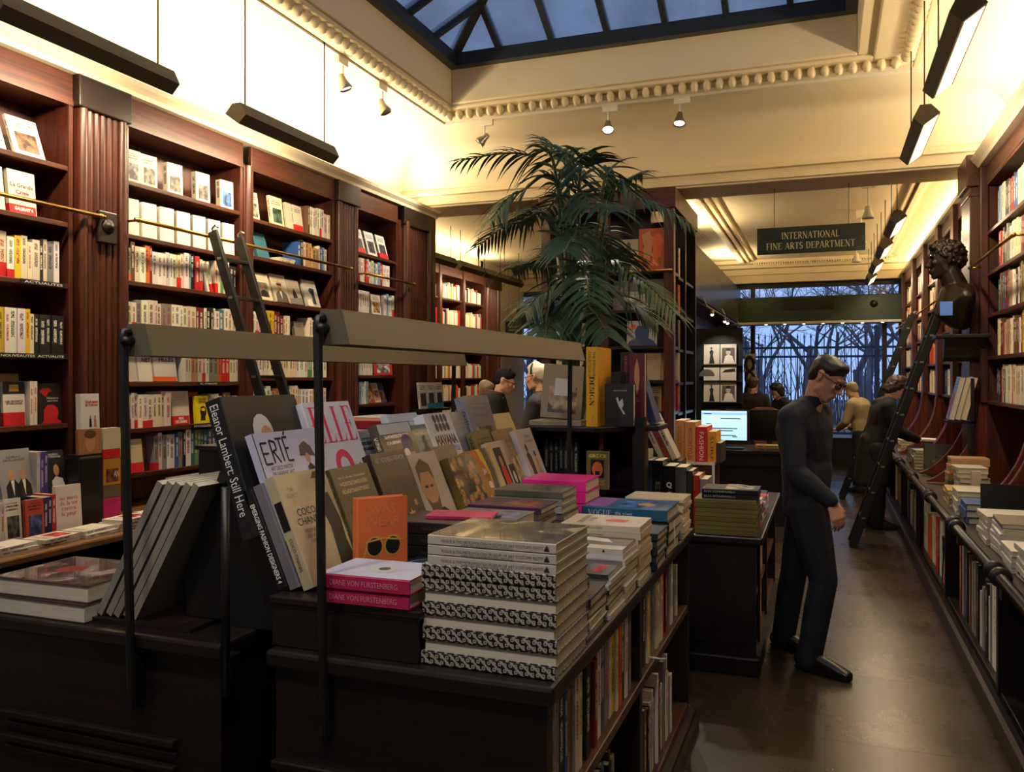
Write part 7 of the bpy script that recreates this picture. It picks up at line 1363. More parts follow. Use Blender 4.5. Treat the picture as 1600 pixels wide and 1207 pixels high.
# rack of black and white magazines
rk = thing('magazine_rack', 'black wall rack of black and white magazines past the monitor', 'rack', (-1.35, 12.1, 1.2)); RY = 12.1
q0, q1 = atY(1100, 628, RY), atY(1158, 530, RY); xa, xb, za, zb = q0.x, q1.x, q0.z, q1.z
MB().box(xa-0.35, RY, 0.0, xb+0.02, RY+0.06, 2.3).build('back', plain('rack black', (14, 12, 12), 0.5), rk)
zr = [za, za+(zb-za)*0.34, za+(zb-za)*0.60]
for z in zr: MB().box(xa-0.02, RY-0.08, z-0.02, xb+0.01, RY, z).build('ledge', BLACK, rk)
for r_ in range(3):
    for c in range(2):
        hh_ = (0.28, 0.20, 0.28)[r_]; ww_ = 0.215; xx = xa+0.005+c*0.228
        o = fcov(xx, RY-0.07, zr[r_], 0.012, ww_, hh_, (214, 206, 190), f'black and white magazine, {("bottom", "middle", "top")[r_]} row {("first", "second")[c]}, on the black rack', lean=0.08, name='magazine', txt=0.0)
        t = 0.012
        if r_ == 1: front_flat(o, 'picture', ell(0.2+0.5*c, 0.3, 0.5, 0.5, 16)[:9], t, ww_, hh_, INK['dim']) if c == 0 else front_flat(o, 'picture', [(0.1, 0.55), (0.3, 0.75), (0.9, 0.85), (0.95, 0.6)], t, ww_, hh_, INK['black'])
        elif c == 0: front_flat(o, 'picture', [(0.34, 0.02), (0.42, 0.45), (0.36, 0.62), (0.5, 0.75), (0.62, 0.62), (0.58, 0.45), (0.7, 0.02)], t, ww_, hh_, INK['black']); front_flat(o, 'picture', ell(0.48, 0.8, 0.07, 0.06), t, ww_, hh_, INK['dim'])
        else: front_flat(o, 'picture', [(0.1, 0.05), (0.1, 0.82), (0.9, 0.82), (0.9, 0.05)], t, ww_, hh_, INK['dim']); front_flat(o, 'picture', [(0.2, 0.05), (0.3, 0.4), (0.5, 0.48), (0.75, 0.4), (0.9, 0.05)], t, ww_, hh_, INK['white'], 0.0012); front_flat(o, 'picture', ell(0.5, 0.6, 0.15, 0.16), t, ww_, hh_, INK['silver'], 0.0012); front_flat(o, 'picture', [(0.34, 0.66), (0.4, 0.8), (0.6, 0.8), (0.66, 0.66)], t, ww_, hh_, INK['black'], 0.0016)
# white banner with a black chain
bn = thing('chain_banner', 'narrow white banner printed with thick black chain links by the window', 'banner', (-1.0, 13.6, 1.3)); u0, u1 = atY(1163, 625, 13.6), atY(1181, 553, 13.6)
b = MB(); n = 10
vs = [((u0.x if s else u1.x)+0.015*math.sin(k*1.3+s), 13.6+0.03*math.sin(k*0.9)+0.012*e, u0.z-0.2+(u1.z-u0.z+0.2)*k/n) for e in (0, 1) for k in range(n+1) for s in (1, 0)]
m_ = 2*(n+1)
for k in range(n): b_ = 2*k; b.f += [(b_, b_+1, b_+3, b_+2), (m_+b_+2, m_+b_+3, m_+b_+1, m_+b_), (b_+1, m_+b_+1, m_+b_+3, b_+3), (b_+2, m_+b_+2, m_+b_, b_)]; b.m += [0]*4
b.v = vs; b.build('cloth', WHITE, bn)
for k in range(4):
    zc = u0.z-0.1+0.22*k; xc = (u0.x+u1.x)/2
    MB().tube([(xc+0.06*math.cos(a*PI/8), 13.57, zc+0.11*math.sin(a*PI/8)) for a in range(17)], 0.028, 6).build('link_print', BLACK, bn, smooth=True)
# desk, monitors
DY = 9.62
dk = thing('desk', 'dark wooden enquiry desk carrying two monitors beyond second table', 'desk', (-0.85, 9.9, 0)); MB().box(-1.45, DY-0.1, 0.77, -0.15, DY+0.75, 0.81).build('top', DARK_X, dk, bevel=0.006); MB().box(-1.42, DY+0.1, 0.0, -0.18, DY+0.13, 0.77).build('modesty_panel', DARK_Z, dk); MB().box(-1.42, DY-0.05, 0.64, -0.2, DY+0.1, 0.76).build('drawer', DARK_X, dk)
for x in (-1.42, -0.24): MB().box(x, DY-0.06, 0, x+0.06, DY+0.7, 0.77).build('leg', DARK_Z, dk)
def screen_mat():
    m, nt, bb = newmat('lit web page'); L = nt.links; t_ = N(nt, 'ShaderNodeTexCoord'); s = N(nt, 'ShaderNodeSeparateXYZ'); L.new(t_.outputs['Generated'], s.inputs[0])
    r = N(nt, 'ShaderNodeValToRGB'); r.color_ramp.interpolation = 'CONSTANT'; e = r.color_ramp; e.elements[0].color = (*lin((176, 222, 246)), 1)
    e.elements[1].position = 0.55; e.elements[1].color = (*lin((200, 236, 248)), 1)
    for p_, c_ in ((0.12, (190, 230, 250)), (0.86, (150, 200, 240)), (0.93, (196, 226, 246))): q_ = e.elements.new(p_); q_.color = (*lin(c_), 1)
    L.new(s.outputs[2], r.inputs[0]); L.new(r.outputs[0], bb.inputs['Emission Color']); setp(bb, Emission_Strength=1.0, Base_Color=(0.02, 0.02, 0.02, 1), Roughness=0.3); return m
SCR = screen_mat()
def monitor(lb, px0, px1, on):
    a, c = atY(px0, 642, DY+0.25), atY(px1, 642, DY+0.25); z0 = atY(px0, 687, DY+0.25).z; z1 = atY(px0, 642, DY+0.25).z; y = DY+0.25; xm2 = (a.x+c.x)/2
    r = thing('monitor', lb, 'monitor', (xm2, y, 0.81)); MB().box(a.x-0.012, y, z0-0.012, c.x+0.012, y+0.04, z1+0.012).build('casing', BLACK, r, bevel=0.004)
    s_ = MB().box(a.x, y-0.0015, z0, c.x, y, z1).build('screen', SCR if on else plain('dark screen', (12, 12, 14), 0.15), r)
    if on:
        for k, (fx, fz, fw) in enumerate(((0.1, 0.9, 0.2), (0.6, 0.74, 0.5), (0.12, 0.55, 0.12), (0.45, 0.40, 0.7), (0.4, 0.32, 0.6), (0.55, 0.16, 0.4), (0.85, 0.12, 0.12))):
            flat(r, 'page_line', [(-fw*0.22, -0.005), (fw*0.22, -0.005), (fw*0.22, 0.005), (-fw*0.22, 0.005)], (a.x+(c.x-a.x)*min(fx, 0.7)-xm2+0.02, -0.003, z0+(z1-z0)*fz-0.81), (1, 0, 0), (0, 0, 1), plain('page text', (70, 110, 150), 0.6))
    MB().box(xm2-0.03, y+0.01, 0.83, xm2+0.03, y+0.035, z0).build('neck', BLACK, r); MB().box(xm2-0.12, y-0.05, 0.8106, xm2+0.12, y+0.10, 0.83).build('foot', BLACK, r, bevel=0.006)
monitor('lit computer monitor showing a pale blue page on the desk', 1096, 1167, True); monitor('dark switched-off monitor beside the lit one', 1173, 1232, False)
kb = tag(MB().box(-1.2, DY-0.02, 0.8105, -0.85, DY+0.12, 0.83).build('keyboard', BLACK, bevel=0.004), 'black keyboard on the desk before the lit monitor', 'keyboard')
for k in range(2): lying('art_book', -0.72, DY-0.05, 0.8106+0.03*k, 0.029, 0.2, 0.34, ((150, 110, 70), (190, 160, 110))[k], ('lower', 'upper')[k]+' tan book lying on the desk by the dark monitor', None, '-Y', hard=True)
stl = thing('stool', 'small white round stool under the enquiry desk', 'stool', (-0.98, 9.3, 0)); sx = atZ(1166, 741, 0.45)
MB().lathe([(0, 0.43), (0.13, 0.43), (0.15, 0.44), (0.15, 0.455), (0.0, 0.46)], 20, M=Matrix.Translation((sx.x, DY-0.38, 0))).build('seat', WHITE, stl, auto=40); MB().tube([(sx.x, DY-0.38, 0.02), (sx.x, DY-0.38, 0.43)], 0.02, 8).build('column', STEEL, stl, smooth=True); MB().lathe([(0, 0.0), (0.14, 0.0), (0.14, 0.015), (0.02, 0.03)], 16, M=Matrix.Translation((sx.x, DY-0.38, 0))).build('base', STEEL, stl, auto=40)
def chair(lb, x, y, rz, col):
    M = Matrix.Translation((x, y, 0)) @ Matrix.Rotation(rz, 4, 'Z'); r = thing('carved_chair', lb, 'chair', M=M); mt = plain('chair '+lb[:9], col, 0.5)
    MB().box(-0.24, -0.22, 0.42, 0.24, 0.22, 0.47).build('seat', mt, r, world=False, bevel=0.01)
    for sx_ in (-0.22, 0.18):
        for sy_ in (-0.2, 0.16): MB().box(sx_, sy_, 0, sx_+0.04, sy_+0.04, 0.42).build('leg', DARK_Z, r, world=False)
    MB().prism([(-0.25, 0.47), (-0.25, 1.08), (-0.2, 1.16), (-0.1, 1.2), (0.1, 1.2), (0.2, 1.16), (0.25, 1.08), (0.25, 0.47)], 'Y', 0.2, 0.24).build('backrest', mt, r, world=False, bevel=0.01)
    MB().prism([(-0.16, 0.55), (-0.16, 1.05), (0, 1.12), (0.16, 1.05), (0.16, 0.55)], 'Y', 0.185, 0.2).build('back_panel', plain('pale cane panel', (120, 90, 60), 0.6), r, world=False)
chair('dark carved chair with rounded pale panel behind the lit monitor', -1.10, 11.4, PI, (60, 36, 28)); chair('tan tall-backed chair of the seated man', -0.78, 12.2, PI, (110, 70, 44))
ft = thing('reading_table', 'plain far table where people sit by the shop window', 'table', (-0.3, 13.3, 0)); MB().box(-1.0, 13.0, 0.70, 0.45, 13.7, 0.74).build('top', DARK_X, ft)
for x in (-0.95, 0.38):
    for y in (13.05, 13.6): MB().box(x, y, 0, x+0.05, y+0.05, 0.70).build('leg', DARK_Z, ft)
# far shelving on the other side
LB2 = [(9.2, 10.62), (10.62, 11.50), (11.55, 12.38), (12.42, 13.25)]; XF2 = -5.44
for i, (y0, y1) in enumerate(LB2):
    r = bookcase(f'mahogany bookcase in the far room, {ORD[i]} bay beyond the plaster beam', XF2, y0, y1, [0.9, 1.25, 1.6, 2.02, 2.43, 2.83], 0.5, 3.18, 1)
    MB().box(XF2-0.02, y1-0.02, 0.5, XF2+0.02, y1+0.05, 3.34).build('stile', WOOD_Z, r)
    if i == 3: reeded(r, XF2+0.012, 13.3, 13.9, 0.5, 3.2, 1, 6); MB().box(XF2-0.3, 13.28, 3.14, XF2+0.06, 13.95, 3.345).build('capital_block', DARK_Y, r)
MB().box(-5.75, 9.2, 0.0, -5.1, 13.9, 0.5).build('cupboard', DARK_Y, r) if False else None
bs = thing('base_cupboard', 'dark base cupboard under the far-room bookcases', 'cupboard', (-5.4, 11.5, 0)); MB().box(-5.75, 9.2, 0.0, -5.05, 13.9, 0.46).build('body', DARK_Y, bs); MB().box(-5.77, 9.18, 0.46, -5.03, 13.92, 0.495).build('top', DARK_Y, bs)
far_rows('far_books', -1, XF2-0.015, [(a+0.04, c-0.04) for a, c in LB2], [0.9005, 1.2505, 1.6005, 2.0205, 2.4305, 2.8305], {'white': 12, 'cream': 10, 'ivory': 6, 'red': 5, 'orange': 2, 'black': 3, 'grey': 2, 'yellow': 2}, 'rows of pale and red spines on the far-room bookcases', hh=(0.17, 0.25), tt=(0.02, 0.05))
rail('brass rail across the far-room bookcases', XF2+0.1, 9.3, 13.5, 2.38, 1, 'brass rails along the bookcases')
cu = thing('window_books', 'row', 'x') if False else None
# three books cover out on the end of the wall past the wide pilaster
eb = thing('end_ledge', 'small ledge on the end of the bookcases holding three cover-out books', 'ledge', (-4.0, 8.5, 1.3)); e0 = atY(630, 642, 8.42); MB().box(e0.x-0.05, 8.39, e0.z-0.03, e0.x+0.72, 8.52, e0.z).build('board', DARK_X, eb) if False else None
MB().box(-3.98, 7.70, 1.26, -3.80, 8.30, 1.285).build('board', DARK_Y, eb)
for k, (y, lb) in enumerate(((7.71, 'nearest'), (7.90, 'middle'), (8.10, 'farthest'))):
    o = faced('paperback', -1, -3.86, y, 1.2855, 0.02, 0.175, 0.27, (206, 206, 202), f'{lb} of three white books with blue bands on the wide pilaster ledge', 'books on the pilaster ledge', lean=0.1, pic=(60, 60, 60), band='blue' if k else None, bandh=0.2)
# ------------------------------------------------------------------ outside: street, railings, bare trees at dusk
struct(MB().box(-30, 16.52, -0.25, 30, 70, -0.15).build('ground', plain('grey pavement at dusk', (96, 100, 110), 0.8)))
fn = thing('iron_fence', 'tall dark iron railing across the street outside the window', 'fence', (-2, 20, 0)); IRON = plain('blue-black iron', (48, 54, 66), 0.5)
for z in (0.35, 2.05, 2.25): MB().box(-9, 19.98, z, 4, 20.02, z+0.05).build('rail', IRON, fn)
b = MB()
for k in range(93): b.box(-9+k*0.14, 19.985, -0.15, -8.976+k*0.14, 20.01, 2.5); b.prism([(-9.01+k*0.14, 2.5), (-8.966+k*0.14, 2.5), (-8.988+k*0.14, 2.62)], 'Y', 19.985, 20.01)
bb_ = b.build('railing_bars', IRON, fn); bb_['kind'] = 'stuff'
for x in (-7.0, -3.0, 1.0): MB().box(x, 19.95, -0.15, x+0.10, 20.05, 2.75).build('post', IRON, fn)
BARK = plain('bare bark', (104, 106, 112), 0.8)
rt = random.Random(5)
def tree(x, y, h, lb, thick=0.12):
    r = thing('bare_tree', lb, 'tree', (x, y, -0.15), 'bare trees outside'); tw = MB(); tk = MB()
    def grow(p, d, L, r0, dep):
        q = p+d*L; (tk if dep > 4 else tw).tube([p, p.lerp(q, 0.5)+Vector((rt.uniform(-1, 1), rt.uniform(-1, 1), 0))*L*0.06, q], [r0, r0*0.85, r0*0.68], 5 if dep > 3 else 3, caps=False)
        if dep == 0: return
        for _ in range(3 if dep > 1 else 2):
            ax = Vector((rt.uniform(-1, 1), rt.uniform(-1, 1), rt.uniform(-0.35, 0.8))).normalized(); nd = (d*0.75+ax*0.75).normalized()
            grow(p.lerp(q, rt.uniform(0.55, 1.0)), nd, L*rt.uniform(0.62, 0.82), max(0.0045, r0*0.5), dep-1)
    grow(Vector((x, y, -0.15)), Vector((rt.uniform(-0.06, 0.06), rt.uniform(-0.06, 0.06), 1)).normalized(), h*0.30, thick, 6)
    tk.build('trunk', BARK, r); tw.build('twigs', BARK, r)['kind'] = 'stuff'
for i, (x, y, h, th) in enumerate(((0.7, 21.8, 6.5, 0.17), (-1.6, 23.5, 7.5, 0.12), (-3.4, 22.6, 6.5, 0.10), (2.6, 24.0, 8, 0.15), (-0.4, 26.5, 9, 0.13), (-5.2, 25, 8, 0.13), (1.4, 29, 10, 0.15), (-2.6, 30, 10, 0.16), (-8.4, 24, 8, 0.13))):
    tree(x, y, h, f'bare twiggy tree behind the iron railing, {ORD[i]} by nearness of trunk', th)
far_hedge = MB()
for k in range(420):
    x = rt.uniform(-12, 6); y = rt.uniform(31, 34); hz = rt.uniform(1.2, 3.4); far_hedge.tube([(x, y, -0.15), (x+rt.uniform(-0.3, 0.3), y, hz*0.5), (x+rt.uniform(-0.7, 0.7), y, hz)], [0.03, 0.02, 0.006], 3, caps=False)
tag(far_hedge.build('undergrowth', BARK), 'thicket of bare stems far beyond the railing', 'thicket', kind='stuff')
# ================================================================== lamps
DIFF = plain('lit lamp diffuser', (255, 232, 180), 0.5, emit=(255, 226, 168), estr=2.2)
DARKSH = plain('dark bronze lamp body', (70, 62, 48), 0.5)
def washer(lb, X, y0, y1, z, s, ceil, power, group):
    """Hung trough with its lit face turned down towards the shelves; s is the way it faces along X."""
    r = thing('pendant_washer', lb, 'lamp', (X, (y0+y1)/2, z), group)
    P = [(-0.075, -0.02), (-0.035, 0.06), (0.03, 0.06), (0.085, 0.0), (-0.02, -0.075)]; P = [(X+s*p[0], z+p[1]) for p in P]
    MB().prism(P, 'Y', y0, y1).build('body', DARKSH, r)
    e0, d0 = Vector((P[4][0], 0, P[4][1])), Vector((P[3][0], 0, P[3][1])); n = Vector((s*0.581, 0, -0.814)); a = e0.lerp(d0, 0.10)+n*0.002; c = e0.lerp(d0, 0.90)+n*0.002; b = MB()
    b.add([(a.x, y0+0.02, a.z), (a.x, y1-0.02, a.z), (c.x, y1-0.02, c.z), (c.x, y0+0.02, c.z)], [(0, 1, 2, 3) if s > 0 else (3, 2, 1, 0)]); b.build('diffuser', DIFF, r)
    for y in (y0+0.09, y1-0.09): MB().tube([(X, y, z+0.06), (X, y, ceil)], 0.005, 6).build('hanging_rod', BLACK, r, smooth=True); MB().ball((X, y, z+0.065), 0.012, 6).build('rod_cap', BLACK, r, smooth=True)
    m = e0.lerp(d0, 0.5)+n*0.012; area('washer_light', (m.x, (y0+y1)/2, m.z), n, 0.09, y1-y0-0.04, power, WARM2)
    return r
GW = 'hung trough lamps'
def cz(x):  # height of the coved ceiling over x near the side walls
    d = min(x-XL, XR-x)
    for (d0, z0), (d1, z1) in zip(rings[1:], rings[2:]):
        if d0 <= d <= d1 and d1 > d0: return z0+(z1-z0)*(d-d0)/(d1-d0)
    return 4.15
washer('hung dark trough lamp before the nearest bookcase bay', -3.52, 2.74, 3.84, 3.30, -1, cz(-3.52), 26, GW); washer('hung dark trough lamp between ladder bay and reeded pilaster tops', -3.52, 4.42, 5.52, 3.30, -1, cz(-3.52), 26, GW)
washer('hung lit trough lamp nearest on the aisle side', 0.61, 4.35, 5.50, 3.32, 1, 4.15, 20, GW); washer('hung lit trough lamp on the aisle side, nearest the beam', 0.61, 6.05, 7.15, 3.32, 1, 4.15, 20, GW)
for k, y in enumerate((9.0, 10.75, 12.4, 14.0)): washer(f'hung lit trough lamp over the far aisle, {ORD[k]} past the beam', 0.66, y, y+0.95, 3.18, 1, 3.70, 11, GW)
for k, y in enumerate((9.85, 10.85, 11.75, 12.6)): washer(f'hung dark trough lamp before far-room bookcases, {ORD[k]} past the beam', -4.85, y, y+0.85, 3.2, -1, 3.70, 9, GW)
# narrow bay: small washer hidden by the pilaster block keeps that bay bright
washer('hung dark trough lamp before the narrow bay, close to the beam', -3.52, 6.75, 7.5, 3.42, -1, cz(-3.52), 16, GW) if False else None
# track with spotlights along the skylight cornice
BULB = plain('lit spot bulb', (255, 246, 232), 0.5, emit=(255, 240, 215), estr=14)
tk = thing('lighting_track', 'white lighting track along the plaster cornice below the skylight', 'track', (-1.5, 7.5, 4.1)); MB().box(-3.55, 7.56, 4.105, 0.75, 7.595, 4.14).build('track', WHITE, tk); MB().box(-3.56, 3.2, 4.105, -3.525, 7.56, 4.14).build('track', WHITE, tk)
def spot(lb, px, py, ydir, on=True, pw=22, left=False):
    p = atX(px, py, -3.54) if left else atY(px, py, 7.578); zt = 4.105
    r = thing('track_spot', lb, 'spotlight', (p.x, p.y, zt), 'spotlights on the lighting track'); d = Vector(ydir).normalized(); h = Vector((p.x, p.y, zt-0.17))
    if left: MB().box(p.x-0.02, p.y-0.09, zt-0.055, p.x+0.02, p.y+0.05, zt).build('adapter', WHITE, r, bevel=0.004)
    else: MB().box(p.x-0.05, p.y-0.02, zt-0.055, p.x+0.09, p.y+0.02, zt).build('adapter', WHITE, r, bevel=0.004)
    MB().tube([(p.x, p.y, zt-0.05), (p.x, p.y, zt-0.12), h], 0.008, 6).build('arm', WHITE, r, smooth=True)
    x_ = d.cross(Vector((0, 1, 0.01))).normalized(); y_ = d.cross(x_)
    M = basis(h, x_, y_, d); MB().lathe([(0, -0.05), (0.02, -0.05), (0.026, -0.03), (0.03, 0.0), (0.052, 0.055), (0.055, 0.075), (0.050, 0.075), (0.048, 0.058)], 18, M=M).build('head', STEEL, r, smooth=True)
    MB().lathe([(0, 0.062), (0.046, 0.058)], 18, M=M).build('lens', BULB if on else plain('unlit lens', (210, 200, 180), 0.2), r)
    if on:
        L = bpy.data.lights.new('spot_beam', 'SPOT'); L.energy = pw*6; L.color = (1, 0.86, 0.66); L.spot_size = math.radians(75); L.spot_blend = 0.6; L.shadow_soft_size = 0.05
        o = bpy.data.objects.new('spot_beam', L); COL.objects.link(o); o.location = h+d*0.09; o.rotation_euler = d.to_track_quat('-Z', 'Y').to_euler()
spot('white track spot shining straight down, farthest along on the beam side', 1062, 163, (0.0, -0.35, -1)); spot('white track spot angled down, second on the beam side', 950, 178, (0.15, -0.6, -1), True); spot('white track spot turned to the plaster, first on the beam side', 757, 192, (-1.6, -0.45, -1.5), True, 14)
spot('white lit track spot nearest, on the long cornice', 536, 100, (0.3, 0.2, -1), True, 22, True); spot('white track spot second along the long cornice', 598, 150, (0.4, 0.2, -1), False, 22, True)
for k, (x, y) in enumerate(((0.42, 9.6), (0.42, 11.4), (0.42, 13.2))):
    r = thing('track_spot', f'white far-room spotlight hung beside the trough lamps, {ORD[k]} past the beam', 'spotlight', (x, y, 3.7), 'far-room spotlights'); MB().box(x-0.06, y-0.02, 3.60, x+0.06, y+0.02, 3.70).build('adapter', WHITE, r); MB().tube([(x, y, 3.60), (x, y, 3.40)], 0.008, 6).build('arm', WHITE, r)
    MB().lathe([(0, 0.05), (0.03, 0.05), (0.035, 0.0), (0.06, -0.06), (0.062, -0.08), (0.056, -0.08)], 16, M=Matrix.Translation((x, y, 3.36))).build('head', WHITE, r, smooth=True); MB().lathe([(0.053, -0.07), (0, -0.066)], 16, M=Matrix.Translation((x, y, 3.36))).build('lens', BULB, r)
    L = bpy.data.lights.new('spot_beam', 'SPOT'); L.energy = 70; L.color = (1, 0.84, 0.62); L.spot_size = math.radians(80); L.spot_blend = 0.7; L.shadow_soft_size = 0.05; o = bpy.data.objects.new('spot_beam', L); COL.objects.link(o); o.location = (x, y, 3.26)
# unseen length of track, with spots added behind the viewer to brighten the islands
MB().box(-3.5, 0.42, 4.105, 0.75, 0.455, 4.14).build('track', WHITE, tk)
for k, (x, tx, ty) in enumerate(((-2.9, -1.7, 2.9), (-1.5, -1.1, 2.3), (-0.1, -0.9, 2.8))):
    r = thing('track_spot', f'added unseen spot behind the viewer turned to the display tables, {ORD[k]} along the near cornice', 'spotlight', (x, 0.44, 4.1), 'spotlights on the lighting track'); h = Vector((x, 0.44, 3.93)); d = (Vector((tx, ty, 1.0))-h).normalized()
    MB().box(x-0.05, 0.42, 4.05, x+0.09, 0.46, 4.105).build('adapter', WHITE, r, bevel=0.004); MB().tube([(x, 0.44, 4.055), h], 0.008, 6).build('arm', WHITE, r, smooth=True)
    x_ = d.cross(Vector((0, 1, 0.01))).normalized(); M = basis(h, x_, d.cross(x_), d); MB().lathe([(0, -0.05), (0.02, -0.05), (0.03, 0.0), (0.055, 0.075), (0.050, 0.075), (0.048, 0.058)], 16, M=M).build('head', STEEL, r, smooth=True); MB().lathe([(0, 0.062), (0.046, 0.058)], 16, M=M).build('lens', BULB, r)
    L = bpy.data.lights.new('spot_beam', 'SPOT'); L.energy = (45, 75, 75)[k]; L.color = (1, 0.90, 0.78); L.spot_size = math.radians(70); L.spot_blend = 0.8; L.shadow_soft_size = 0.12; o = bpy.data.objects.new('spot_beam', L); COL.objects.link(o); o.location = h+d*0.09; o.rotation_euler = d.to_track_quat('-Z', 'Y').to_euler()
# ================================================================== ladders
def ladder(lb, foot, topp, width, n, axis, hook=None):
    """Stiles from foot to top, spread along Y by width."""
    r = thing('ladder', lb, 'ladder', foot, 'rolling ladders'); f, t = Vector(foot), Vector(topp); d = (t-f).normalized(); yv = Vector((0, 1, 0)); nn = d.cross(yv).normalized()
    for s in (0, 1):
        o_ = yv*width*s; b = MB(); c = [f+o_+yv*a+nn*e for a, e in ((-0.014, -0.036), (0.014, -0.036), (0.014, 0.036), (-0.014, 0.036))]; c2 = [p+(t-f) for p in c]
        b.add(c+c2, [(0, 1, 2, 3), (7, 6, 5, 4), (0, 4, 5, 1), (1, 5, 6, 2), (2, 6, 7, 3), (3, 7, 4, 0)]); b.build('stile', LADDER, r, bevel=0.006)
        b = MB(); h = t+o_; b.tube([h-d*0.05, h+d*0.02-nn*0.0, h+d*0.03-nn*0.03, h+d*0.005-nn*0.05], 0.008, 6); b.build('hook', STEEL, r, smooth=True)
    L = (t-f).length
    for k in range(n):
        p = f+d*(0.30+k*(L-0.5)/(n-1)); MB().box(-0.03, 0.012, -0.011, 0.03, width-0.012, 0.011, M=Matrix.Translation(p)).build('rung', LADDER, r, bevel=0.003)
        for s in (0, 1): q = p+yv*(width*s+(0.016 if s else -0.016)); MB().box(-0.016, -0.003, -0.008, 0.016, 0.003, 0.008, M=Matrix.Translation(q)).build('rung_plate', STEEL, r)
    return r
ladder('black-green ladder leaning on the brass rail of the bookcases', (-2.98, 4.64, 0.0), (-3.885, 4.64, 2.60), 0.27, 9, 0)
ladder('black ladder leaning steeply past the bust pillar, close to the man', (0.24, 8.60, 0.0), (1.06, 8.60, 2.43), 0.34, 9, 0)
ladder('black ladder far down the aisle, half hidden by the nearer one', (0.20, 11.9, 0.0), (1.06, 11.9, 2.43), 0.36, 9, 0)
# ================================================================== people and the bust
def ico():
    b = bmesh.new(); bmesh.ops.create_icosphere(b, subdivisions=2, radius=1.0); p = [v.co.copy() for v in b.verts]; b.free(); return p
SPH = ico()
def hull(mb, balls, frame=None):
    """Convex skin round balls given as (centre, radius or (rx,ry,rz))."""
    b = bmesh.new()
    for c, r in balls:
        c = Vector(c); r = r if isinstance(r, tuple) else (r, r, r)
        for p in SPH:
            q = Vector((p.x*r[0], p.y*r[1], p.z*r[2])); b.verts.new(c+(frame @ q if frame is not None else q))
    bmesh.ops.convex_hull(b, input=b.verts); b.verts.index_update()
    live = [v for v in b.verts if v.link_faces]; ix = {v.index: i for i, v in enumerate(live)}
    mb.add([v.co for v in live], [tuple(ix[v.index] for v in f.verts) for f in b.faces]); b.free()
def skin(mb, name, mat, parent, vox, smooth=4, rough=None, world=True):
    o = mb.build(name, mat, parent, world=world); m = o.modifiers.new('skin', 'REMESH'); m.mode = 'VOXEL'; m.voxel_size = vox; m.use_smooth_shade = True
    if smooth: s = o.modifiers.new('soft', 'SMOOTH'); s.iterations = smooth; s.factor = 0.5
    if rough:
        tx = bpy.data.textures.new('curls', 'CLOUDS'); tx.noise_scale = rough[1]; d = o.modifiers.new('curls', 'DISPLACE'); d.texture = tx; d.strength = rough[0]; d.mid_level = 0.5; d.texture_coords = 'GLOBAL'
    return o
def chain(mb, pts, rs):
    for (p, r), (q, s) in zip(zip(pts, rs), list(zip(pts, rs))[1:]): hull(mb, [(p, r), (q, s)])
def head(mb, c, f, u, k=1.0, detail=True):
    """c centre of the head, f where the face points, u up; returns its frame."""
    f = Vector(f).normalized(); u = (Vector(u)-f*Vector(u).dot(f)).normalized(); r = f.cross(u); F = Matrix((r, f, u)).transposed(); c = Vector(c)
    A = lambda x, y, z: c+F @ (Vector((x, y, z))*k)
    hull(mb, [(A(0, -0.012, 0.035), (0.074*k, 0.094*k, 0.080*k)), (A(0, 0.02, -0.02), (0.064*k, 0.07*k, 0.06*k))], F)
    hull(mb, [(A(0, 0.02, -0.02), (0.062*k, 0.066*k, 0.05*k)), (A(0, 0.066, -0.100), (0.026*k, 0.020*k, 0.018*k)), (A(0.045, 0.005, -0.07), 0.018*k), (A(-0.045, 0.005, -0.07), 0.018*k)], F)
    if detail:
        hull(mb, [(A(0, 0.086, 0.018), 0.010*k), (A(0, 0.116, -0.030), (0.012*k, 0.012*k, 0.009*k)), (A(0.014, 0.094, -0.034), 0.008*k), (A(-0.014, 0.094, -0.034), 0.008*k)], F)
        hull(mb, [(A(-0.035, 0.082, 0.030), 0.009*k), (A(0.035, 0.082, 0.030), 0.009*k)], F); hull(mb, [(A(-0.02, 0.088, -0.062), 0.007*k), (A(0.02, 0.088, -0.062), 0.007*k), (A(0, 0.096, -0.062), 0.007*k)], F); hull(mb, [(A(-0.016, 0.088, -0.074), 0.007*k), (A(0.016, 0.088, -0.074), 0.007*k), (A(0, 0.093, -0.074), 0.007*k)], F)
        for s in (-1, 1): hull(mb, [(A(s*0.076, -0.012, 0.016), (0.007*k, 0.018*k, 0.022*k)), (A(s*0.074, -0.006, -0.020), (0.006*k, 0.010*k, 0.012*k))], F); hull(mb, [(A(s*0.03, 0.078, -0.012), (0.02*k, 0.012*k, 0.018*k))], F)
    return A, F
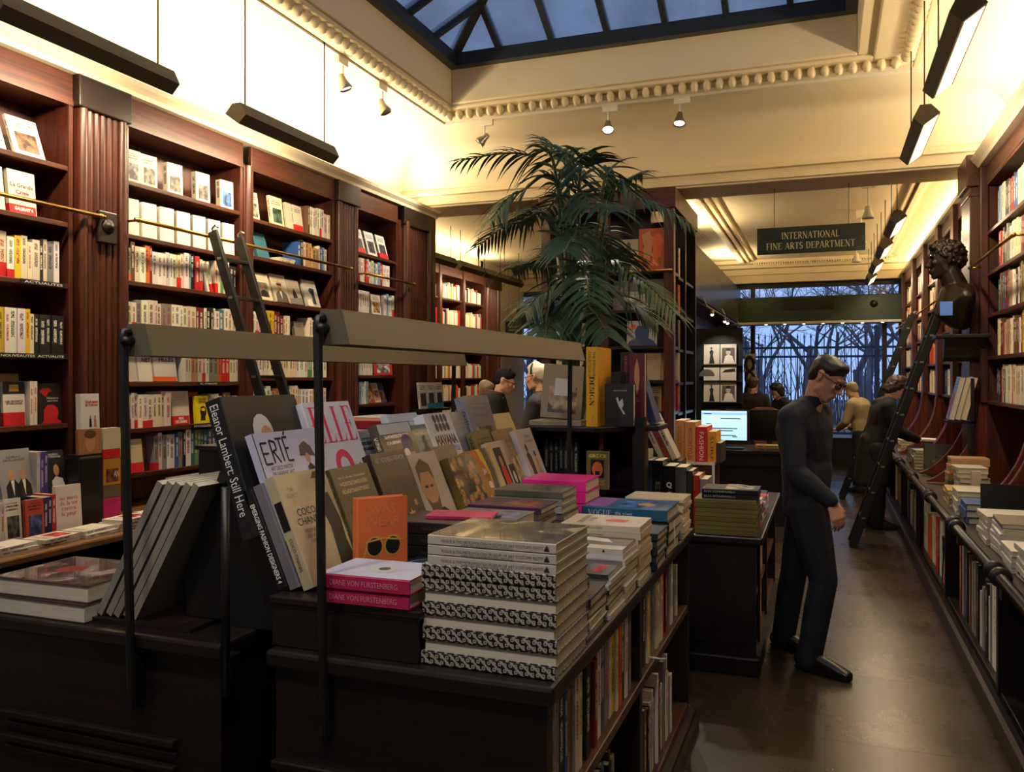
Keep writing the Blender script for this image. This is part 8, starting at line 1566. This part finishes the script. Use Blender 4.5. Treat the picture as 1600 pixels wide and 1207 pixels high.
def hand(mb, w, d, up, k=1.0, curl=0.5, side=1):
    """w wrist, d towards the fingers, up the back of the hand; palm, four fingers and a thumb."""
    d = Vector(d).normalized(); up = (Vector(up)-d*Vector(up).dot(d)).normalized(); s = d.cross(up)*side; w = Vector(w)
    A = lambda x, y, z: w+(s*x+d*y+up*z)*k
    hull(mb, [(A(-0.026, 0.02, 0), 0.013*k), (A(0.026, 0.02, 0), 0.013*k), (A(-0.034, 0.085, 0), 0.0115*k), (A(0.036, 0.085, 0), 0.0115*k)])
    for x, L, r in ((-0.034, 0.075, 0.0085), (-0.011, 0.086, 0.009), (0.013, 0.080, 0.0088), (0.036, 0.064, 0.008)):
        a1, a2 = curl*0.5, curl*1.25; p0 = A(x, 0.088, 0); p1 = p0+(d*math.cos(a1)-up*math.sin(a1))*L*0.5*k; p2 = p1+(d*math.cos(a2)-up*math.sin(a2))*L*0.5*k
        chain(mb, [p0, p1, p2], [r*k, r*0.95*k, r*0.8*k])
    p0 = A(-0.030, 0.025, -0.004); p1 = A(-0.056, 0.062, -0.014); p2 = A(-0.056, 0.095, -0.026); chain(mb, [p0, p1, p2], [0.013*k, 0.0105*k, 0.009*k])
SKIN = plain('skin', (206, 150, 122), 0.5); SKIN2 = plain('pale skin', (222, 170, 140), 0.5)
def person(label, J, mats, hairf, vox=0.009, k=1.0, cloth=0.010, group=None, coat=None, detail=True, tuck=0.0):
    """J: joints in world space. mats: skin, top, legs, shoes, hair."""
    base = (J['pel'][0], J['pel'][1], 0); r = thing('person', label, 'person', base, group); V = Vector
    B, T, L, H = MB(), MB(), MB(), MB(); SS = [MB(), MB()]; g = cloth
    sh, hp = [V(J['shR']), V(J['shL'])], [V(J['hipR']), V(J['hipL'])]; pel, che, nek = V(J['pel']), V(J['che']), V(J['nek'])
    for m, e in ((B, 0.0), (T, g+0.008)):
        hull(m, [(hp[0].lerp(pel, 0.25), 0.095*k+e), (hp[1].lerp(pel, 0.25), 0.095*k+e), (pel.lerp(che, 0.5)+V((0, 0, 0)), 0.115*k+e), (pel.lerp(che, 0.45)+(sh[0]-sh[1]).normalized()*0.05, 0.105*k+e), (pel.lerp(che, 0.45)-(sh[0]-sh[1]).normalized()*0.05, 0.105*k+e)])
        hull(m, [(pel.lerp(che, 0.5), 0.115*k+e), (che+(sh[0]-che)*0.42, 0.112*k+e), (che+(sh[1]-che)*0.42, 0.112*k+e), (sh[0].lerp(nek, 0.35), 0.055*k+e), (sh[1].lerp(nek, 0.35), 0.055*k+e)])
        for s in (0, 1):
            hull(m, [(sh[s], 0.062*k+e), (sh[s].lerp(nek, 0.5), 0.06*k+e), (che+(sh[s]-che)*0.5, 0.09*k+e)])
            el, wr = V(J['el'+'RL'[s]]), V(J['wr'+'RL'[s]]); chain(m, [sh[s], sh[s].lerp(el, 0.5), el], [0.056*k+e, 0.052*k+e, 0.043*k+e]); chain(m, [el, el.lerp(wr, 0.4), el.lerp(wr, 0.93 if m is T else 1.0)], [0.043*k+e, 0.042*k+e, (0.029 if m is B else 0.034)*k+e*0.6])
    for s in (0, 1):
        S = SS[s]; kn, an, to = V(J['kn'+'RL'[s]]), V(J['an'+'RL'[s]]), V(J['to'+'RL'[s]])
        for m, e in ((B, 0.0), (L, g+0.012)):
            chain(m, [hp[s], hp[s].lerp(kn, 0.5), kn], [0.092*k+e, 0.078*k+e, 0.056*k+e]); end = an if m is B else an+V((0, 0, -0.03)); chain(m, [kn, kn.lerp(an, 0.35), end], [0.056*k+e, 0.056*k+e, 0.036*k+e*1.5])
        fd = (to-an); fd.z = 0; fd.normalize(); an0 = V((an.x, an.y, 0.055)); hull(B, [(an, 0.034*k), (V((to.x, to.y, 0.03))-fd*0.03, (0.03, 0.03, 0.022))])
        hull(S, [(an0-fd*0.045, 0.042), (V((an.x, an.y, 0.085)), 0.042), (V((to.x, to.y, 0.036))-fd*0.09, 0.044), (V((to.x, to.y, 0.03))-fd*0.035, (0.04, 0.04, 0.028))])
        b2 = MB(); hull(b2, [(V((an.x, an.y, 0.012))-fd*0.05, (0.036, 0.036, 0.012)), (V((to.x, to.y, 0.012))-fd*0.035, (0.040, 0.040, 0.012))]); S.add(b2.v, b2.f)
    hull(L, [(hp[0], 0.098*k+g), (hp[1], 0.098*k+g), (pel+V((0, 0, 0.06)), 0.105*k+g)])
    A, F = head(B, J['head'], J['face'], J['up'], k, detail)
    hull(B, [(nek-V((0, 0, 0.03)), 0.058*k), (A(0, -0.025, -0.06), 0.05*k)])
    if coat: coat(T, J)
    for s in (0, 1): hand(B, J['wr'+'RL'[s]], V(J['hd'+'RL'[s]])-V(J['wr'+'RL'[s]]), J.get('hu'+'RL'[s], (-0.5, -0.8, 0) if s == 0 else (0, 1, 0)), k, J.get('curl', 0.7), 1 if s == 0 else -1)
    skin(B, 'body', mats[0], r, vox, 3); tp = skin(T, 'jacket', mats[1], r, vox*1.5, 4); skin(L, 'trousers', mats[2], r, vox*1.6, 4); [skin(S, 'shoe', mats[3], r, vox, 2) for S in SS]
    hairf(H, A, F, k); hr = skin(H, 'hair', mats[4], r, vox, 2, rough=J.get('curls'))
    return r, A, F
NAVY = plain('navy wool', (17, 22, 38), 0.8, bump=0.5, scale=6, bdist=0.03); NAVYT = plain('navy trousers', (14, 16, 26), 0.8, bump=0.5, scale=6, bdist=0.03); SHOE = plain('black shoe leather', (18, 16, 16), 0.35); HAIRD = plain('dark brown hair', (34, 24, 20), 0.45, vary=0.5, scale=60)
BLK = plain('black coat cloth', (18, 17, 18), 0.85, bump=0.5, scale=6, bdist=0.03); GREYH = plain('silver hair', (196, 188, 172), 0.5, vary=0.2, scale=60); BRNH = plain('brown hair', (58, 40, 30), 0.5, vary=0.4, scale=60)
def hair_short(H, A, F, k):
    top = (A(0, -0.020, 0.052), (0.081*k, 0.097*k, 0.076*k)); hull(H, [top, (A(0, 0.050, 0.092), (0.058*k, 0.032*k, 0.028*k)), (A(0.062, 0.028, 0.06), 0.016*k), (A(-0.062, 0.028, 0.06), 0.016*k)], F); hull(H, [top, (A(0, -0.056, -0.008), (0.062*k, 0.050*k, 0.058*k))], F)
def hair_bob(H, A, F, k):
    hull(H, [(A(0, -0.022, 0.045), (0.092*k, 0.104*k, 0.086*k)), (A(0, -0.05, -0.06), (0.088*k, 0.066*k, 0.06*k))], F); hull(H, [(A(0, 0.058, 0.085), (0.06*k, 0.03*k, 0.03*k)), (A(0, 0, 0.10), 0.05*k)], F)
def hair_tail(H, A, F, k):
    hull(H, [(A(0, -0.022, 0.048), (0.082*k, 0.100*k, 0.080*k)), (A(0, -0.06, 0.0), (0.066*k, 0.055*k, 0.06*k))], F); hull(H, [(A(0, -0.09, -0.05), (0.03*k, 0.03*k, 0.03*k)), (A(0, -0.12, -0.09), (0.018*k, 0.018*k, 0.03*k))], F); hull(H, [(A(0, 0.05, 0.09), (0.055*k, 0.03*k, 0.03*k)), (A(0, 0, 0.10), 0.05*k)], F)
# the man in navy, standing in the aisle with head bowed
ps = math.radians(25); Fm = Vector((math.cos(ps), -math.sin(ps), 0)); Rm = Fm.cross(Vector((0, 0, 1)))
J = dict(pel=(-0.085, 5.03, 0.95), che=(-0.115, 5.03, 1.27), nek=(-0.075, 5.01, 1.455), shR=(-0.175, 4.87, 1.385), shL=(-0.035, 5.19, 1.385), hipR=(-0.095, 4.95, 0.90), hipL=(-0.095, 5.11, 0.90), knR=(-0.010, 4.92, 0.50), knL=(-0.17, 5.16, 0.50), anR=(-0.085, 4.90, 0.09), anL=(-0.235, 5.25, 0.09), toR=(0.13, 4.79, 0.03), toL=(-0.04, 5.15, 0.03),
         elR=(-0.155, 4.80, 1.10), wrR=(0.035, 4.775, 0.945), hdR=(0.085, 4.765, 0.80), elL=(-0.10, 5.27, 1.11), wrL=(-0.04, 5.25, 0.93), hdL=(-0.02, 5.24, 0.8), head=(0.005, 4.985, 1.605), face=Fm*0.84-Vector((0, 0, 0.54)), up=(0.25, 0, 1), curl=0.8, huR=(0.55, -0.75, 0.2), huL=(0.3, 0.9, 0))
def man_coat(T, J):
    hull(T, [(Vector(J['nek'])+Vector((-0.012, 0.0, 0.0)), (0.074, 0.074, 0.022)), (Vector(J['nek'])+Vector((0.0, 0.0, 0.045)), (0.070, 0.070, 0.014))])
    hull(T, [(Vector(J['pel'])+Vector((-0.02, -0.06, -0.10)), (0.125, 0.09, 0.04)), (Vector(J['pel'])+Vector((-0.02, 0.06, -0.10)), (0.125, 0.09, 0.04)), (Vector(J['pel']).lerp(Vector(J['che']), 0.5), (0.14, 0.15, 0.1))])
mr, A, F = person('man in navy jacket and trousers standing in the aisle, head bowed, dark-rimmed glasses', J, (SKIN, NAVY, NAVYT, SHOE, HAIRD), hair_short, vox=0.006, coat=man_coat)
gl = MB()
for s in (-1, 1):
    gl.tube([A(s*0.034+0.026*math.cos(a*PI/7), 0.100-0.012*abs(math.cos(a*PI/7))*(1 if math.cos(a*PI/7)*s > 0 else 0), 0.006+0.020*math.sin(a*PI/7)) for a in range(15)], 0.0028, 5); gl.tube([A(s*0.060, 0.088, 0.012), A(s*0.079, 0.04, 0.016), A(s*0.082, -0.03, 0.02)], 0.003, 5)
gl.tube([A(-0.010, 0.104, 0.010), A(0.010, 0.104, 0.010)], 0.0025, 5); gl.build('glasses', plain('tortoise rim', (54, 26, 18), 0.3), mr, smooth=True)
for s in (-1, 1): q = MB(); q.ball((0, 0, 0), (0.023, 0.002, 0.018), 10, M=Matrix.Translation(A(s*0.034, 0.098, 0.006)) @ F.to_4x4()); q.build('lens', plain('tinted lens', (60, 40, 34), 0.1), mr, smooth=True)
# the others
def stand_pose(x, y, z_head, psi, bow=0.3, hunch=0.06, armR=(0.25, 0.95), armL=(0.25, 0.95), width=0.18, curls=None):
    """A standing body at x,y facing psi; arm = (reach forward, wrist height)."""
    Fv = Vector((math.cos(psi), math.sin(psi), 0)); Rv = Fv.cross(Vector((0, 0, 1))); k = z_head/1.62; P = Vector((x, y, 0))
    def at(f, r, z): return tuple(P+Fv*f+Rv*r+Vector((0, 0, z*k)))
    d = dict(pel=at(0, 0, 0.94), che=at(hunch*0.6, 0, 1.25), nek=at(hunch*1.3, 0, 1.44), shR=at(hunch, width, 1.37), shL=at(hunch, -width, 1.37), hipR=at(0, 0.085, 0.90), hipL=at(0, -0.085, 0.90), knR=at(0.02, 0.10, 0.50), knL=at(0.02, -0.10, 0.50), anR=at(0, 0.11, 0.085), anL=at(-0.03, -0.11, 0.085), toR=at(0.2, 0.13, 0.03), toL=at(0.17, -0.13, 0.03),
             elR=at(hunch+armR[0]*0.25, width+0.05, 1.10), wrR=at(hunch+armR[0], width-0.03, armR[1]), hdR=at(hunch+armR[0]+0.1, width-0.05, armR[1]-0.01), elL=at(hunch+armL[0]*0.25, -width-0.05, 1.10), wrL=at(hunch+armL[0], -width+0.03, armL[1]), hdL=at(hunch+armL[0]+0.1, -width+0.05, armL[1]-0.01), head=at(hunch*1.3+0.05+0.05*bow, 0, 1.60-0.03*bow), face=Fv*math.cos(bow)-Vector((0, 0, math.sin(bow))), up=(0, 0, 1), huR=Vector((0, 0, 1)), huL=Vector((0, 0, 1)))
    if armR[0] < 0.1: d['hdR'] = at(hunch+armR[0]+0.02, width-0.02, armR[1]-0.14); d['huR'] = Rv
    if armL[0] < 0.1: d['hdL'] = at(hunch+armL[0]+0.02, -width+0.02, armL[1]-0.14); d['huL'] = -Rv
    if curls: d['curls'] = curls
    return d
def long_coat(T, J):
    p = Vector(J['pel']); hull(T, [(p+Vector((0, 0, 0.05)), (0.17, 0.17, 0.1)), (p+Vector((-0.02, 0, -0.42)), (0.21, 0.20, 0.05))]); n = Vector(J['nek']); hull(T, [(n+Vector((-0.07, 0, -0.03)), (0.09, 0.12, 0.06)), (n, (0.085, 0.085, 0.03))])
Jw = stand_pose(0.50, 9.85, 1.54, 0.15, 0.65, 0.10, (0.30, 1.0), (0.30, 1.0), curls=(0.03, 0.03))
person('woman in long black coat with curly dark hair reading at the aisle counter', Jw, (SKIN2, BLK, BLK, SHOE, BRNH), hair_bob, vox=0.010, coat=long_coat)
ob = thing('open_book', 'open white book held over the counter by the woman in black', 'book', (0.95, 9.85, 0.97)); MB().prism([(0.80, 0.955), (0.93, 0.965), (0.94, 0.955), (0.95, 0.965), (1.10, 0.96), (1.10, 0.945), (0.94, 0.942), (0.80, 0.943)], 'Y', 9.72, 10.0).build('pages', plain('open page', (232, 226, 210), 0.7), ob); MB().box(0.795, 9.715, 0.936, 1.105, 10.005, 0.941).build('cover', BLK, ob)
GP = None
person('person in dark jacket with bag, half hidden between the man in navy and woman', stand_pose(0.20, 8.2, 1.50, 1.2, 0.5, 0.08, (0.2, 1.0), (0.2, 1.0)), (SKIN2, plain('grey-green jacket', (58, 60, 54), 0.8), BLK, SHOE, BRNH), hair_short, vox=0.013, detail=False) if False else None
def sit_z(z): return z
JJ = [('grey-haired person in beige jacket reading beyond the man in navy', (0.50, 12.8, 1.45, 2.6, 0.5, 0.08), (SKIN2, plain('beige jacket', (150, 128, 92), 0.8), BLK, SHOE, plain('ash hair', (140, 126, 100), 0.5)), hair_short),
      ('man seen from behind in dark clothes near the shop window', (-1.02, 12.85, 1.52, 1.4, 0.15, 0.04), (SKIN, plain('dark jacket', (34, 28, 36), 0.8), BLK, SHOE, plain('chestnut hair', (90, 62, 44), 0.5)), hair_short),
      ('dark-haired woman by the shop window, beside the man seen from behind', (-0.60, 13.9, 1.42, 3.6, 0.3, 0.05), (SKIN2, BLK, BLK, SHOE, HAIRD), hair_bob),
      ('white-haired man in tan coat browsing the far-room shelves', (-4.13, 9.75, 1.48, -0.25, 0.45, 0.08), (SKIN2, plain('tan coat', (120, 96, 70), 0.8), BLK, SHOE, plain('white hair', (226, 214, 190), 0.5)), hair_short),
      ('woman with white ponytail and dark hooded coat beyond the islands', (-2.24, 6.95, 1.63, 3.0, 0.1, 0.05), (SKIN2, plain('charcoal coat', (44, 38, 38), 0.8), BLK, SHOE, plain('white ponytail', (226, 212, 190), 0.5)), hair_tail),
      ('person in black knitted cap and glasses facing the ponytailed woman', (-3.08, 7.7, 1.60, 0.2, 0.35, 0.05), (SKIN2, BLK, BLK, SHOE, BLK), hair_short)]
for lb, a, mts, hf in JJ:
    rr_, A, F = person(lb, stand_pose(*a, armR=(0.22, 0.98), armL=(0.22, 0.98)), mts, hf, vox=0.011, detail='ponytail' in lb or 'cap' in lb or 'tan coat' in lb)
    if 'ponytail' in lb:
        hb = MB(); hb.tube([A(0.088*math.cos(t*PI/10), 0.012, 0.03+0.105*math.sin(t*PI/10)) for t in range(11)], 0.006, 6); hb.build('hairband', BLK, rr_, smooth=True); gg = MB(); gg.tube([A(-0.08, -0.01, 0.02), A(-0.075, 0.06, 0.012), A(-0.05, 0.098, 0.01), A(0, 0.105, 0.012), A(0.05, 0.098, 0.01), A(0.075, 0.06, 0.012), A(0.08, -0.01, 0.02)], 0.003, 5); gg.build('glasses', BLK, rr_, smooth=True)
        hd_ = MB(); hull(hd_, [(Vector(A(0, -0.09, -0.19)), (0.12, 0.12, 0.05)), (Vector(A(0, -0.04, -0.15)), (0.1, 0.1, 0.04))]); skin(hd_, 'hood', plain('charcoal coat', (44, 38, 38), 0.8), rr_, 0.014, 3)
# ------------------------------------------------------------------ bronze bust on its bracket
BRZ = plain('dark bronze', (40, 30, 22), 0.38, 0.35, vary=0.4, scale=14)
bc = Vector((0.925, 7.76, 2.575)); bu = thing('bust', 'dark bronze classical bust with curly hair, on a bracket at the pillar', 'sculpture', (bc.x, bc.y, 2.0))
hb = MB(); k = 1.30; A, F = head(hb, bc, (-1, -0.12, -0.05), (0, 0, 1), k)
hull(hb, [(A(0, -0.02, -0.08), 0.066*k), (A(0, -0.05, -0.17), 0.075*k)])
hull(hb, [(A(0, -0.06, -0.20), (0.13*k, 0.10*k, 0.06*k)), (A(0.15, -0.07, -0.25), 0.055*k), (A(-0.15, -0.07, -0.25), 0.055*k), (A(0, 0.0, -0.34), (0.10*k, 0.08*k, 0.05*k)), (A(0, -0.07, -0.42), (0.06*k, 0.06*k, 0.03*k))], F)
skin(hb, 'figure', BRZ, bu, 0.008, 2)
hh = MB(); hull(hh, [(A(0, -0.022, 0.05), (0.088*k, 0.104*k, 0.080*k)), (A(0, -0.07, -0.005), (0.07*k, 0.055*k, 0.06*k))], F); hull(hh, [(A(0, 0.055, 0.085), (0.06*k, 0.034*k, 0.03*k)), (A(0, 0, 0.1), 0.05*k)], F)
skin(hh, 'curled_hair', BRZ, bu, 0.008, 1, rough=(0.05, 0.028))
br = MB(); br.prism([(7.938, 1.74), (7.86, 1.77), (7.80, 1.86), (7.78, 1.94), (7.938, 1.94)], 'X', bc.x+0.0, bc.x+0.30); br.box(bc.x-0.08, 7.64, 1.93, bc.x+0.32, 7.938, 1.96)
tag(br.build('wall_bracket', DARK_Y, bevel=0.006), 'dark wooden bracket under the bronze bust at the pillar', 'bracket')
pc = thing('price_card', 'small blue card hanging below the bronze bust', 'card', (0.9, 7.44, 2.1)); MB().box(0.85, 7.44, 2.10, 0.94, 7.445, 2.21).build('card', plain('blue card', (84, 128, 230), 0.5), pc)
